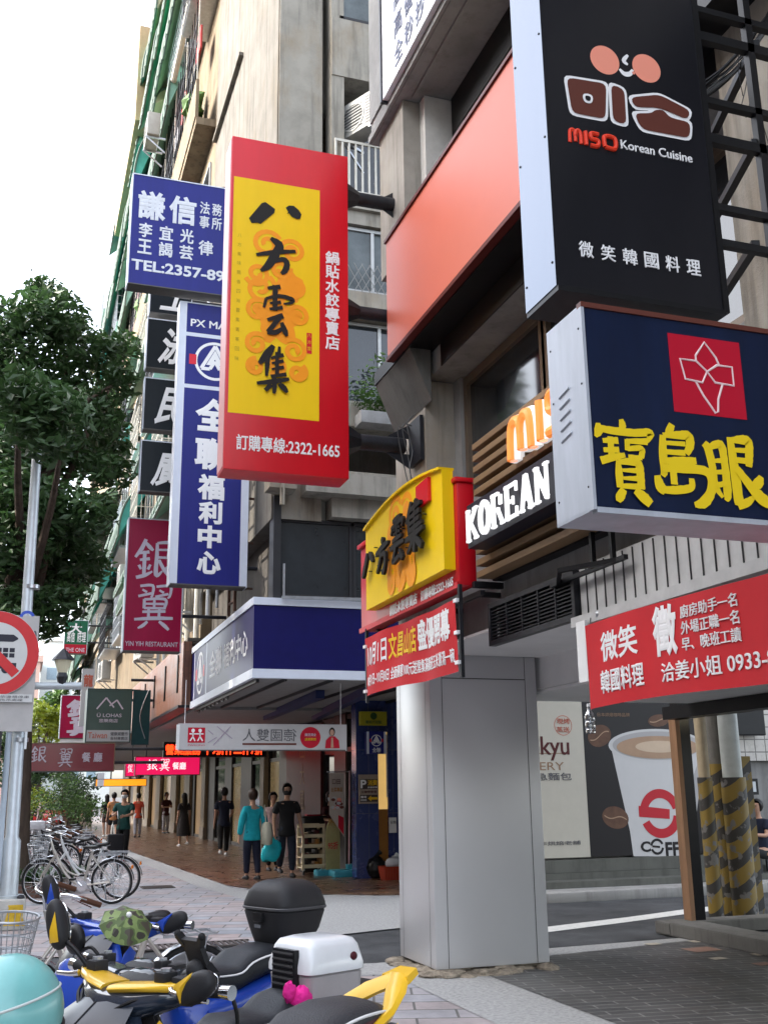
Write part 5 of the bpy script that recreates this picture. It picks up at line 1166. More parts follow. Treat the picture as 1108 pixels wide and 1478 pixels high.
# printed woman in a red jacket
SKN = M('printed_skin', (.46, .28, .2), .6, var=0)
m.flat(fr, [(w * .865, h * .1), (w * .955, h * .1), (w * .95, h * .4), (w * .925, h * .55), (w * .895, h * .55), (w * .87, h * .4)], CRIM, .024); m.disc(fr, w * .908, h * .72, .05, .07, BLET, .025); m.disc(fr, w * .907, h * .69, .035, .05, SKN, .027); m.flat(fr, [(w * .9, h * .12), (w * .917, h * .12), (w * .913, h * .5), (w * .903, h * .5)], SKN, .026)
for (a, c) in (((.2, .2), (.30, .9)), ((.22, .9), (.31, .45)), ((.17, .3), (.22, .5)), ((.17, .75), (.2, .6))): m.bar(fr.p(a[0] * w, a[1] * h, .024), fr.p(c[0] * w, c[1] * h, .024), .012, .003, M('faint_lilac_print', (.32, .26, .34), .6, var=0), up=fr.n)
m.text('ZWILLING', fr, .15, h * .18, .42, h * .24, CRIM, bold=.0, z=.024)
m.build('face', t, 0)
m = MB()
for x in (.1, w - .1): m.tube([fr.p(x, h, -.005), (fr.o.x + x, 17.0, 3.36)], .006, WLET, 5)
m.box(fr.o.x - .03, fr.o.x + .02, 16.97, 16.985, fr.o.z + .02, fr.o.z + h - .02, WHITE); m.build('cords', t, 0)

# bakery and coffee boards on the alley wall
IVORY = M('ivory_board', (.46, .43, .36), .5, var=.03); 
Y = 16.05
x0, x1, z0, z1 = rectY(Y, 700, 1015, 845, 1236); z1 = 3.3; z0 = .53
t = thing('bakery_board', (x0, Y, z0), 'ivory bakery board with dark red script lettering beside the coffee picture', 'billboard')
m = MB(); m.box(x0, x1, Y, YA + .015, z0, z1, IVORY); fr = FY(0, Y, 0)
def q(u, v): p = PY(u, v, Y); return p.x, p.z
DBR = M('dark_plum_lettering', (.07, .012, .012), .5, var=0); TANL = M('tan_lettering', (.25, .15, .09), .5, var=0)
def bx(st, u0, v0, u1, v1, mat, **k): a, c = q(u0, v1), q(u1, v0); m.text(st, fr, a[0], a[1], c[0], c[1], mat, **k)
bx('hankyu', 735, 1063, 820, 1098, DBR, bold=.012); bx('BAKERY', 738, 1100, 813, 1112, TANL, bold=.0); bx('阪急麵包', 745, 1104, 824, 1118, TANL, bold=.005) if False else bx('阪急麵包', 756, 1115, 824, 1127, M('slate_lettering', (.1, .1, .11)), bold=.008)
a, c = q(740, 1088), q(818, 1087); m.rect(fr, a[0], a[1], c[0], a[1] + .012, TANL, .003)
c = q(812, 1047); m.ringf(fr, c[0], c[1], .155, .165, M('brick_lettering', (.45, .12, .08)), .003); bx('現烤', 803, 1037, 821, 1045, M('brick_lettering', (.45, .12, .08)), bold=.005); bx('蒸送', 803, 1049, 821, 1057, M('brick_lettering', (.45, .12, .08)), bold=.005)
bx('日本90年烘焙老舖', 742, 1213, 837, 1222, M('slate_lettering', (.1, .1, .11)), bold=.006)
m.build('board', t, 0)
x2 = PY(1062, 1200, Y).x
t = thing('coffee_board', (x1, Y, z0), 'black billboard showing a large white coffee cup and coffee beans', 'billboard')
CBK = M('black_print', (.013, .011, .012), .35, var=0); CUPW = M('printed_cup_white', (.50, .49, .48), .45, var=.02); CUPS = M('printed_cup_side', (.34, .33, .325), .45, var=.02); COFF = M('printed_coffee', (.34, .22, .14), .45, var=.12, scale=3); CREM = M('printed_crema', (.50, .38, .27), .45, var=.05); BEAN = M('printed_bean', (.10, .05, .03), .45, var=.25, scale=8)
m = MB(); m.box(x1 + .004, x2, Y + .01, YA + .014, z0, z1, CBK); fr = FY(0, Y + .01, 0)
TOPC = ((887, 1078), (1013, 1078)); 
def pl(pts, mat, z): m.flat(fr, [q(*p_) for p_ in pts], mat, z)
pl([(881, 1076), (1016, 1076), (1004, 1180), (1000, 1236), (914, 1236), (909, 1200)], CUPW, .002)
a = q(948, 1076); rx = (q(1018, 1076)[0] - q(880, 1076)[0]) / 2
m.disc(fr, a[0], a[1], rx, .28, CUPW, .004, 48); m.disc(fr, a[0] + .01, a[1] + .0, rx * .93, .24, CUPS, .006, 48); m.disc(fr, a[0] + .02, a[1] - .03, rx * .86, .19, COFF, .008, 48); m.disc(fr, a[0] + .04, a[1] - .02, rx * .5, .10, CREM, .010, 32)
m.flat(fr, [q(1013, 1085), q(1017, 1085), q(1004, 1180), q(1000, 1236), q(990, 1236), q(1000, 1120)], CUPS, .0035)
REDC = M('printed_red', (.42, .015, .025), .45, var=0); c = q(953, 1174); 
m.ringf(fr, c[0], c[1], .25, .40, REDC, .005, a0=R(14), a1=R(168)); m.ringf(fr, c[0], c[1], .25, .40, REDC, .0055, a0=R(205), a1=R(352)); pl([(921, 1163), (966, 1168), (966, 1182), (922, 1179)], REDC, .006)
bx('C', 925, 1214, 938, 1230, CBK, bold=.035, z=.006); m.ringf(fr, *q(948, 1222), .09, .13, CBK, .006, a0=R(20), a1=R(170)); m.ringf(fr, *q(948, 1222), .09, .13, CBK, .0065, a0=R(200), a1=R(350)); pl([(941, 1220), (952, 1221), (952, 1224), (941, 1223)], CBK, .007); bx('FFEE', 961, 1214, 1002, 1236, CBK, bold=.035, z=.006)
def bean(u, v, ru, rv, ang):
    c = q(u, v); k = Y / 1540
    pts = [(c[0] + k * (ru * math.cos(t_) * math.cos(ang) - rv * math.sin(t_) * math.sin(ang)), c[1] + k * (ru * math.cos(t_) * math.sin(ang) + rv * math.sin(t_) * math.cos(ang))) for t_ in [2 * math.pi * i / 28 for i in range(28)]]
    m.flat(fr, pts, BEAN, .003)
    m.add([fr.p(c[0] + k * (ru * .85 * s_) * math.cos(ang), c[1] + k * (ru * .85 * s_) * math.sin(ang) + k * (rv * .18 * math.sin(3 * s_) + d_), .005) for d_ in (-.9, .9) for s_ in [i / 6 - 1 for i in range(13)]], [(i, i + 1, 14 + i, 13 + i) for i in range(12)], COFF)
bean(865, 1062, 22, 17, .35); bean(888, 1180, 24, 17, -.2); bean(1026, 1190, 18, 22, .2); bean(950, 1040, 20, 10, .1)
m.text('日本烘焙咖啡品牌', fr, *q(862, 1034), *q(908, 1029), TANL, bold=0)
m.build('board', t, 0)
# white tiled wall and a framed notice further along the alley wall
TIL = tiles('white_wall_tile', (.45, .42, .38), (.42, .39, .36), (.12, .11, .1), .22, .22, rough=.3, off=0, msize=.012, plane='XZ', var=.08, bump=.2)
m = MB(); m.box(x2 + .01, 22, Y + .06, YA + .016, 2.05, 3.35, TIL); m.build('tiled_wall', AB, 0)
m = MB(); p0, p1 = PY(1074, 1124, 16.1), PY(1092, 1147, 16.1); m.box(p0.x, p1.x, 16.05, 16.1, p1.z, p0.z, BLACK); m.rect(FY(0, 16.05, 0), p0.x + .05, p1.z + .05, p1.x - .05, p0.z - .05, PGRY); tag(m.build('framed_notice', None, 0), 'small black framed notice on the alley wall beside the striped poles', 'picture frame')
m = MB(); p0, p1 = PY(1052, 1030, 16.0), PY(1100, 1062, 16.0); m.box(p0.x, p1.x, 15.9, 16.0, p1.z, p0.z + .3, BLACK, .02); tag(m.build('dark_menu_board', None, 0), 'dark board hung high on the white tiled wall behind the poles', 'board')

# small notices on the shop front
def board(name, Y, u0, v0, u1, v1, th, mat, lab, cat='sign'):
    X0, X1, Z0, Z1 = rectY(Y, u0, v0, u1, v1); m = MB(); m.box(X0, X1, Y, Y + th, Z0, Z1, mat); return m, FY(X0, Y, Z0), X1 - X0, Z1 - Z0
m, fr, w, h = board('parking_sign', 20.1, 518, 1118, 546, 1160, .05, M('tan_board', (.30, .24, .19), .5, var=0), '')
m.rect(fr, .02, h * .5, w - .02, h * .84, M('dark_brown_panel', (.05, .035, .03), .5, var=0), .002); m.text('P', fr, w * .08, h * .53, w * .38, h * .82, WLET, bold=.03); m.text('消費', fr, w * .44, h * .62, w * .95, h * .82, YLET, bold=.02); m.text('折抵停車', fr, w * .44, h * .53, w * .95, h * .59, WLET)
m.rect(fr, .02, h * .06, w - .02, h * .3, M('dark_brown_panel', (.05, .035, .03)), .002); m.flat(fr, [(w * .45, h * .18), (w * .62, h * .28), (w * .62, h * .22), (w * .94, h * .22), (w * .94, h * .14), (w * .62, h * .14), (w * .62, h * .08)], YLET, .005); m.text('賣場', fr, w * .08, h * .19, w * .38, h * .27, WLET); m.text('停車場', fr, w * .08, h * .09, w * .38, h * .16, WLET); m.text('全聯停車場', fr, w * .1, h * .36, w * .9, h * .45, DBR)
tag(m.build('parking_sign', None, 0), 'tan parking notice with a white P and yellow arrow on the navy wall', 'parking sign')
m, fr, w, h = board('', 20.05, 520, 1027, 558, 1047, .1, M('olive_yellow_panel', (.36, .32, .02), .5, var=0), ''); m.disc(fr, w * .5, h * .68, .07, .07, M('leaf_green_print', (.03, .08, .02), .5, var=0)); m.rect(fr, w * .47, h * .4, w * .53, h * .62, M('leaf_green_print', (.03, .08, .02)), .004); m.text('郵局代收點', fr, w * .2, h * .12, w * .8, h * .36, M('leaf_green_print', (.03, .08, .02)), bold=.01); m.box(fr.o.x + .1, fr.o.x + w - .1, 20.15, 20.2, fr.o.z, fr.o.z + h, DMET)
tag(m.build('yellow_notice', None, 0), 'yellow notice with a green emblem above the small navy supermarket sign', 'sign')
m, fr, w, h = board('', 19.9, 529, 1056, 557, 1088, .12, NAVYM, ''); m.rect(fr, .0, .0, w * .12, h, SIGNW, .003); m.rect(fr, w * .88, 0, w, h, SIGNW, .003); pxlogo(m, fr, w * .5, h * .6, w * .28); m.text('全聯', fr, w * .28, h * .06, w * .72, h * .28, WLET, bold=.02); m.box(fr.o.x + w * .2, fr.o.x + w * .8, 20.02, 20.2, fr.o.z + h * .4, fr.o.z + h * .5, DMET)
tag(m.build('supermarket_plate', None, 0), 'small navy supermarket plate with the round logo on the shop corner', 'sign')
m, fr, w, h = board('', 20.12, 562, 1180, 572, 1202, .04, WHITE, ''); m.text('公告', fr, .01, h * .6, w - .01, h * .8, GRYL); tag(m.build('paper_notice', None, 0), 'white paper notice beside the lit yellow door', 'notice')
# ------------------------------------------------------------------ trees and planting
LEAF = {}
def leafmat(n, c, var=.45):
    if n in LEAF: return LEAF[n]
    m, t, b = mk(n); LEAF[n] = m
    tc = t.nodes.new('ShaderNodeTexCoord'); ns = t.nodes.new('ShaderNodeTexNoise'); ns.inputs['Scale'].default_value = 1.7; ns.inputs['Detail'].default_value = 3
    t.links.new(tc.outputs['Object'], ns.inputs['Vector'])
    mr = t.nodes.new('ShaderNodeMapRange'); mr.inputs[1].default_value = .3; mr.inputs[2].default_value = .7; mr.inputs[3].default_value = 1 - var; mr.inputs[4].default_value = 1 + var
    t.links.new(ns.outputs[0], mr.inputs[0]); mx = t.nodes.new('ShaderNodeVectorMath'); mx.operation = 'SCALE'; mx.inputs[0].default_value = c
    t.links.new(mr.outputs[0], mx.inputs['Scale']); t.links.new(mx.outputs[0], b.inputs['Base Color']); b.inputs['Roughness'].default_value = .45
    tl = t.nodes.new('ShaderNodeBsdfTranslucent'); t.links.new(mx.outputs[0], tl.inputs[0]); ms = t.nodes.new('ShaderNodeMixShader'); ms.inputs[0].default_value = .3
    t.links.new(b.outputs[0], ms.inputs[1]); t.links.new(tl.outputs[0], ms.inputs[2]); t.links.new(ms.outputs[0], t.nodes['Material Output'].inputs[0]); return m
BARK = M('tree_bark', (.075, .055, .042), .9, var=.4, scale=5, bump=.8, bscale=14, stretch=(1, 1, .35))
def leaves(name, parent, clumps, per, size, mat, seed=1, flat=.55, droop=.3):
    """leaf blades (folded diamonds) scattered through ellipsoid clumps: (centre, radii)"""
    g = np.random.default_rng(seed); P = []
    for (c, r) in clumps:
        n = int(per * (r[0] * r[1] * r[2]) ** (2 / 3)); d = g.normal(size=(n, 3)); d /= np.linalg.norm(d, axis=1)[:, None]
        rad = g.random(n) ** .42; P.append(np.array(c) + d * rad[:, None] * np.array(r) + g.normal(size=(n, 3)) * .05)
    P = np.concatenate(P); n = len(P)
    a = g.normal(size=(n, 3)); a[:, 2] = a[:, 2] * flat - droop; a /= np.linalg.norm(a, axis=1)[:, None]
    h = g.normal(size=(n, 3)); b = np.cross(a, h); b /= np.linalg.norm(b, axis=1)[:, None]; nn = np.cross(a, b)
    s = size * (.6 + .8 * g.random(n))[:, None]
    V = np.stack([P - a * s, P + b * s * .42 + nn * s * .12, P + a * s, P - b * s * .42 + nn * s * .12], 1).reshape(-1, 3)
    off = Vector((0, 0, 0)); q = parent
    while q is not None: off = off + q.location; q = q.parent
    V = V - np.array(off)
    F = (np.arange(n)[:, None] * 4 + np.array([[0, 1, 2, 3]]))
    F = np.concatenate([F[:, [0, 1, 2]], F[:, [0, 2, 3]]])
    me = bpy.data.meshes.new(name); me.from_pydata(V.tolist(), [], F.tolist()); me.materials.append(mat); me.update()
    o = bpy.data.objects.new(name, me); COL.objects.link(o)
    if parent is not None: o.parent = parent
    return o
def limbs(m, base, top, r0, r1, targets, seed=2):
    g = random.Random(seed); base, top = Vector(base), Vector(top)
    mid = (base + top) / 2 + Vector((g.uniform(-.2, .2), g.uniform(-.2, .2), 0))
    m.tube([base - Vector((0, 0, .1)), base + (mid - base) * .1, mid, top], [r0 * 1.5, r0 * 1.05, (r0 + r1) / 2, r1], BARK, 12, sm=4)
    for tg in targets:
        tg = Vector(tg); st = base + (top - base) * g.uniform(.55, .95); k = (st + tg) / 2 + Vector((g.uniform(-.3, .3), g.uniform(-.3, .3), g.uniform(0, .5)))
        m.tube([st, k, tg], [r1 * .75, r1 * .45, r1 * .12], BARK, 7, sm=4)
# the big street tree on the left
TY = 20.0
t = thing('street_tree', (-.1, TY, 0), 'big dark green street tree with a dense drooping crown left of the facade', 'tree')
g = random.Random(4); cl = []
for (u, v, ru, rv) in ((20, 480, 80, 60), (75, 455, 62, 44), (120, 520, 60, 52), (168, 500, 40, 26), (175, 548, 26, 40), (40, 560, 90, 60), (120, 590, 66, 56), (150, 640, 46, 56), (-40, 560, 80, 120), (20, 640, 70, 50), (95, 660, 72, 40), (160, 680, 40, 34), (60, 730, 70, 50), (120, 745, 52, 46), (20, 770, 80, 60), (90, 800, 62, 46), (130, 815, 38, 34), (50, 850, 66, 44), (-40, 720, 90, 100), (95, 868, 40, 34), (20, 870, 60, 34), (65, 420, 34, 20), (190, 500, 16, 14), (150, 730, 24, 22), (70, 905, 26, 22), (25, 700, 50, 40), (60, 770, 46, 40), (0, 830, 60, 44), (112, 770, 36, 34), (150, 600, 36, 36), (100, 480, 40, 34), (15, 905, 46, 30), (-30, 860, 60, 40), (45, 800, 50, 40), (85, 840, 46, 36)):
    y = TY + g.uniform(-1.5, 1.5); c = PY(u, v, y); k = y / 1560
    cl.append(((c.x, c.y, c.z), (ru * k * .92, max(ru, rv) * k * .95, rv * k * .92)))
for (u, v, ru, rv) in ((48, 610, 44, 40), (30, 570, 50, 40), (72, 640, 36, 26), (95, 590, 40, 40)):
    c = PY(u, v, 14.2); k = 14.2 / 1560; cl.append(((c.x, c.y, c.z), (ru * k, .5, rv * k)))
m = MB(); base = PZ(22, 1260, 0); limbs(m, (base.x, TY, 0), PY(38, 640, TY), .21, .13, [c for c, r in cl[::2]], 5)
m.tube([PY(22, 720, TY), PY(60, 690, TY - .2), PY(100, 650, TY - .4)], [.13, .1, .05], BARK, 8, sm=4); m.build('trunk', t, 50)
leaves('crown', t, cl, 1900, .092, leafmat('dark_green_leaf', (.040, .086, .026)), 3)
# street trees behind
def tree(y, u, vtop, vbot, ru, mat, lab, seed, size=.1, per=420, hidden=False):
    g = random.Random(seed); c = PY(u, (vtop + vbot) / 2, y); k = y / 1560; H = (vbot - vtop) * k / 2
    t = thing('street_tree', (c.x, y, 0), lab, 'tree'); cl = []
    for i in range(15):
        a = g.uniform(0, 6.28); q = g.random() ** .5; w = ru * k
        cl.append(((c.x + w * .75 * q * math.cos(a), y + w * .75 * q * math.sin(a), c.z + g.uniform(-.75, .75) * H), (w * g.uniform(.3, .5), w * g.uniform(.3, .5), H * g.uniform(.25, .42))))
    m = MB(); limbs(m, (c.x, y, 0), (c.x + .2, y, c.z), .2, .1, [q[0] for q in cl[:7]], seed); m.build('trunk', t, 50)
    leaves('crown', t, cl, per, size, mat, seed); return t
LT = leafmat('sunlit_leaf', (.20, .26, .02)); MDG = leafmat('mid_green_leaf', (.06, .12, .025)); DKL = leafmat('deep_green_leaf', (.028, .06, .02))  # the yellow green leaves carry sunlight in their colour
tree(62, 62, 1012, 1100, 34, LT, 'sunlit yellow green street tree beyond the maroon sign', 21, .16, 300)
tree(72, 95, 985, 1075, 40, MDG, 'mid green street tree behind the sunlit yellow one', 22, .18, 260)
tree(52, 40, 1090, 1170, 40, DKL, 'dark low street tree under the maroon sign by the traffic pole', 23, .14, 300)
tree(58, 105, 1105, 1180, 36, DKL, 'dark green tree far along the kerb near the amber sign', 24, .14, 300)
tree(80, 20, 1000, 1140, 50, DKL, 'far dark street tree behind the traffic pole', 25, .2, 200)
tree(90, -60, 900, 1140, 70, DKL, 'tall far street tree at the edge behind the round sign', 26, .24, 160)
# shrubs along the kerb, planter with strap leaves
def shrub(name, c, r, lab, mat, seed, size=.05, per=900):
    t = thing(name, (c[0], c[1], 0), lab, 'plant'); g = random.Random(seed)
    cl = [((c[0] + g.uniform(-.6, .6) * r[0], c[1] + g.uniform(-.6, .6) * r[1], c[2] + g.uniform(-.4, .5) * r[2]), (r[0] * .5, r[1] * .5, r[2] * .5)) for _ in range(8)]
    m = MB()
    for q, _ in cl: m.tube([(c[0], c[1], 0), ((c[0] + q[0]) / 2, c[1], q[2] * .5), q], [.04, .025, .008], BARK, 6, sm=3)
    m.build('stem', t, 50); leaves('foliage', t, cl, per, size, mat, seed); return t
shrub('shrub', (1.45, 33, 1.5), (1.0, 1.4, .9), 'bushy green shrub with pale flecks above the parked bicycles', MDG, 31)
shrub('shrub', (.5, 36, 1.2), (.9, 1.4, .9), 'yellow green lit shrub by the kerb near the pole', LT, 32, .05, 500)
shrub('shrub', (2.0, 44, 1.6), (.8, 1.6, 1.1), 'dark shrub beyond the bushy one, below the amber strip', DKL, 33)
FERN = leafmat('fern_leaf', (.07, .15, .03))
STRAP = leafmat('strap_leaf', (.03, .085, .02))
def strap_plant(x, y, n, L, lab, seed):
    g = random.Random(seed); m = MB()
    for i in range(n):
        a = g.uniform(0, 6.28); l = L * g.uniform(.6, 1.1); w = .018; P = []
        bx_, by_ = x + g.uniform(-.25, .25), y + g.uniform(-.3, .3)
        for k in range(6):
            s_ = k / 5; P.append(Vector((bx_ + math.cos(a) * l * .75 * s_, by_ + math.sin(a) * l * .75 * s_, .2 + l * (1.1 * s_ - .95 * s_ * s_))))
        sd_ = Vector((-math.sin(a), math.cos(a), 0)); vs = []
        for k, p in enumerate(P): ww = w * (1 - (k / 5) ** 2 * .95); vs += [p + sd_ * ww, p - sd_ * ww]
        m.add(vs, [(2 * k, 2 * k + 1, 2 * k + 3, 2 * k + 2) for k in range(5)], STRAP)
    o = m.build('strap_leaf_plant'); return tag(o, lab, 'plant')
PLB = tiles('brick_planter', (.13, .065, .045), (.1, .05, .04), (.1, .09, .08), .22, .07, rough=.85, plane='XZ', var=.3)
m = MB(); m.box(-.9, .95, 19.0, 23.0, 0, .22, PLB, .02); m.box(-.82, .87, 19.08, 22.9, .221, .235, M('planter_soil', (.05, .04, .03), .95)); tag(m.build('planter'), 'low brown brick planter behind the bicycles at the tree foot', 'planter')
strap_plant(.35, 19.6, 110, .75, 'green strap leaf plant in the brick planter left of the bicycle frame', 1)
strap_plant(.82, 20.3, 90, .65, 'green strap leaf plant in the planter behind the bicycle frame', 2)
strap_plant(-.3, 20.2, 90, .7, 'green strap leaf plant in the planter beside the striped block', 3)

t = thing('balcony_planter', (5.35, 15.9, 7.5), 'leafy ferns in a grey trough on the alley balcony right of the tall red sign', 'plant')
m = MB(); m.box(4.95, 5.95, 15.62, 15.98, 7.5, 7.72, CONCD, .02); m.build('trough', t, 20)
fr_ = random.Random(6); m = MB()
for i in range(70):
    a = fr_.uniform(0, 6.28); l = fr_.uniform(.35, .8); P = []; bx_, by_ = fr_.uniform(5.02, 5.9), fr_.uniform(15.68, 15.9)
    for k in range(7): s_ = k / 6; P.append(Vector((bx_ + math.cos(a) * l * .7 * s_, by_ + min(0, math.sin(a)) * l * .7 * s_ + max(0, math.sin(a)) * .05 * s_, 7.72 + l * (1.3 * s_ - .95 * s_ * s_))))
    for k in range(6):
        d_ = (P[k + 1] - P[k]); sd_ = d_.cross(Vector((0, 0, 1))); sd_ = sd_.normalized() if sd_.length > 1e-5 else Vector((1, 0, 0)); w_ = .10 * math.sin(math.pi * (k + .8) / 6.8) + .01
        m.add([P[k], P[k] + sd_ * w_ + d_ * .8, P[k] + d_ * .55], [(0, 1, 2)], FERN); m.add([P[k], P[k] - sd_ * w_ + d_ * .8, P[k] + d_ * .55], [(0, 2, 1)], FERN)
m.build('fronds', t, 0)
leaves('foliage', t, [((5.2, 15.85, 8.25), (.35, .22, .4)), ((5.6, 15.85, 8.1), (.4, .22, .35)), ((5.35, 15.9, 8.6), (.22, .15, .3))], 900, .05, MDG, 17)
# ------------------------------------------------------------------ pole, signs, lantern
YST = M('yellow_hazard_paint', (.52, .34, .03), .7, var=.25, scale=10); WST = M('worn_white_concrete', (.40, .39, .36), .85, var=.2, scale=5, bump=.3)
py = 15.0; pb = PY(12, 1285, py); pt_ = PY(54, 660, py); ptop = PY(54, 650, py)
t = thing('concrete_block', (pb.x, py, 0), 'white and yellow hazard striped concrete block at the foot of the traffic pole', 'block')
x1 = PY(38, 1300, py - .3).x; m = MB(); m.box(x1 - .75, x1, py - .35, py + .35, 0, .36, WST, .03)
fr = FY(x1 - .75, py - .35, 0)
for k in range(3): m.flat(fr, [(.02 + k * .3, .05), (.16 + k * .3, .05), (.06 + k * .3, .30), (-.06 + k * .3 if k else .02, .30)], BLACK if k % 2 else YST, .003); 
m.flat(fr, [(.5, .06), (.72, .06), (.72, .30), (.56, .30)], YST, .004); m.flat(fr, [(.36, .06), (.48, .06), (.42, .32), (.30, .32)], BLACK, .0045)
m.build('block', t, 30); m = MB()
for sx in (-1, 1): m.ell((pb.x + sx * .16, py - .2, .37), (.05, .05, .04), DMET, 8, 6)
m.build('anchor_bolt', t, 40)
t = thing('street_pole', (pb.x, py, .36), 'galvanised street pole with a lantern arm left of the trees', 'pole')
GALV = M('pale_galvanised_paint', (.46, .50, .52), .4, metal=.35, var=.12, scale=4)
m = MB(); m.tube([(pb.x, py, .36), (pb.x, py, 1.05), (pb.x, py, 1.1), (ptop.x, py, ptop.z)], [.125, .118, .085, .066], GALV, 18); m.build('shaft', t, 40)
m = MB(); m.lathe([(.2, .03), (.2, 0)], (pb.x, py, .36), (0, 0, 1), GALV, 20); m.build('base_plate', t, 20)
m = MB(); m.tube([(pb.x - .14, py - .1, .5), (pb.x - .13, py - .1, 2.6)], .04, M('blue_grey_conduit', (.4, .47, .53), .4, var=.05), 10); m.build('conduit', t, 40)
a0 = PY(38, 990, py); m = MB(); m.tube([(a0.x, py, a0.z), (PY(118, 990, py).x, py, PY(118, 990, py).z)], .05, GALV, 12); m.build('arm', t, 40)
c = PY(90, 978, py); m = MB()
LGL = M('lantern_milk_glass', (.62, .58, .42), .3, var=.05)
ch = lambda z_: PY(90, z_, py).z
m.lathe([(.0, ch(935)), (.03, ch(938)), (.14, ch(950)), (.155, ch(953))][::-1], (c.x, py, 0), (0, 0, 1), DMET, 6); m.lathe([(.05, ch(990)), (.075, ch(977)), (.07, ch(971))][::-1] if False else [(.06, ch(971)), (.075, ch(977)), (.05, ch(988))], (c.x, py, 0), (0, 0, 1), DMET, 6)
o = m.build('lantern', t, 0); m = MB(); m.lathe([(.12, ch(953)), (.06, ch(971))], (c.x, py, 0), (0, 0, 1), LGL, 6); m.build('lamp_shade', o, 0)
m = MB(); 
for z in (2.3, 2.75, 4.35): m.lathe([(.1, .05), (.1, 0)], (pb.x + .02, py, z), (0, 0, 1), STEEL, 16)
m.build('band_clamp', t, 30)
# white back board and round prohibition sign
sc_ = PY(-8, 943, py - .18); rS = (PY(57, 943, py - .18).x - sc_.x)
t = thing('traffic_sign', (sc_.x, py - .2, sc_.z), 'round red and white no buses traffic sign on the galvanised pole', 'traffic sign')
SWH = M('sign_white', (.60, .61, .60), .45, var=.04); SRED = M('sign_red', (.58, .03, .035), .35, var=.05); SBLK = M('sign_black', (.025, .025, .04), .4, var=0)
m = MB(); m.lathe([(rS, .015), (rS, 0)], sc_, (0, -1, 0), STEEL, 48); fr = FY(sc_.x, sc_.y - .015, sc_.z)
m.disc(fr, 0, 0, rS * .995, rS * .995, SRED, .002, 64); m.disc(fr, 0, 0, rS * .735, rS * .735, SWH, .004, 64)
k = rS / 65.
m.flat(fr, [(-60 * k * .6, 29 * k), (26 * k, 29 * k), (33 * k, 24 * k), (33 * k, 22 * k), (26 * k, 18 * k), (-60 * k * .6, 18 * k)], SBLK, .006)
for i in range(8):
    for j in range(2): m.rect(fr, (-44 + i * 9.4) * k, (2 - j * 8) * k, (-36.5 + i * 9.4) * k, (8.5 - j * 8) * k, SBLK, .006)
m.rect(fr, -38 * k, -23 * k, 33 * k, -14 * k, SBLK, .006)
for x in (-24, 18): m.disc(fr, x * k, -24 * k, 6 * k, 6 * k, SBLK, .0065)
m.flat(fr, [(-38 * k, 28 * k), (-28 * k, 38 * k), (38 * k, -26 * k), (28 * k, -36 * k)], SRED, .008)
m.build('disc', t, 20); m = MB(); m.rect(FY(sc_.x, sc_.y - .03, sc_.z), rS * .35 - .12, -rS * 1.12, rS * .35 + .32, -rS * .94, SWH, .0); m.text('依違規停車', FY(sc_.x, sc_.y - .03, sc_.z), rS * .35 - .08, -rS * 1.03, rS * .35 + .28, -rS * .97, GRYL, bold=0); m.text('拖吊處理', FY(sc_.x, sc_.y - .03, sc_.z), rS * .35 - .08, -rS * 1.10, rS * .35 + .2, -rS * 1.045, GRYL, bold=0); m.build('notice_plate', t, 0)
a, c2 = PY(-40, 886, py - .15), PY(46, 1056, py - .15)
m = MB(); m.box(a.x, c2.x, py - .16, py - .14, c2.z, a.z, M('grey_back_board', (.46, .45, .44), .5, var=.06), .004); fr = FY(c2.x, py - .16, a.z); m.ringf(fr, -.16, -.03, .06, .1, M('blue_print', (.05, .1, .5), .4, var=0), .003, a0=R(20), a1=R(170)); m.text('P', fr, -.06, -.8, -.02, -.2, GRYL, bold=0); m.build('back_board', t, 0)
m = MB(); m.box(c2.x - .42, c2.x - .36, py - .25, py - .1, 1.7, c2.z - .003, DMET); m.box(c2.x - .08, c2.x - .05, py - .2, py - .1, 2.2, c2.z - .003, STEEL); m.build('bracket', t, 0)

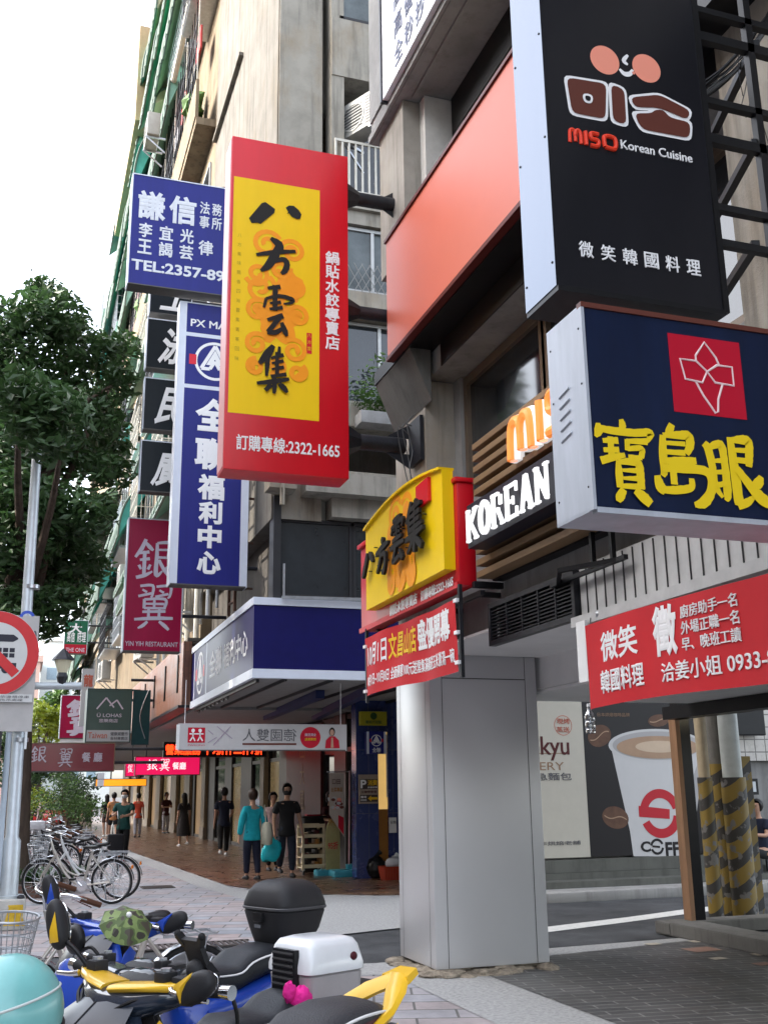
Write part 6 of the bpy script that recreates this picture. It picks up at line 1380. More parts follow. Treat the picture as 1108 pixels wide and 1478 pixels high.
# ------------------------------------------------------------------ striped utility poles seen through the glazing
HZ = None
def hazard(name):
    m, t, b = mk(name); b.inputs['Roughness'].default_value = .6
    tc = t.nodes.new('ShaderNodeTexCoord'); sx = t.nodes.new('ShaderNodeSeparateXYZ'); t.links.new(tc.outputs['Object'], sx.inputs[0])
    a = t.nodes.new('ShaderNodeMath'); a.operation = 'MULTIPLY'; a.inputs[1].default_value = .8; t.links.new(sx.outputs[0], a.inputs[0])
    s_ = t.nodes.new('ShaderNodeMath'); s_.operation = 'SUBTRACT'; t.links.new(sx.outputs[2], s_.inputs[0]); t.links.new(a.outputs[0], s_.inputs[1])
    f = t.nodes.new('ShaderNodeMath'); f.operation = 'MULTIPLY'; f.inputs[1].default_value = 2.9; t.links.new(s_.outputs[0], f.inputs[0])
    g = t.nodes.new('ShaderNodeMath'); g.operation = 'FRACT'; t.links.new(f.outputs[0], g.inputs[0]); h = t.nodes.new('ShaderNodeMath'); h.operation = 'LESS_THAN'; h.inputs[1].default_value = .42; t.links.new(g.outputs[0], h.inputs[0])
    n = t.nodes.new('ShaderNodeTexNoise'); n.inputs['Scale'].default_value = 7; n.inputs['Detail'].default_value = 8; t.links.new(tc.outputs['Object'], n.inputs['Vector'])
    mr = t.nodes.new('ShaderNodeMapRange'); mr.inputs[1].default_value = .56; mr.inputs[2].default_value = .6; t.links.new(n.outputs[0], mr.inputs[0])
    x = t.nodes.new('ShaderNodeMix'); x.data_type = 'RGBA'; x.inputs[6].default_value = (.19, .125, .018, 1); x.inputs[7].default_value = (.03, .028, .026, 1); t.links.new(h.outputs[0], x.inputs[0])
    y = t.nodes.new('ShaderNodeMix'); y.data_type = 'RGBA'; y.inputs[7].default_value = (.13, .125, .12, 1); t.links.new(mr.outputs[0], y.inputs[0]); t.links.new(x.outputs[2], y.inputs[6]); t.links.new(y.outputs[2], b.inputs['Base Color']); return m
HZM = hazard('worn_hazard_stripes')
for (u, w, top, mat, lab, vt) in ((1034, .075, 3.4, M('tan_pipe', (.34, .28, .19), .5), 'slim tan pipe with a worn yellow and black striped guard', 1122), (1076, .13, 3.4, M('white_pipe', (.42, .45, .44), .35), 'white pipe in a wide worn yellow and black striped guard', 1122)):
    p = PZ(u, 1328, -.01); y = 12.0; p = PY(u, 1328, y); ztop = PY(u - 12, vt, y).z
    t = thing('utility_pipe', (p.x, y, 0), lab, 'pipe')
    m = MB(); m.tube([(p.x, y, -.01), (p.x, y, ztop)], w * 1.25, HZM, 14); m.build('striped_guard', t, 40); m = MB(); m.tube([(p.x, y, ztop), (p.x, y, top)], w, mat, 14); m.build('shaft', t, 40)
p = PY(1055, 1328, 12.2); t = thing('utility_pole', (p.x, 12.2, 0), 'thick dark concrete utility pole standing between the striped pipes', 'pole'); m = MB(); m.tube([(p.x, 12.2, -.01), (p.x, 12.2, 1.9)], .15, HZM, 16); m.build('striped_guard', t, 40); m = MB(); m.tube([(p.x, 12.2, 1.9), (p.x - .02, 12.2, 5.2)], [.14, .13], M('pole_concrete', (.13, .125, .115), .85, bump=.3), 16); m.build('shaft', t, 40)
p = PY(1092, 1328, 12.25); t = thing('utility_pipe', (p.x, 12.25, 0), 'rusty square post with worn stripes behind the white pipe', 'post'); m = MB(); m.box(p.x - .06, p.x + .1, 12.2, 12.36, -.01, 2.0, HZM); m.build('post', t, 0)

# ------------------------------------------------------------------ things in front of the shops
CRM = M('cream_plastic', (.50, .42, .28), .4, var=.06)
X0, X1, Z0, Z1 = rectY(21.6, 437, 1190, 467, 1250); t = thing('plastic_shelf', (X0, 21.6, 0), 'cream plastic shelf rack on castors before the dark stand', 'shelf rack')
m = MB()
for x in (X0, X1):
    for y in (21.6, 21.98): m.box(x - .025, x + .025, y - .025, y + .025, .1, Z1, CRM, .008)
m.build('frame', t, 20)
for k in range(5):
    m = MB(); z = .14 + (Z1 - .2) * k / 4; m.box(X0 - .02, X1 + .02, 21.57, 22.0, z, z + .02, CRM); m.box(X0 - .02, X1 + .02, 21.56, 21.575, z, z + .07, CRM); m.box(X0 - .02, X1 + .02, 21.995, 22.01, z, z + .07, CRM); m.build('shelf', t, 0)
    if k < 4:
        m = MB(); rr = random.Random(k)
        for q in range(4): m.box(X0 + .04 + q * .11, X0 + .12 + q * .11, 21.62, 21.9, z + .022, z + .022 + rr.uniform(.05, .16), rr.choice([DRED, BRWN, OCH, DKW]), .01)
        o = m.build('boxed_goods', None, 20); tag(o, ['row of dark boxed goods on the lowest tier of the cream rack', 'row of boxed goods on the second tier of the cream rack', 'row of boxed goods on the third tier of the cream rack', 'row of boxed goods on the top tier of the cream rack'][k], 'boxes')
m = MB()
for x in (X0 + .03, X1 - .03): m.lathe([(.045, .015), (.045, -.015)], (x, 21.65, .05), (1, 0, 0), BLACK, 12); m.box(x - .015, x + .015, 21.62, 21.68, .06, .13, STEEL)
m.build('castor', t, 20)
X0, X1, Z0, Z1 = rectY(22.2, 438, 1178, 470, 1250); t = thing('reception_stand', (X0, 22.2, 0), 'black reception stand behind the cream plastic rack', 'stand')
m = MB(); m.box(X0 + .03, X1 - .03, 22.25, 22.65, 0, Z1 - .04, BLACK, .01); m.build('body', t, 20); m = MB(); m.box(X0 - .02, X1 + .02, 22.2, 22.7, Z1 - .038, Z1, BLACK, .01); m.build('top', t, 20); m = MB(); m.box(X0 + .1, X0 + .4, 22.3, 22.5, Z1 + .002, Z1 + .03, M('red_menu', (.3, .01, .02), .5), .005); tag(m.build('menu_book'), 'red menu lying on the black reception stand', 'menu')
# banner stands
CYB = M('cyan_plastic_base', (.04, .26, .34), .4, var=.05); PNKB = M('pale_banner_print', (.42, .36, .31), .6, var=.1, scale=3)
X0, X1, Z0, Z1 = rectY(20.9, 475, 1114, 496, 1238); t = thing('banner_stand', ((X0 + X1) / 2, 20.9, 0), 'tall pale banner on a pole with a cyan water base', 'banner stand')
bx_ = PY(503, 1245, 20.9).x
m = MB(); m.box(bx_ - .36, bx_ + .28, 20.65, 21.1, .0, .14, CYB, .05); m.box(bx_ - .06, bx_ + .1, 20.8, 20.95, .14, .24, CYB, .03); m.build('base', t, 30)
m = MB(); m.tube([(bx_, 20.87, .2), (bx_ + .02, 20.87, Z1 + .02)], .018, M('pink_pole', (.5, .3, .3), .4), 8); m.tube([(bx_ - .45, 20.87, Z1 + .0), (bx_ + .02, 20.87, Z1)], .01, STEEL, 6); m.build('pole', t, 40)
fr = FY(X0, 20.88, .75); h = Z1 - .77; m = MB(); w = X1 - X0
m.add([fr.p(0, h * .35, 0), fr.p(w, 0, 0), fr.p(w, h, 0), fr.p(0, h, 0), fr.p(0, h * .35, -.01), fr.p(w, 0, -.01), fr.p(w, h, -.01), fr.p(0, h, -.01)], [(0, 1, 2, 3), (7, 6, 5, 4), (0, 4, 5, 1), (1, 5, 6, 2), (2, 6, 7, 3), (3, 7, 4, 0)], PNKB)
m.text('口田', fr, w * .2, h * .82, w * .75, h * .9, DBR, bold=.01); m.text('合菜專區', fr, w * .1, h * .70, w * .9, h * .77, OCH, bold=.02)
rr = random.Random(8)
for k in range(16): m.disc(fr, w * rr.uniform(.15, .85), h * rr.uniform(.45, .6), .045, .03, rr.choice([CRIM, PGRY, SALC, BRN]), .003 + .0003 * k, 10)
m.flat(fr, [(w * .6, h * .15), (w * .97, h * .03), (w * .97, h * .3), (w * .6, h * .34)], CRIM, .0085); m.build('banner', t, 0)
X0, X1, Z0, Z1 = rectY(21.3, 470, 1178, 490, 1243); t = thing('oval_sign_board', ((X0 + X1) / 2, 21.3, 0), 'olive yellow rounded sign board standing behind the pale banner', 'sign board')
m = MB(); n = 20; m.prism(FY((X0 + X1) / 2, 21.3, 0), [((X1 - X0) / 2 * q, .1) for q in (-1, 1)] + [((X1 - X0) / 2 * math.cos(a), (Z1 - .35) + .3 * math.sin(a)) for a in [math.pi * i / n for i in range(n + 1)]], 0, .03, M('olive_board', (.30, .27, .12), .5)); fr = FY(X0, 21.27, 0)
m.text('外帶', fr, .04, .95, X1 - X0 - .04, 1.1, OCH); m.text('95折', fr, .04, .5, X1 - X0 - .04, .65, CRIM); m.build('board', t, 20); m = MB(); m.box(X0 - .2, X0 + .35, 21.2, 21.5, 0, .12, CYB, .04); m.build('base', t, 20)
# rubbish bags and a basket by the navy wall
PLB_ = M('black_bin_bag', (.012, .012, .013), .3, var=.2, bump=.9, bscale=14)
def bag(c, r, mat, lab, cat='bag', seed=1):
    random.seed(seed); m = MB(); m.ell(c, r, mat, 18, 12, wob=.07); m.tube([(c[0], c[1], c[2] + r[2] * .85), (c[0] + .03, c[1], c[2] + r[2] * 1.15), (c[0] + .08, c[1] + .02, c[2] + r[2] * 1.35)], [.06, .03, .06], mat, 8); return tag(m.build('rubbish_bag' if cat == 'bag' else cat, None, 60), lab, cat)
p = PZ(543, 1268, 0); bag((p.x, p.y, .2), (.2, .2, .21), PLB_, 'black bin bag slumped against the navy shop corner', seed=1)
p = PZ(554, 1266, 0); bag((p.x + .05, p.y + .25, .18), (.18, .18, .19), PLB_, 'smaller black bin bag behind the red basket', seed=2)
p = PZ(567, 1270, 0); ORB = M('red_plastic_basket', (.36, .05, .025), .4, var=.05); m = MB(); m.loft([[(p.x + sx * w_, p.y + sy * w_ * .8, z) for sx, sy in ((-1, -1), (1, -1), (1, 1), (-1, 1))] for w_, z in ((.19, .0), (.24, .24), (.25, .25), (.22, .25), (.18, .05))], ORB)
for k in range(9): m.bar((p.x - .22 + k * .055, p.y - .195, .03), (p.x - .22 + k * .055, p.y - .2, .22), .012, .012, ORB)
tag(m.build('plastic_basket'), 'red plastic basket beside the bin bags', 'basket')
bag((p.x + .02, p.y, .30), (.17, .15, .1), M('white_plastic_bag', (.5, .52, .55), .35, bump=.6, bscale=18), 'white plastic bag lying in the red basket', seed=3)

# ------------------------------------------------------------------ red car far down the street
t = thing('parked_car', (0, 0, 0), 'red car parked at the kerb beyond the pedestrians', 'car')
CARR = M('red_car_paint', (.42, .02, .02), .2, var=0, coat=.6)
def sec(x, hw, z0, z1, p=.35): return [(x, math.copysign(abs(math.cos(a)) ** p, math.cos(a)) * hw, (z0 + z1) / 2 + math.copysign(abs(math.sin(a)) ** p, math.sin(a)) * (z1 - z0) / 2) for a in [2 * math.pi * i / 20 for i in range(20)]]
m = MB(); m.loft([sec(x, hw, z0, z1) for x, hw, z0, z1 in ((-2.2, .5, .4, .62), (-2.12, .78, .3, .78), (-1.5, .86, .22, .9), (-.6, .87, .2, .95), (.8, .87, .2, .96), (1.7, .86, .24, .97), (2.1, .8, .32, .9), (2.2, .55, .42, .7))], CARR); m.build('body', t, 50)
m = MB(); m.loft([sec(x, hw, .9, z1, .5) for x, hw, z1 in ((-1.15, .7, .95), (-.45, .64, 1.42), (.5, .66, 1.46), (1.2, .64, 1.40), (1.75, .7, .98))], GLASSD); m.build('windows', t, 50)
m = MB(); m.loft([sec(x, hw, 1.3, z1, .6) for x, hw, z1 in ((-.55, .55, 1.40), (0, .62, 1.475), (.7, .62, 1.48), (1.25, .55, 1.40))], CARR); m.build('roof', t, 50)
for x in (-1.35, 1.35):
    for s in (-1, 1):
        m = MB(); m.lathe([(.2, .1), (.31, .09), (.33, .05), (.33, -.05), (.31, -.09)], (x, s * .8, .33), (0, 1, 0), RUBBER, 20); o = m.build('wheel', t, 40); m = MB(); m.lathe([(.2, .02), (.17, .0)], (x, s * .9, .33), (0, s, 0), STEEL, 16); m.build('rim', o, 40)
for s in (-1, 1):
    m = MB(); m.ell((2.13, s * .62, .78), (.06, .16, .08), M('tail_lamp', (.3, .01, .01), .2, var=0), 10, 8); m.build('tail_light', t, 40)
    m = MB(); m.ell((-2.1, s * .62, .68), (.08, .17, .08), WACR, 10, 8); m.build('headlight', t, 40)
p = PZ(145, 1196, 0); t.location = (2.0, 58, 0); t.rotation_euler = (0, 0, R(70))
# street scooter rider-less far bits: distant parked scooters as a far group are left to the bicycles
# ------------------------------------------------------------------ people
def skinmesh(verts, edges, radii, root=0, levels=2):
    me = bpy.data.meshes.new('figure'); me.from_pydata([tuple(v) for v in verts], edges, []); o = bpy.data.objects.new('figure', me); COL.objects.link(o)
    md = o.modifiers.new('skin', 'SKIN'); md.use_smooth_shade = True; md.branch_smoothing = .35
    for i, r in enumerate(radii):
        sv = me.skin_vertices[0].data[i]; sv.radius = (r if isinstance(r, tuple) else (r, r)); sv.use_root = (i == root)
    s = o.modifiers.new('sub', 'SUBSURF'); s.levels = levels; s.render_levels = levels
    dg = bpy.context.evaluated_depsgraph_get(); out = bpy.data.meshes.new_from_object(o.evaluated_get(dg))
    bpy.data.objects.remove(o); bpy.data.meshes.remove(me); return out
def meshobj(name, me, mat, parent):
    me.materials.clear(); me.materials.append(mat); me.polygons.foreach_set('use_smooth', [True] * len(me.polygons)); o = bpy.data.objects.new(name, me); COL.objects.link(o); o.parent = parent; return o
def rad(v): return v
SKIN = M('skin', (.38, .22, .15), .5, var=.08, scale=12); HAIRB = M('black_hair', (.012, .010, .009), .45, var=.3, scale=30); HAIRBR = M('brown_hair', (.028, .014, .008), .5, var=.3, scale=30)
SHOEW = M('white_shoe', (.5, .5, .5), .6, var=.05); SHOED = M('dark_shoe', (.02, .02, .022), .5, var=.1); EYEM = M('eye_dark', (.02, .015, .012), .3, var=0)
def cloth_mat(n, c): return M(n, c, .8, var=.22, scale=9, bump=.35, bscale=16)
def person(loc, face, lab, top, bottom, H=1.7, step=(.0, .0), la=((.03, -.02, -.27), (.02, .06, -.24)), ra=((.03, -.02, -.27), (.02, .06, -.24)), sleeve='short', hair='short', hcol=None, mask=None, shoes=None, skirt=None, shorts=None, seat=None, girl=False, group=None, headturn=0., jacket=False, bulk=1.):
    """local frame: facing +Y, x to the person's right is +x ; arms given as elbow and wrist offsets"""
    t = thing('person', (0, 0, 0), lab, 'person', group)
    k = H / 1.7; sh = (.152 if girl else .172) * bulk; hip = .09
    pz = .90 if seat is None else seat + .10
    V, E, Rr = [], [], []
    def add(p, r, par=None):
        V.append(Vector(p) * k if True else p); Rr.append(tuple(q * k for q in r) if isinstance(r, tuple) else r * k)
        if par is not None: E.append((par, len(V) - 1))
        return len(V) - 1
    b = bulk
    pel = add((0, 0, pz), (.125 * b, .10 * b)); w1 = add((0, .01, pz + .16), (.115 * b, .085 * b), pel); ch = add((0, .0, pz + .36), (.125 * b, .10 * b), w1); ns = add((0, -.005, pz + .50), (.075, .06), ch); nk = add((0, .01, pz + .565), .048, ns)
    hz = pz + .68
    jaw = add((.0, .03, hz - .055), (.064, .072), nk); hd = add((0, .012, hz + .03), (.082, .098), jaw); hc = add((0, -.002, hz + .085), (.07, .08), hd)
    hands = {}
    for s, arm in ((-1, la), (1, ra)):
        so_ = add((s * sh, -.0, pz + .455), .052 * b, ch)
        e = Vector((s * (sh + .012), 0, pz + .44)) + Vector((s * arm[0][0], arm[0][1], arm[0][2])); ei = add(e, .040 * b, so_)
        w = e + Vector((s * arm[1][0], arm[1][1], arm[1][2])); wi = add(w, .027, ei)
        d = Vector((s * arm[1][0], arm[1][1], arm[1][2])).normalized(); pm = w + d * .06; pi = add(pm, (.034, .02), wi)
        lat = d.cross(Vector((s, 0, 0))); lat = lat.normalized() if lat.length > .1 else Vector((0, 1, 0)); inn = d.cross(lat).normalized() * 1
        if inn.x * s > 0: inn = -inn
        for f, (off, L) in enumerate(((-.030, .070), (-.010, .080), (.010, .075), (.028, .058))):
            kn = add(pm + lat * off + d * (.035 + L * .4), .0088, pi); add(pm + lat * off * 1.1 + d * (.035 + L * .75) + inn * .022, .0078, kn)
        th_ = add(pm + lat * .035 - d * .01 + inn * .01, .011, pi); add(pm + lat * .05 + d * .03 + inn * .02, .009, th_)
        hands[s] = (pm + d * .05) * k
    legs = {}
    for s, st in ((-1, step[0]), (1, step[1])):
        hj = add((s * hip, 0, pz - .05), .088 * b, pel)
        if seat is None:
            kn_ = add((s * hip * 1.0, st * .55 + .02, .49), .058 * b, hj); an = add((s * hip, st - (.06 if st < 0 else 0), .085 + (.07 if st < -.1 else 0)), .036, kn_)
        else:
            kn_ = add((s * hip * 1.3, .42, pz - .04), .058, hj); an = add((s * hip * 1.2, .42 + st, .09), .036, kn_)
        hl = add(V[an] / k + Vector((0, .03, -.055)), .034, an); add(V[an] / k + Vector((0, .14, -.06)), .026, hl); legs[s] = (V[kn_], V[an])
    me = skinmesh(V, E, Rr, pel)
    body = meshobj('body', me, SKIN, t)
    # face: nose, ears, eyes, mouth merged into the body mesh
    fb = MB(); hp = lambda x, y, z: Vector((x, y, hz + z)) * k
    fb.ell(hp(0, .105, -.0), (.012 * k, .018 * k, .02 * k), SKIN, 8, 6)
    for s in (-1, 1): fb.ell(hp(s * .076, .0, .0), (.010 * k, .02 * k, .03 * k), SKIN, 8, 6); fb.ell(hp(s * .030, .088, .022), (.012 * k, .010 * k, .006 * k), EYEM, 8, 6); fb.bar(hp(s * .016, .096, .042), hp(s * .048, .088, .045), .006, .005, HAIRB)
    fb.ell(hp(0, .092, -.042), (.02 * k, .008 * k, .005 * k), M('lip', (.3, .11, .09), .5, var=0), 8, 5)
    bm = bmesh.new(); bm.from_mesh(me); tmp = bpy.data.meshes.new('tmp'); tmp.from_pydata([tuple(v) for v in fb.v], [], fb.f); tmp.update()
    for m_ in fb.mats:
        if m_.name not in [x.name for x in me.materials]: me.materials.append(m_)
    idx = [[x.name for x in me.materials].index(fb.mats[i].name) for i in fb.m]; tmp.polygons.foreach_set('material_index', idx); tmp.polygons.foreach_set('use_smooth', [True] * len(tmp.polygons))
    bm.from_mesh(tmp); bm.to_mesh(me); bm.free(); bpy.data.meshes.remove(tmp)
    # clothes
    def sub(ids_edges, rad_, nm, mat, root=0, lv=2):
        ks = []; ee = []
        for (a, b_) in ids_edges:
            for q in (a, b_):
                if q not in ks: ks.append(q)
            ee.append((ks.index(a), ks.index(b_)))
        return meshobj(nm, skinmesh([rad_[q][0] for q in ks], ee, [rad_[q][1] for q in ks], root, lv), mat, t)
    P = lambda *a: Vector(a) * k
    D = {}; e_ = .017 if not jacket else .026
    D['hip'] = (P(0, 0, pz - .13), ((.168 * b + e_) * k, (.120 * b + e_) * k)); D['hip2'] = (P(0, 0, pz - .17), ((.172 * b + e_) * k, (.122 * b + e_) * k)); D['w'] = (P(0, .008, pz + .15), ((.118 * b + e_) * k, (.092 * b + e_) * k)); D['ch'] = (P(0, 0, pz + .36), ((.132 * b + e_) * k, (.104 * b + e_) * k)); D['n'] = (P(0, .0, pz + .505), ((.060 + e_) * k, (.056 + e_) * k))
    E2 = [('hip2', 'hip'), ('hip', 'w'), ('w', 'ch'), ('ch', 'n')]
    for s, arm, nm in ((-1, la, 'l'), (1, ra, 'r')):
        S = Vector((s * sh, 0, pz + .452)); e = Vector((s * (sh + .012), 0, pz + .44)) + Vector((s * arm[0][0], arm[0][1], arm[0][2])); w = e + Vector((s * arm[1][0], arm[1][1], arm[1][2]))
        D['s' + nm] = (S * k, (.056 * b + e_) * k); E2.append(('ch', 's' + nm))
        if sleeve == 'short': D['e' + nm] = ((S + (e - S) * .72) * k, (.048 * b + e_ * 1.3) * k); E2.append(('s' + nm, 'e' + nm))
        elif sleeve == 'long': D['e' + nm] = (e * k, (.042 * b + e_) * k); D['w' + nm] = ((e + (w - e) * .95) * k, (.032 + e_) * k); E2 += [('s' + nm, 'e' + nm), ('e' + nm, 'w' + nm)]
    sub(E2, D, 'shirt' if not jacket else 'jacket', top)
    D = {'p': (P(0, 0, pz + .16), ((.128 * b + .008) * k, (.102 * b + .010) * k)), 'c': (P(0, 0, pz - .06), ((.13 * b) * k, (.104 * b) * k))}; E2 = [('p', 'c')]
    for s, nm in ((-1, 'l'), (1, 'r')):
        kn_, an = legs[s]; D['h' + nm] = (P(s * hip, 0, pz - .1), (.092 * b + .012) * k); E2.append(('c', 'h' + nm))
        if shorts: D['k' + nm] = (D['h' + nm][0] + (kn_ - D['h' + nm][0]) * .8, (.075 * b + .02) * k); E2.append(('h' + nm, 'k' + nm))
        else: D['k' + nm] = (kn_, (.062 * b + .016) * k); D['a' + nm] = (an + Vector((0, 0, .02)), (.046 + .014) * k); E2 += [('h' + nm, 'k' + nm), ('k' + nm, 'a' + nm)]
    if skirt:
        m = MB(); secs = []
        for z, w_ in ((pz + .16, .135), (pz + .02, .165), (.6, .21), (skirt, .235)): secs.append([(math.cos(a) * w_ * k * (1 + .05 * math.sin(5 * a + z * 9)), math.sin(a) * w_ * .8 * k * (1 + .05 * math.sin(5 * a + z * 9)), z * k) for a in [2 * math.pi * i / 24 for i in range(24)]])
        m.loft(secs, bottom); m.build('skirt', t, 60)
    else: sub(E2, D, 'shorts' if shorts else 'trousers', bottom)
    for s in (-1, 1):
        an = legs[s][1]; m = MB(); m.loft([[(an.x + math.cos(a) * w_ * k, an.y + (yy + 0) * k, an.z + (-.085 + hh * (1 + math.sin(a)) / 2) * k) for a in [2 * math.pi * i / 14 for i in range(14)]] for yy, w_, hh in ((-.075, .02, .05), (-.06, .036, .085), (0, .042, .10), (.08, .046, .075), (.15, .044, .055), (.19, .02, .035))], shoes or SHOED); m.build('shoe', t, 60)
    # hair
    m = MB(); hm = hcol or HAIRB; nu, nv = 22, 12; vs = []
    for i in range(nv + 1):
        ph = math.pi / 2 * 1.0 - (math.pi * .80) * i / nv
        for j in range(nu):
            a = 2 * math.pi * j / nu; fr_ = math.cos(a - math.pi / 2)   # 1 at the face
            ph2 = ph if fr_ < .35 else max(ph, R(28) + (fr_ - .35) * .55)
            r_ = 1 + .04 * math.sin(7 * a + i) 
            vs.append(hp(math.cos(ph2) * math.cos(a) * .099 * r_, .0 + math.cos(ph2) * math.sin(a) * .118 * r_, .045 + math.sin(ph2) * (.118 if ph2 > 0 else .13)))
    m.add(vs, [(i * nu + j, (i + 1) * nu + j, (i + 1) * nu + (j + 1) % nu, i * nu + (j + 1) % nu) for i in range(nv) for j in range(nu)] + [tuple(range(nu))], hm)
    if hair == 'long':
        m.loft([[hp(math.cos(a) * w_, -.055 + math.sin(a) * .05 + yy, z) for a in [2 * math.pi * i / 14 for i in range(14)]] for z, w_, yy in ((.08, .07, .0), (.0, .088, -.01), (-.12, .095, -.02), (-.24, .085, -.025), (-.32, .04, -.02))], hm)
    elif hair == 'bob': m.loft([[hp(math.cos(a) * w_, -.04 + math.sin(a) * .06, z) for a in [2 * math.pi * i / 14 for i in range(14)]] for z, w_ in ((.08, .07), (.0, .09), (-.08, .088), (-.1, .06))], hm)
    m.build('hair', t, 60)
    if mask:
        m = MB(); nu_ = 12; vs = []
        for i in range(7):
            z = .012 - .085 * i / 6
            for j in range(nu_ + 1):
                a = R(10) + R(160) * j / nu_; rr_ = (.082 + .004 * math.sin(math.pi * i / 6)) * (1 - .18 * (i / 6) ** 2); vs.append(hp(math.cos(a) * rr_ * .98, .012 + math.sin(a) * (rr_ + .02 + .012 * math.sin(math.pi * i / 6)), z))
        m.add(vs, [(i * (nu_ + 1) + j, i * (nu_ + 1) + j + 1, (i + 1) * (nu_ + 1) + j + 1, (i + 1) * (nu_ + 1) + j) for i in range(6) for j in range(nu_)], mask); m.build('face_mask', t, 60)
    t.location = loc; t.rotation_euler = (0, 0, face)
    mw = Matrix.Translation(loc) @ Matrix.Rotation(face, 4, 'Z')
    return t, {s: mw @ q for s, q in hands.items()}
NAVYC = cloth_mat('navy_cotton', (.012, .016, .032)); BLKC = cloth_mat('black_cotton', (.012, .012, .013)); DENIM = cloth_mat('dark_denim', (.018, .022, .034)); TEAL = cloth_mat('teal_jacket_cloth', (.01, .30, .36)); DKNV = cloth_mat('dark_navy_trouser', (.012, .014, .03)); GRNC = cloth_mat('dark_green_cotton', (.012, .06, .055)); TANC = cloth_mat('orange_tan_cotton', (.5, .22, .09)); REDC2 = cloth_mat('red_orange_cotton', (.45, .06, .03)); BEIG = cloth_mat('beige_trouser', (.30, .26, .2)); PLUM = cloth_mat('plum_uniform', (.05, .014, .018)); PINKC = cloth_mat('pale_pink_cotton', (.5, .36, .36)); GREYC = cloth_mat('light_grey_trouser', (.3, .3, .33))
MASKB = M('black_mask', (.012, .012, .013), .7, var=0); MASKW = M('white_mask', (.6, .62, .64), .7, var=0)
FAC = math.pi            # facing the camera
def at(u, v): p = PZ(u, v, 0); return (p.x, p.y, 0)
_, hd = person(at(413, 1266), FAC, 'man in black T-shirt, dark jeans and black mask carrying a cyan bag', BLKC, DENIM, 1.76, step=(.10, -.12), la=((.05, .02, -.27), (.04, .05, -.24)), ra=((.05, -.04, -.27), (-.0, .09, -.24)), mask=MASKB, shoes=SHOED, bulk=1.08)
# cyan carrier bag in his right hand (left in the picture)
CYAN = M('cyan_plastic_bag', (.02, .46, .55), .35, var=.15, scale=6, bump=.5, bscale=14)
def carrier(top, w, h, mat, lab, tilt=0., d=.07):
    m = MB(); T = Vector(top); secs = []
    for i, (z, kw, kd) in enumerate(((0, .12, .15), (-.06, .25, .3), (-.14, .75, .7), (-.24, 1, 1), (-.8 * h, 1.02, 1.05), (-.97 * h, .8, .8), (-h, .5, .4))):
        secs.append([T + Vector((math.cos(a) * w / 2 * kw + tilt * -z + .012 * math.sin(3 * a + i), math.sin(a) * d * kd + .01 * math.sin(5 * a + 2 * i), z + (.02 * math.sin(2 * a + i) if i > 1 else 0))) for a in [2 * math.pi * q / 18 for q in range(18)]])
    m.loft(secs, mat); return tag(m.build('carrier_bag', None, 70), lab, 'bag')
carrier(hd[1] + Vector((0, 0, .02)), .38, .46, CYAN, 'cyan plastic bag held by the man in black', -.25)
carrier(at(424, 1264)[0:2] + (.62,), .18, .34, M('white_plastic_bag', (.5, .52, .55)), 'white plastic bag behind the legs of the man in black', 0, .05) if False else None
_, hd = person(at(363, 1270), R(8), 'woman in a teal jacket walking away with a white shoulder bag', TEAL, DKNV, 1.66, step=(.05, -.06), la=((.06, -.02, -.27), (.02, .05, -.24)), ra=((.07, -.05, -.26), (.0, .1, -.22)), sleeve='long', jacket=True, hair='short', hcol=HAIRBR, shoes=SHOED, girl=True, bulk=1.08)
m = MB(); p = at(378, 1270); CANV = M('cream_canvas', (.42, .42, .34), .8, var=.1)
m.loft([[(p[0] + .08 + math.cos(a) * w_, p[1] - .02 + math.sin(a) * .16, z) for a in [2 * math.pi * i / 16 for i in range(16)]] for z, w_ in ((.64, .05), (.66, .1), (.85, .12), (1.02, .09), (1.06, .05))], CANV); m.tube([(p[0] + .04, p[1] - .1, 1.05), (p[0] + .02, p[1] - .05, 1.38), (p[0] + .05, p[1] + .08, 1.05)], .012, CANV, 6, sm=5)
tag(m.build('shoulder_bag', None, 60), 'cream canvas shoulder bag on the right side of the teal jacket', 'bag')
_, hd = person(at(322, 1236), R(-6), 'man in a navy T-shirt walking away under the LED board', NAVYC, BLKC, 1.74, step=(-.20, .18), ra=((.03, .06, -.26), (-.06, .16, -.1)), shoes=SHOEW, bulk=1.05)
person(at(264, 1222), R(10), 'woman in a long dark dress with black hair walking away', cloth_mat('charcoal_dress', (.025, .022, .022)), cloth_mat('charcoal_dress', (.025, .022, .022)), 1.62, step=(.1, -.14), hair='long', shoes=SHOEW, skirt=.34, girl=True)
person((6.15, 47.5, 0), FAC + R(20), 'waiter in a dark top and pale trousers standing at the far cream pillar', PLUM, GREYC, 1.68, la=((.05, .08, -.25), (-.16, .18, .05)), ra=((.05, .08, -.25), (-.16, .18, .02)), shoes=SHOED)
_, hd = person(at(176, 1242), FAC + R(-20), 'man in a dark green T-shirt and white mask beside a black case', GRNC, BLKC, 1.72, step=(.04, 0), la=((.05, .1, -.22), (-.14, .2, -.04)), ra=((.07, .04, -.25), (-.1, .22, .04)), mask=MASKW, shoes=SHOED, bulk=1.1)
m = MB(); p = at(166, 1243); BAGB = M('black_nylon', (.014, .014, .017), .6, var=.2); m.box(p[0] - .22, p[0] + .18, p[1] - .28, p[1] - .04, .06, .66, BAGB, .05); m.tube([(p[0] - .1, p[1] - .16, .66), (p[0] - .1, p[1] - .16, .98), (p[0] + .06, p[1] - .16, .98), (p[0] + .06, p[1] - .16, .66)], .012, DMET, 6)
for x in (-.18, .14): m.lathe([(.04, .02), (.04, -.02)], (p[0] + x, p[1] - .25, .04), (1, 0, 0), RUBBER, 12)
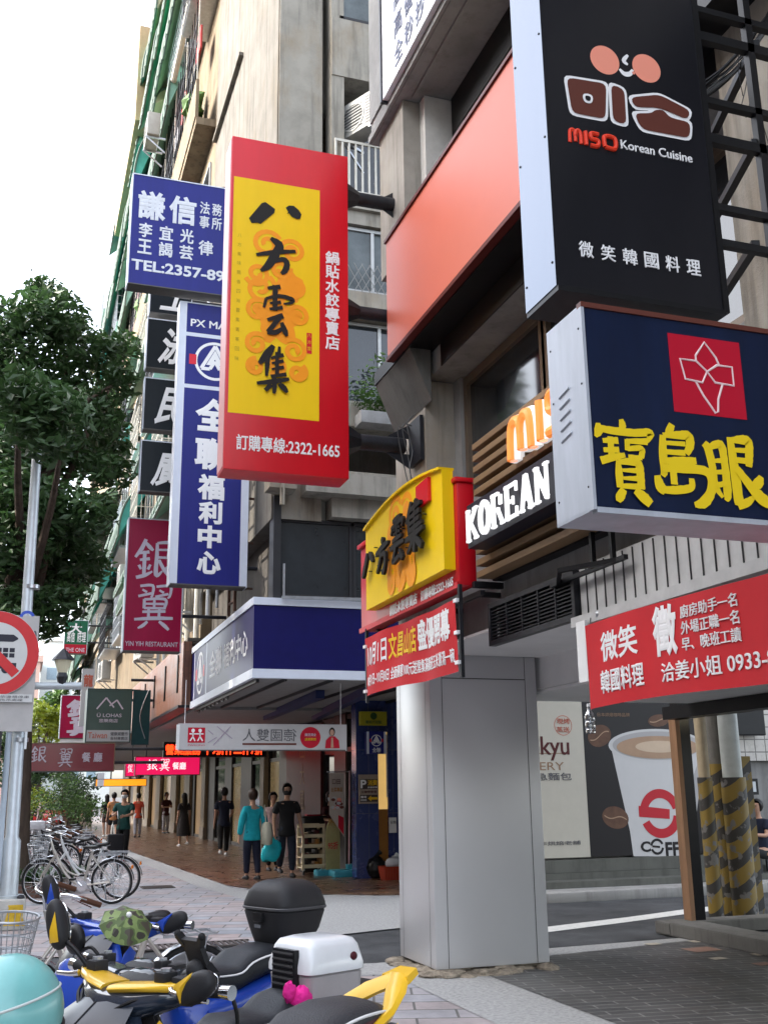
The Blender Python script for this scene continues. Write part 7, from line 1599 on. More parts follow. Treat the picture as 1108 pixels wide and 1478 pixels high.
tag(m.build('rolling_case', None, 30), 'black rolling case in front of the man in dark green', 'case')
person(at(162, 1214), R(14), 'person in an orange tan top and black shorts walking away', TANC, BLKC, 1.68, step=(.15, -.15), shorts=True, shoes=SHOED)
person(at(198, 1209), R(-5), 'person in a red orange T-shirt behind the man in dark green', REDC2, GREYC, 1.66, step=(-.1, .12), shoes=SHOED, girl=True)
person(at(124, 1217), R(20), 'woman in black top and beige trousers on the sidewalk by the shrubs', BLKC, BEIG, 1.64, step=(.12, -.14), ra=((.05, .1, -.24), (-.05, .2, .02)), hair='bob', shoes=SHOEW, girl=True)
person(at(152, 1208), R(5), 'person in a black outfit walking just left of the orange tan top', BLKC, cloth_mat('brown_shorts', (.09, .05, .04)), 1.62, step=(-.1, .1), hair='long', shorts=True, shoes=SHOEW, girl=True)
person((6.6, 23.3, 0), FAC + R(12), 'waitress in a plum uniform standing behind the black reception stand', PLUM, BLKC, 1.60, la=((.03, .08, -.24), (-.08, .22, .0)), ra=((.03, .08, -.24), (-.08, .22, -.02)), hair='bob', mask=MASKW, shoes=SHOED, girl=True)
p = at(396, 1258); person((p[0], p[1] + .2, 0), FAC, 'person in a pale pink shirt mostly hidden behind the man in black', PINKC, BLKC, 1.60, sleeve='long', shoes=SHOED, girl=True)
p = PY(58, 1180, 42); person((p.x, 42, 0), R(80), 'person in a pale pink shirt far off at the kerb under the trees', PINKC, BLKC, 1.62, step=(.1, -.1), shoes=SHOED)
p = PY(1106, 1240, 15.5); person((p.x + .1, 15.75, .08), R(110), 'person in a navy T-shirt sitting at the alley wall by the striped pipes', NAVYC, BLKC, 1.66, seat=.42, la=((.03, .14, -.22), (-.06, .22, .02)), ra=((.03, .14, -.22), (-.06, .22, .02)), shoes=SHOED)
m = MB(); m.box(p.x - .12, p.x + .35, 15.55, 15.945, .48, .53, WOOD, .01)
for sx in (-.08, .31):
    for yy in (15.58, 15.9): m.box(p.x + sx - .02, p.x + sx + .02, yy - .02, yy + .02, .201, .48, DMET)
tag(m.build('stool', None, 20), 'low wooden stool under the seated person in navy', 'stool')
# ------------------------------------------------------------------ bicycles (local: front at -x, ground z=0)
TYRE = RUBBER; RIMA = M('bicycle_rim', (.55, .56, .58), .25, metal=.9, var=0)
def bicycle(frame, lab, basket=True, group=None, step=True):
    t = thing('bicycle', (0, 0, 0), lab, 'bicycle', group); Rw = .33; xf, xr = -.55, .55
    for nm, x in (('front_wheel', xf), ('rear_wheel', xr)):
        m = MB(); m.ring((x, 0, Rw), (0, 1, 0), Rw - .018, .018, TYRE, 36, 8); o = m.build(nm, t, 60); m = MB(); m.ring((x, 0, Rw), (0, 1, 0), Rw - .042, .011, RIMA, 36, 6); m.build('rim', o, 60)
        m = MB()
        for k in range(18):
            a = 2 * math.pi * k / 18; s = (-1) ** k; m.tube([(x + .018 * math.cos(a + .6), s * .03, Rw + .018 * math.sin(a + .6)), (x + (Rw - .045) * math.cos(a), 0, Rw + (Rw - .045) * math.sin(a))], .0022, RIMA, 4, caps=False)
        m.tube([(x, -.045, Rw), (x, .045, Rw)], .022, STEEL, 10); m.build('spokes', o, 40)
        m = MB(); L = []
        for k in range(13):
            a = R(20) + R(150) * k / 12 if nm == 'front_wheel' else R(5) + R(170) * k / 12; L.append([(x + (Rw + .022) * math.cos(a), y, Rw + (Rw + .022) * math.sin(a) - abs(y) * .25) for y in (-.03, -.015, 0, .015, .03)])
        m.loft(L, RIMA, caps=False, closed=False); m.build('mudguard', t, 60)
    hx = -.36; m = MB()
    m.tube([(hx - .0, 0, .74), (hx - .06, 0, .93)], .02, frame, 10)
    if step: m.tube([(hx - .01, 0, .80), (-.2, 0, .48), (-.02, 0, .31), (.1, 0, .29)], .022, frame, 10, sm=5); m.tube([(hx, 0, .76), (-.16, 0, .50), (.02, 0, .42)], .014, frame, 8, sm=4)
    else: m.tube([(hx, 0, .8), (.1, 0, .29)], .022, frame, 10); m.tube([(hx - .02, 0, .86), (.22, 0, .74)], .018, frame, 10)
    m.tube([(.1, 0, .27), (.24, 0, .78)], .02, frame, 10)
    for s in (-1, 1): m.tube([(.1, s * .03, .28), (xr, s * .06, Rw)], .011, frame, 8); m.tube([(.23, s * .02, .72), (xr, s * .06, Rw)], .010, frame, 8); m.tube([(hx + .02, s * .05, .72), (xf + .02, s * .055, .45), (xf, s * .055, Rw)], .013, frame, 8, sm=3)
    m.tube([(hx + .02, -.06, .72), (hx + .02, .06, .72)], .02, frame, 8); m.build('frame', t, 50)
    m = MB(); m.tube([(hx - .06, 0, .92), (hx - .08, 0, 1.02)], .014, CHROME, 8); m.tube([(hx + .16, -.29, 1.0), (hx + .02, -.27, 1.05), (hx - .1, -.12, 1.04), (hx - .1, .12, 1.04), (hx + .02, .27, 1.05), (hx + .16, .29, 1.0)], .012, CHROME, 8, sm=5); o = m.build('handlebar', t, 50)
    for s in (-1, 1): m = MB(); m.tube([(hx + .07, s * .282, 1.033), (hx + .19, s * .294, .99)], .017, M('brown_grip', (.08, .035, .02), .6), 8); m.tube([(hx + .02, s * .26, 1.03), (hx + .14, s * .27, .975)], .006, CHROME, 6); m.build('grip', o, 40)
    m = MB(); m.loft([[(x + .24, math.cos(a) * w, .84 + z + math.sin(a) * h) for a in [2 * math.pi * i / 14 for i in range(14)]] for x, w, z, h in ((-.15, .012, .0, .012), (-.1, .03, .005, .02), (0, .06, .0, .028), (.08, .095, .01, .03), (.12, .08, .015, .022), (.13, .03, .015, .01))], BLACK); m.tube([(.235, 0, .76), (.25, 0, .83)], .013, CHROME, 8); m.build('saddle', t, 60)
    m = MB(); m.lathe([(.085, .006), (.085, -.006)], (.1, -.06, .28), (0, 1, 0), CHROME, 20)
    for s in (-1, 1): m.bar((.1, s * .07, .28), (.1 + s * .12, s * .075, .28 - s * .11), .02, .012, CHROME); m.box(.1 + s * .12 - .04, .1 + s * .12 + .04, s * .08, s * .17, .28 - s * .11 - .012, .28 - s * .11 + .012, BLACK)
    m.build('crank', t, 20)
    m = MB(); m.box(.32, .68, -.07, -.055, .72, .735, STEEL); m.box(.32, .68, .055, .07, .72, .735, STEEL)
    for k in range(5): m.box(.34 + k * .08, .352 + k * .08, -.054, .054, .722, .733, STEEL)
    for s in (-1, 1): m.tube([(.62, s * .062, .72), (xr, s * .062, Rw)], .006, STEEL, 6)
    m.build('rear_rack', t, 20)
    m = MB(); m.box(.86, .88, -.03, .03, .52, .57, M('amber_reflector', (.7, .2, .02), .2, var=0), .005); m.build('rear_reflector', t, 0)
    m = MB(); m.tube([(.4, .1, .33), (.42, .14, .0)], .010, STEEL, 6); m.build('kickstand', t, 0)
    if basket:
        m = MB(); b0, b1 = .62, .90; W0, W1 = .11, .16
        for i in range(9):
            f = i / 8; z = b0 + (b1 - b0) * f; w = W0 + (W1 - W0) * f; cx_ = hx - .26
            if i % 2 == 0 or i == 8: m.tube([(cx_ + w * math.cos(a) * 1.0, w * 1.15 * math.sin(a), z) for a in [2 * math.pi * q / 20 for q in range(20)]], .004 if i < 8 else .008, BASK, 5, closed=True)
        for q in range(26):
            a = 2 * math.pi * q / 26; m.tube([(hx - .26 + W0 * math.cos(a), W0 * 1.15 * math.sin(a), b0), (hx - .26 + W1 * math.cos(a), W1 * 1.15 * math.sin(a), b1)], .0025, BASK, 4, caps=False)
        m.build('basket', t, 40)
    return t
BASK = M('grey_wire_basket', (.36, .38, .40), .4, metal=.5, var=.1)
SILF = M('champagne_silver_frame', (.50, .47, .43), .28, metal=.6, var=.05); WHF = M('white_frame', (.62, .63, .64), .3, var=.04); BLF = M('dark_frame', (.02, .02, .025), .35, var=.1)
GB = 'bicycles parked along the kerb'
b1_ = bicycle(SILF, 'silver step through bicycle in front, rear wheel clear on the paving', basket=True, group=GB)
def setb(t, u0, v0, u1, v1, lean=0.):
    a, c = PZ(u0, v0, 0), PZ(u1, v1, 0); d = (c - a); mid = (a + c) / 2; t.location = (mid.x, mid.y, 0); t.rotation_euler = (R(lean), 0, math.atan2(d.y, d.x)); s = d.length / 1.10; t['span'] = s; return t
a = PZ(161, 1305, 0); c = PZ(64, 1291, 0)
setb(b1_, 72, 1290, 159, 1306, 0); b1_.rotation_euler[0] = R(6); del b1_['span']
# keep a true bicycle size: anchor on the rear wheel
ang = R(-24); b1_.rotation_euler[2] = ang; b1_.location = (a.x - .55 * math.cos(ang), a.y - .55 * math.sin(ang), 0)
b2_ = bicycle(WHF, 'white bicycle parked right behind the silver one', basket=False, group=GB, step=True); b2_.location = (b1_.location.x + .18, b1_.location.y + .75, 0); b2_.rotation_euler = (R(5), 0, R(-20))
b3_ = bicycle(BLF, 'dark bicycle third in the row behind the white one', basket=True, group=GB, step=False)
b3_.location = (1.1, 20.9, 0); b3_.rotation_euler = (R(7), 0, R(-28))
LB = ['bicycle with a white basket cover in the kerb row left of the case', 'dark bicycle far up the kerb row near the planter', 'dark bicycle farther up the kerb row below the bushy shrub', 'dark bicycle second from the end of the kerb row', 'dark bicycle at the far end of the kerb row']
for i, (x, y, r_) in enumerate(((.6, 23.6, -30), (1.0, 25.2, -25), (1.25, 26.9, -32), (1.35, 28.7, -27), (1.4, 31.0, -30))):
    o = copy_tree(b3_); o.location = (x, y, 0); o.rotation_euler = (R(6), 0, R(r_)); o['label'] = LB[i]
m = MB(); m.box(.15, .62, 23.3, 23.7, .95, 1.12, M('white_plastic_cover', (.7, .7, .74), .4, bump=.6, bscale=12), .06); tag(m.build('basket_cover', None, 40), 'bright white plastic cover over a bicycle basket near the planter', 'cover')
# bicycle with the grey wire basket behind the blue scooter
b4_ = bicycle(SILF, 'silver bicycle with a grey wire basket beside the blue scooter', basket=True, group=None); b4_.location = (.62, 7.35, 0); b4_.rotation_euler = (R(5), 0, R(12))

# ------------------------------------------------------------------ scooters (local: front at -x, tail at +x, rider faces -x)
SEATM = M('seat_vinyl', (.020, .022, .026), .42, var=.1, scale=20, bump=.15, bscale=120); PIPE = M('white_piping', (.62, .62, .62), .5, var=0); MATTE = M('matte_black_plastic', (.022, .022, .024), .55, var=.1, bump=.1, bscale=200)
MIRG = M('mirror_glass', (.7, .72, .75), .03, metal=1, var=0); AMB = M('amber_lens', (.75, .25, .02), .15, var=0); CLRL = M('clear_lens', (.55, .58, .6), .08, var=0, coat=.5); REDL = M('red_lens', (.35, .01, .01), .15, var=0)
def se(cx_, cz, hw, hh, x, p=.6, n=20, lo=None):
    out = []
    for i in range(n):
        a = 2 * math.pi * i / n; c, s = math.cos(a), math.sin(a)
        out.append((x, cx_ + math.copysign(abs(c) ** p, c) * hw, cz + math.copysign(abs(s) ** p, s) * (hh if s > 0 or lo is None else lo)))
    return out
def shell(m, secs, mat, p=.6, n=20):
    """secs: (x, centre z, half width, half height)"""
    m.loft([se(0, cz, hw, hh, x, p, n) for x, cz, hw, hh in secs], mat)
def scooter(lab, paint, trim, seatmat=SEATM, rack=False, steer=0., grab=None, mirror='sport', windows=False, side=None, low=0., group='motor scooters parked in the foreground', piping=True):
    t = thing('motor_scooter', (0, 0, 0), lab, 'scooter', group)
    Rw = .24; xf, xr = -.62, .58; ca, sa = math.cos(steer), math.sin(steer); hx = -.34
    def st(p):                                       # turn with the steering about the headstock
        q = Vector(p); dx, dy = q.x - hx, q.y; return Vector((hx + dx * ca - dy * sa, dx * sa + dy * ca, q.z))
    def steerb(m):
        m.v = [tuple(st(v)) for v in m.v]; return m
    for nm, x in (('front_wheel', xf), ('rear_wheel', xr)):
        m = MB(); prof = [(Rw - .09, .045), (Rw - .03, .06), (Rw - .004, .035), (Rw, 0), (Rw - .004, -.035), (Rw - .03, -.06), (Rw - .09, -.045)]
        m.lathe(prof, (x, 0, Rw), (0, 1, 0), RUBBER, 28)
        if nm == 'front_wheel': steerb(m)
        o = m.build(nm, t, 50); m = MB(); m.lathe([(Rw - .092, .05), (.05, .03), (.05, -.03), (Rw - .092, -.05)], (x, 0, Rw), (0, 1, 0), STEEL, 20)
        if nm == 'front_wheel': steerb(m)
        m.build('rim', o, 40)
    m = MB(); L = []
    for k in range(11):
        a = R(15) + R(150) * k / 10; L.append([(xf + (Rw + .03) * math.cos(a), y, Rw + (Rw + .03) * math.sin(a) - abs(y) * .35) for y in (-.075, -.05, -.02, .02, .05, .075)])
    m.loft(L, paint, caps=False, closed=False); steerb(m).build('front_fender', t, 60)
    m = MB()
    for s in (-1, 1): m.tube([(xf, s * .085, Rw), (-.46, s * .075, .62)], .022, STEEL, 10)
    steerb(m).build('fork', t, 40)
    # front apron and leg shield
    m = MB(); secs = []
    for z, xc, hw, th, bow in ((.26, -.30, .17, .035, .02), (.42, -.38, .23, .06, .07), (.60, -.43, .27, .075, .11), (.76, -.42, .26, .08, .12), (.88, -.39, .21, .075, .10), (.96, -.37, .13, .055, .05)):
        sec_ = []
        for i in range(24):
            a = 2 * math.pi * i / 24; y = math.cos(a) * hw; sec_.append((xc - bow * (1 - (y / hw) ** 2) - math.sin(a) * th * .9, y, z))
        secs.append(sec_)
    m.loft(secs, paint); m.build('front_apron', t, 60)
    m = MB()
    for s in (-1, 1):
        m.loft([[(x - .0 + dx, s * y, z + dz) for dx, dz in ((-.03, 0), (0, .03), (.03, 0), (0, -.03))] for x, y, z in ((-.50, .10, .62), (-.47, .19, .74), (-.40, .235, .86), (-.36, .215, .93))], trim); 
    m.build('apron_trim', t, 50)
    m = MB(); m.ell((-.535, 0, .72), (.04, .10, .075), CLRL, 16, 10, pw=.8); m.build('headlight', t, 60)
    m = MB()
    for s in (-1, 1): m.ell((-.49, s * .17, .66), (.03, .045, .07), AMB, 12, 8, rot=Matrix.Rotation(s * .5, 3, 'X'))
    m.build('turn_signal', t, 60)
    m = MB(); m.box(-.30, .12, -.17, .17, .24, .30, MATTE, .03); m.box(-.28, .1, -.12, .12, .301, .308, RUBBER); m.build('floorboard', t, 30)
    m = MB(); m.loft([[(x, math.copysign(abs(math.cos(a)) ** .7, math.cos(a)) * w, z + math.sin(a) * .03 * (1 if math.sin(a) < 0 else 2.4)) for a in [2 * math.pi * i / 18 for i in range(18)]] for x, w, z in ((-.33, .16, .92), (-.28, .2, .80), (-.24, .20, .62), (-.2, .17, .38))], MATTE); m.build('leg_shield', t, 60)
    # handlebar cowl, grips, levers, mirrors
    m = MB(); m.loft([se(0, 0, 0, 0, 0) if False else [(hx + dx + math.cos(a) * .062 * k, y, .985 + dz + math.sin(a) * .042 * k) for a in [2 * math.pi * i / 14 for i in range(14)]] for y, k, dx, dz in ((-.24, .45, .05, .03), (-.19, .75, .03, .02), (-.1, 1.05, .0, .0), (0, 1.2, -.02, .0), (.1, 1.05, .0, .0), (.19, .75, .03, .02), (.24, .45, .05, .03))], trim)
    m.mats = [paint]; steerb(m).build('handlebar_cover', t, 60)
    m = MB(); m.loft([[(hx + dx + math.cos(a) * .045 * k, y, 1.025 + dz + math.copysign(abs(math.sin(a)) ** .5, math.sin(a)) * .013) for a in [2 * math.pi * i / 12 for i in range(12)]] for y, k, dx, dz in ((-.27, .4, .045, .01), (-.2, .8, .02, .012), (-.1, 1.1, -.005, .006), (-.03, 1.2, -.02, .0))], trim); m.loft([[(hx + dx + math.cos(a) * .045 * k, y, 1.025 + dz + math.copysign(abs(math.sin(a)) ** .5, math.sin(a)) * .013) for a in [2 * math.pi * i / 12 for i in range(12)]] for y, k, dx, dz in ((.0, 1.2, -.02, .0), (.1, 1.1, -.005, .006), (.2, .8, .02, .012), (.27, .4, .045, .01))], trim); steerb(m).build('handlebar_trim', t, 50)
    m = MB(); m.ell((hx + .055, 0, 1.03), (.045, .10, .022), MATTE, 14, 8, rot=Matrix.Rotation(-.5, 3, 'Y')); m.ell((hx + .066, 0, 1.043), (.03, .075, .016), GLASSD, 14, 8, rot=Matrix.Rotation(-.5, 3, 'Y')); steerb(m).build('dashboard', t, 60)
    for s in (-1, 1):
        m = MB(); m.tube([(hx + .05, s * .22, 1.03), (hx + .075, s * .365, 1.035)], .0175, RUBBER, 12); m.tube([(hx + .074, s * .365, 1.035), (hx + .08, s * .40, 1.035)], [.0175, .02], CHROME, 12); m.box(hx + .02, hx + .08, s * .2, s * .255, 1.01, 1.065, MATTE, .012)
        g = steerb(m).build('handlebar_grip', t, 40)
        m = MB(); m.tube([(hx - .0, s * .235, 1.035), (hx - .01, s * .27, 1.03), (hx + .015, s * .38, 1.02)], [.010, .008, .007], CHROME, 8, sm=4); steerb(m).build('brake_lever', g, 50)
        md_ = .01 if s > 0 else -.045; mz = 1.145 + 2 * md_ - low
        m = MB(); m.tube([(hx + .03, s * .22, 1.04), (hx + .01, s * .27, 1.08 + md_), (hx - .0, s * .33, 1.10 + 2 * md_ - low)], .0075, BLACK, 8, sm=4); mo = steerb(m)
        mi = mo.build('mirror', t, 50); m = MB()
        if mirror == 'round': m.lathe([(.0, -.03), (.035, -.028), (.058, -.012), (.062, .004), (.06, .008)], (hx + .0, s * .37, mz), (1, 0, .05), BLACK, 24); f_ = MB(); f_.lathe([(.057, .0095), (.057, .006)], (hx + .0, s * .37, mz), (1, 0, .05), MIRG, 24)
        else:
            q = Matrix.Rotation(-.4 if s > 0 else 1.15, 3, 'X'); m.ell((hx - .01, s * .36, mz), (.030, .038, .078), MATTE, 16, 12, rot=q, pw=.85); m.add([Vector((hx - .045, s * .36, mz)) + q @ Vector(p_) for p_ in ((.012, -s * .034, .03), (.012, -s * .03, -.062), (.012, s * .022, -.05), (-.002, -s * .012, -.02))], [(0, 1, 3), (1, 2, 3), (2, 0, 3), (0, 2, 1)], trim); f_ = MB(); f_.ell((hx + .016, s * .36, mz), (.008, .032, .066), MIRG, 14, 10, rot=q)
        steerb(m).build('mirror_housing', mi, 60); steerb(f_).build('mirror_glass', mi, 60)
    for s in (-1, 1):                                # brake fluid reservoirs, switch buttons
        m = MB(); m.box(hx + .0, hx + .05, s * .15, s * .2, 1.04, 1.075, MATTE, .008); m.tube([(hx + .025, s * .175, 1.075), (hx + .025, s * .175, 1.083)], .016, STEEL, 10); m.box(hx + .075, hx + .083, s * .215, s * .235, 1.035, 1.05, REDL if s < 0 else AMB); steerb(m).build('switchgear', t, 30)
    m = MB(); L = []                                 # dark visor panel between cowl and headlight, split by a seam
    for z, xc, hw in ((1.0, -.42, .12), (.94, -.50, .17), (.86, -.565, .16), (.79, -.585, .09)): L.append([(xc + .05 * (y_ / .17) ** 2, y_ * hw / .17, z) for y_ in (-.17, -.12, -.06, -.008, .008, .06, .12, .17)])
    m.loft(L, M('smoked_visor', (.015, .02, .032), .32, var=.2, spec=.35), caps=False, closed=False); m.tube([L[0][3], L[1][3], L[2][3], L[3][3]], .003, RUBBER, 5); m.build('visor', t, 50)
    m = MB(); m.tube([(-.2, .0, .86), (-.185, .0, .86)], .018, CHROME, 12); m.tube([(-.215, .05, .8), (-.17, .05, .79), (-.165, .05, .76)], .006, STEEL, 6); m.build('key_switch', t, 40)
    # seat and tail
    m = MB(); shell(m, [(-.02, .70, .06, .03), (.02, .715, .10, .05), (.10, .74, .125, .065), (.22, .735, .14, .062), (.34, .74, .15, .062), (.42, .775, .15, .075), (.56, .80, .145, .07), (.70, .805, .13, .062), (.78, .80, .10, .045), (.81, .795, .05, .02)], seatmat, .62); se_ = m.build('seat', t, 60)
    if piping:
        m = MB(); pts = []
        for s in (1, -1):
            q = [(.10, .122, .765), (.22, .137, .76), (.34, .147, .765), (.42, .147, .805), (.56, .142, .828), (.70, .127, .83), (.78, .09, .822)]
            for x, y, z in (q if s == 1 else q[::-1]): pts.append((x, s * y, z + .002))
        m.tube(pts, .005, PIPE, 6, sm=3); m.build('piping', se_, 60)
    if side:
        m = MB()
        for s in (-1, 1): m.loft([[(x, s * (y + dy), z) for dy, z in ((0, z0), (.006, (z0 + z1) / 2), (0, z1), (-.03, (z0 + z1) / 2))] for x, y, z0, z1 in ((.36, .148, .72, .75), (.45, .150, .735, .79), (.6, .146, .755, .815), (.72, .128, .775, .82))], side)
        m.build('seat_side_panel', se_, 60)
    m = MB(); shell(m, [(-.0, .46, .10, .2), (.05, .50, .14, .17), (.18, .54, .175, .15), (.36, .57, .185, .14), (.55, .62, .175, .12), (.72, .68, .14, .085), (.86, .72, .09, .05), (.92, .735, .05, .025)], paint, .7); m.build('rear_body', t, 60)
    m = MB()
    for s in (-1, 1): m.loft([[(x, s * (y + dy), z + dz) for dy, dz in ((.0, .035), (.012, .0), (.0, -.035), (-.03, 0))] for x, y, z in ((.1, .165, .60), (.3, .187, .63), (.5, .182, .67), (.7, .146, .72), (.84, .1, .745))], trim)
    m.build('side_stripe', t, 60)
    gm = grab or MATTE; m = MB()
    if grab:
        m.loft([[(x, y + dy, z + dz) for dy, dz in ((-w, 0), (-w * .6, .018), (w * .6, .018), (w, 0), (w * .6, -.018), (-w * .6, -.018))] for x, y, z, w in ((.62, -.14, .78, .02), (.76, -.115, .82, .03), (.88, -.06, .87, .05), (.97, -.0, .90, .055))], gm)
        m.loft([[(x, y + dy, z + dz) for dy, dz in ((-w, 0), (-w * .6, .018), (w * .6, .018), (w, 0), (w * .6, -.018), (-w * .6, -.018))] for x, y, z, w in ((.62, .14, .78, .02), (.76, .115, .82, .03), (.88, .06, .868, .05), (.965, .0, .897, .05))], gm)
        m.loft([[(.95, -.07, .885), (.95, .07, .885), (.95, .06, .91), (.95, -.06, .91)], [(1.04, -.05, .91), (1.04, .05, .91), (1.04, .04, .93), (1.04, -.04, .93)]], gm)
    else: m.tube([(.6, -.15, .76), (.8, -.12, .81), (.9, 0, .83), (.8, .12, .81), (.6, .15, .76)], .013, gm, 8, sm=4)
    m.build('grab_rail', t, 50)
    m = MB(); m.ell((.90, 0, .69), (.03, .085, .04), REDL, 14, 8, pw=.7); m.build('tail_light', t, 60)
    m = MB(); m.loft([[(x, y, z) for y in (-w, w)] + [(x - .01, y, z - .004) for y in (w, -w)] for x, z, w in ((.82, .62, .06), (.92, .45, .09), (.96, .34, .09))], MATTE); m.build('rear_mudguard', t, 40)
    m = MB(); m.obox((.955, 0, .44), (.003, 0, 0), (0, .085, 0), (-.02, 0, .06), WACR); m.build('number_plate', t, 0)
    m = MB(); m.tube([(.1, .13, .2), (.35, .16, .2), (.5, .17, .24)], .018, DMET, 8, sm=4); m.tube([(.45, .17, .23), (.5, .17, .24), (.82, .175, .31), (.85, .175, .318)], [.03, .05, .05, .035], MATTE, 14); m.build('exhaust', t, 50)
    m = MB(); m.box(.15, .6, -.14, -.06, .16, .30, DMET, .04); m.tube([(.52, -.1, .3), (.58, -.12, .56)], .022, STEEL, 8); m.build('engine_case', t, 40)
    m = MB(); m.tube([(.05, -.1, .2), (.1, -.2, .02), (.12, -.22, .0)], .012, STEEL, 8); m.build('side_stand', t, 40)
    if rack:
        m = MB()
        for s in (-1, 1): m.tube([(.52, s * .17, .68), (.72, s * .15, .78), (.86, s * .1, .81), (1.08, s * .09, .82)], .013, rack, 8, sm=4); m.bar((.66, s * .145, .75), (.95, s * .09, .845), .012, .02, DMET)
        m.box(.84, 1.12, -.12, .12, .83, .843, MATTE, .005); m.build('luggage_rack', t, 40)
    # cable loom
    m = MB()
    for s, c_ in ((-1, .0), (1, .01), (1, .03)): m.tube([(hx + .02, s * .2, 1.02), (hx - .05, s * (.12 + c_), 1.0), (hx - .1, s * .05, .95), (-.42, s * .03, .9)], .005, BLACK, 6, sm=5)
    m.build('cable', t, 50)
    done = set()
    for o in t.children_recursive:                   # draw the tail in to the short wheelbase of these scooters
        if o.data is None or o.data.name in done: continue
        done.add(o.data.name); wheel = o.name.startswith('rear_wheel') or (o.parent and o.parent.name.startswith('rear_wheel'))
        for v in o.data.vertices:
            if wheel: v.co.x -= .08
            elif v.co.x > .08: v.co.x = .08 + (v.co.x - .08) * .84
    return t
BLUEP = M('blue_scooter_paint', (.012, .055, .36), .26, var=.06, scale=9, coat=.35); YELP = M('yellow_scooter_paint', (.70, .42, .02), .3, var=.04, scale=9, coat=.25); DKP = M('dark_blue_black_paint', (.018, .026, .042), .14, var=0, coat=.7); GRP = M('graphite_paint', (.05, .055, .065), .2, var=0, coat=.6)
MARS = M('maroon_vinyl', (.06, .008, .014), .45, var=.1); GREYS = M('grey_vinyl', (.04, .04, .044), .5, var=.1, bump=.2, bscale=150)
def place(t, hx_, hy, ang, s=1.):
    """put the headstock over a point of the ground; the body points away along ang"""
    L = .34 * s; t.scale = (s, s, s); t.location = (hx_ + L * math.cos(ang), hy + L * math.sin(ang), 0); t.rotation_euler = (0, 0, ang)
sA = scooter('blue scooter with a black top box, farthest of the parked scooters', BLUEP, BLUEP, rack=BLUEP, steer=R(20)); place(sA, .45, 5.26, R(25), 1.0)
sB = scooter('dark scooter with round black mirrors carrying a silver and white box', DKP, GRP, rack=MATTE, steer=R(8), mirror='round', low=.05); place(sB, .45, 4.35, R(24), .94)
sC = scooter('dark scooter with yellow mirrors, yellow handlebar cover and yellow grab rail', DKP, YELP, seatmat=GREYS, grab=YELP, steer=R(0), side=MARS); place(sC, .34, 3.46, R(28), 1.03)
sD = scooter('graphite scooter nearest the camera, its mirror wearing a mint helmet', GRP, GRP, steer=R(10), mirror='round'); place(sD, -.2, 2.45, R(27), 1.0)
for o_ in (sA, sB, sC, sD): bpy.context.view_layer.update()
def W(t, x, y, z):
    bpy.context.view_layer.update(); return t.matrix_world @ Vector((x, y, z))
# black top box on A
def onto(t, root, x, z):
    """seat a thing built in the scooter's own axes on its rack"""
    root.location = W(t, x, 0, z); root.rotation_euler = (0, 0, t.rotation_euler.z); return root
TB = thing('top_box', (0, 0, 0), 'black plastic top box with a domed lid on the rack of the blue scooter', 'top box')
def rsec(z, hx_, hy, cx_=0, p=.45, n=28): return [(cx_ + math.copysign(abs(math.cos(a)) ** p, math.cos(a)) * hx_, math.copysign(abs(math.sin(a)) ** p, math.sin(a)) * hy, z) for a in [2 * math.pi * i / n for i in range(n)]]
m = MB(); m.loft([rsec(0, .12, .13, -.0), rsec(.015, .135, .15, 0), (rsec(.08, .165, .185, .01)), rsec(.165, .19, .215, .01), rsec(.172, .185, .21, .01)], MATTE); m.build('lower_shell', TB, 35)
m = MB(); m.loft([rsec(.173, .188, .213, .01), rsec(.18, .195, .22, .01), rsec(.205, .193, .218, .01), rsec(.26, .175, .198, .01, .5), rsec(.295, .145, .165, .01, .55), rsec(.312, .10, .115, .01, .6), rsec(.318, .04, .05, .01, .7)], MATTE); m.build('lid', TB, 60)
m = MB(); m.loft([rsec(.176, .197, .222, .01), rsec(.186, .2, .225, .01), rsec(.19, .197, .222, .01)], M('graphite_band', (.07, .07, .075), .35, var=0)); m.build('seam_band', TB, 40)
m = MB(); m.box(-.2, -.17, -.045, .045, .12, .165, BLACK, .008); m.obox((-.188, .0, .1), (.004, 0, 0), (0, .03, 0), (0, 0, .008), CHROME); m.build('latch', TB, 20)
onto(sA, TB, .66, .85); TB.scale = (.86, .86, 1.0)
WB = thing('delivery_box', (0, 0, 0), 'silver delivery box with a white domed lid on the second scooter', 'top box'); SILB = M('silver_grey_plastic', (.40, .38, .39), .32, metal=.35, var=.08, scale=4); WBL = M('glossy_white_plastic', (.66, .68, .70), .22, var=.05, coat=.3)
m = MB(); m.loft([rsec(0, .16, .15, .02, .25), rsec(.02, .168, .158, .02, .25), rsec(.15, .178, .17, .02, .25), rsec(.155, .17, .165, .02, .25)], SILB); m.build('lower_shell', WB, 30)
m = MB(); m.loft([rsec(.157, .175, .168, .02, .25), rsec(.162, .186, .178, .02, .25), rsec(.185, .186, .178, .02, .25), rsec(.25, .168, .16, .02, .32), rsec(.272, .15, .142, .02, .35), rsec(.282, .10, .10, .02, .4)], WBL); m.build('lid', WB, 50)
m = MB(); m.loft([[(x, y, z) for y, z in ((-.09, .10), (.09, .10), (.085, .245), (-.085, .245))] for x in (-.185, -.155)], BLACK)
for k in range(6): m.tube([(-.187, -.08, .12 + k * .022), (-.187, .08, .12 + k * .022)], .007, MATTE, 6)
m.build('back_pad', WB, 30)
m = MB(); m.ell((.12, -.172, .21), (.022, .012, .016), MARS, 10, 8); m.build('lock', WB, 50)
onto(sB, WB, .60, .74); WB.scale = (.86, .86, 1.1)
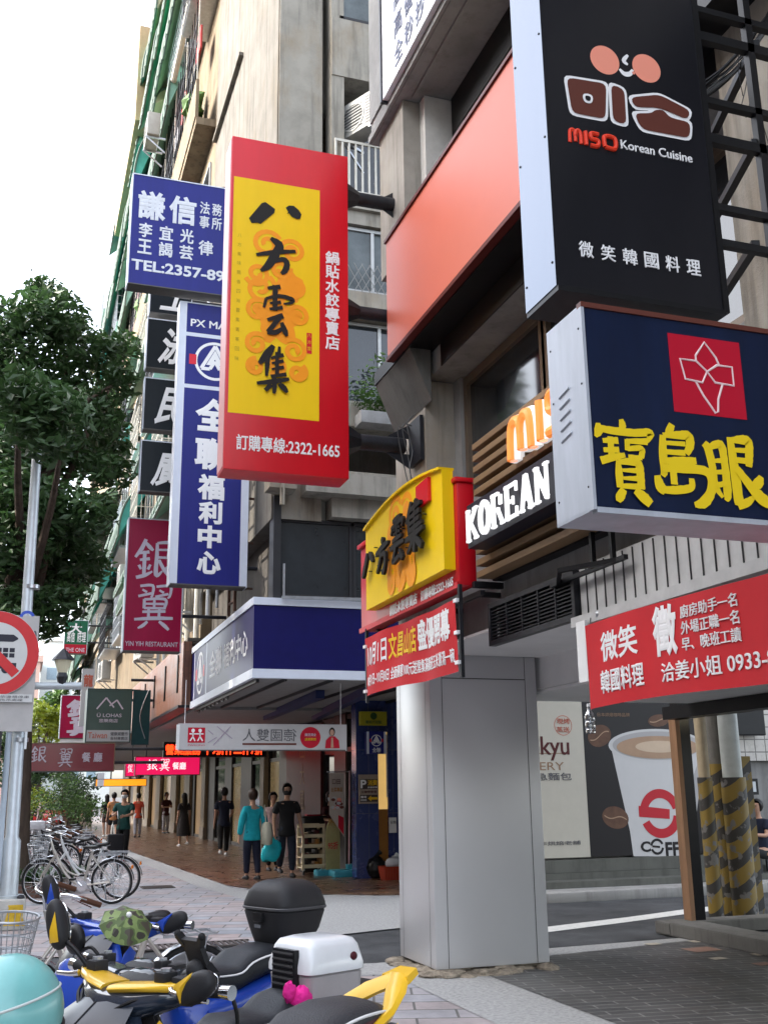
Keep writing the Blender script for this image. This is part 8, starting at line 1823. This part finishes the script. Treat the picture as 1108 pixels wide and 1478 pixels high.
# pink cloth, mini umbrella, helmet, phone holders
PNKC = M('hot_pink_cloth', (.70, .02, .26), .7, var=.15, bump=1., bscale=22); c = W(sB, .42, -.14, .84); random.seed(12); m = MB(); m.ell(c, (.045, .04, .05), PNKC, 16, 12, wob=.12); m.ell(c + Vector((-.05, -.01, .03)), (.028, .025, .04), PNKC, 12, 10, wob=.14); m.ell(c + Vector((.03, .0, -.03)), (.035, .03, .03), PNKC, 12, 10, wob=.14)
tag(m.build('pink_cloth', None, 60), 'bunched hot pink cloth tucked before the silver and white box', 'cloth')
def camo(name):
    m, t, b = mk(name); b.inputs['Roughness'].default_value = .7; tc = t.nodes.new('ShaderNodeTexCoord'); n = t.nodes.new('ShaderNodeTexNoise'); n.inputs['Scale'].default_value = 17; n.inputs['Detail'].default_value = 1.5; t.links.new(tc.outputs['Object'], n.inputs['Vector'])
    r = t.nodes.new('ShaderNodeValToRGB'); r.color_ramp.interpolation = 'CONSTANT'; e = r.color_ramp.elements; e[0].color = (.035, .03, .022, 1); e[1].position = .42; e[1].color = (.16, .22, .07, 1); q = e.new(.52); q.color = (.075, .11, .035, 1); q = e.new(.62); q.color = (.06, .05, .035, 1)
    t.links.new(n.outputs[0], r.inputs[0]); t.links.new(r.outputs[0], b.inputs['Base Color']); return m
UM = thing('mini_umbrella', (0, 0, 0), 'small camouflage umbrella shading the handlebar of the blue scooter', 'umbrella'); m = MB(); Ru, n = .112, 8; ctr = PY(186, 1322, 4.72); axis = Vector((.12, -.62, .78)).normalized(); a_ = axis.orthogonal().normalized(); b_ = axis.cross(a_); vs = []; rings = 6
for i in range(rings + 1):
    r_ = Ru * math.sin(R(42) * i / rings) / math.sin(R(42)); hgt = .05 * (math.cos(R(42) * i / rings) - 1) / (1 - math.cos(R(42)))
    for j in range(n * 3):
        t_ = 2 * math.pi * j / (n * 3); sc__ = 1 - (.14 * (i / rings) * (1 - abs(math.cos(t_ * n / 2)))); vs.append(ctr + axis * (hgt - .012 * (i / rings) * (1 - abs(math.cos(t_ * n / 2)))) + (a_ * math.cos(t_) + b_ * math.sin(t_)) * r_ * sc__)
k_ = n * 3; m.add(vs, [(i * k_ + j, i * k_ + (j + 1) % k_, (i + 1) * k_ + (j + 1) % k_, (i + 1) * k_ + j) for i in range(rings) for j in range(k_)], camo('camouflage_cloth')); m.build('canopy', UM, 8)
m = MB(); m.tube([ctr + axis * .012, ctr - axis * .1, W(sA, -.30, -.2, 1.02)], .005, CHROME, 6); m.ell(ctr + axis * .006, (.012, .012, .012), WHITE, 10, 8)
for j in range(n):
    t_ = 2 * math.pi * j / n; L = [ctr + axis * (.05 * (math.cos(R(42) * i / rings) - 1) / (1 - math.cos(R(42))) - .004) + (a_ * math.cos(t_) + b_ * math.sin(t_)) * Ru * math.sin(R(42) * i / rings) / math.sin(R(42)) for i in range(rings + 1)]; m.tube(L, .002, DMET, 4)
m.build('ribs', UM, 40)
HM = thing('helmet', (0, 0, 0), 'mint green half helmet hanging on the mirror of the nearest scooter', 'helmet'); MINT = M('mint_helmet_shell', (.17, .44, .43), .3, var=.08, scale=14, coat=.3)
ch_ = PY(14, 1462, 2.72); m = MB(); secs = []
rot = Matrix.Rotation(R(-14), 3, 'Y') @ Matrix.Rotation(R(35), 3, 'Z')
for i in range(13):
    ph = R(90) - R(118) * i / 12
    secs.append([ch_ + rot @ Vector((math.cos(ph) * math.cos(a) * .122, math.cos(ph) * math.sin(a) * .112, math.sin(ph) * .125 + (.012 * math.cos(2 * a) if i == 12 else 0))) for a in [2 * math.pi * j / 32 for j in range(32)]])
m.loft(secs, MINT, caps=False); m.build('shell', HM, 60)
m = MB(); m.tube(secs[-1], .008, MATTE, 8, closed=True); m.tube([ch_ + (p_ - ch_) * 1.004 for p_ in secs[8]], .003, M('helmet_pinstripe', (.5, .55, .54), .4, var=0), 6, closed=True); m.build('rim', HM, 60)
m = MB()
for k in (6, 10, 14): m.ell(secs[9][k], (.007, .007, .007), CHROME, 8, 6)
m.build('snap', HM, 60)
m = MB(); m.loft([[ch_ + (p_ - ch_) * .95 for p_ in sc__] for sc__ in secs[2:]], BLACK, caps=True); m.build('lining', HM, 60)
m = MB(); 
for s in (-1, 1): m.tube([ch_ + rot @ Vector((.02, s * .105, -.04)), ch_ + rot @ Vector((.03, s * .1, -.14)), ch_ + rot @ Vector((.06, s * .02, -.2))], .008, BLACK, 6, sm=4)
m.build('strap', HM, 50)
def phone_mount(t, x, y, lab):
    m = MB(); c = W(t, x, y, 1.05); m.tube([c, c + Vector((0, .0, .05))], .012, BLACK, 8); m.ell(c + Vector((0, 0, .03)), (.03, .03, .03), MATTE, 10, 8); d = Vector((math.cos(t.rotation_euler.z), math.sin(t.rotation_euler.z), 0)); s_ = Vector((-d.y, d.x, 0)); up = (Vector((0, 0, 1)) - d * .5).normalized(); f_ = s_.cross(up)
    m.obox(c + Vector((0, 0, .07)), s_ * .04, up * .05, f_ * .008, MATTE)
    for q in (-1, 1):
        for h_ in (-1, 1): m.bar(c + Vector((0, 0, .07)) + s_ * q * .035 + up * h_ * .03, c + Vector((0, 0, .07)) + s_ * q * .055 + up * h_ * .06, .014, .022, BLACK, up=f_); m.ell(c + Vector((0, 0, .07)) + s_ * q * .057 + up * h_ * .062, (.011, .011, .011), RUBBER, 8, 6)
    m.box(c.x - .05, c.x + .03, c.y - .03, c.y + .02, c.z - .06, c.z - .0, MATTE, .01); m.tube([c, c + Vector((.1, -.05, -.05)), c + Vector((.12, -.03, -.2))], .006, BLACK, 6, sm=4)
    return tag(m.build('phone_holder', None, 40), lab, 'phone holder')
phone_mount(sC, -.26, -.24, 'black clawed phone holder on the yellow trimmed scooter')
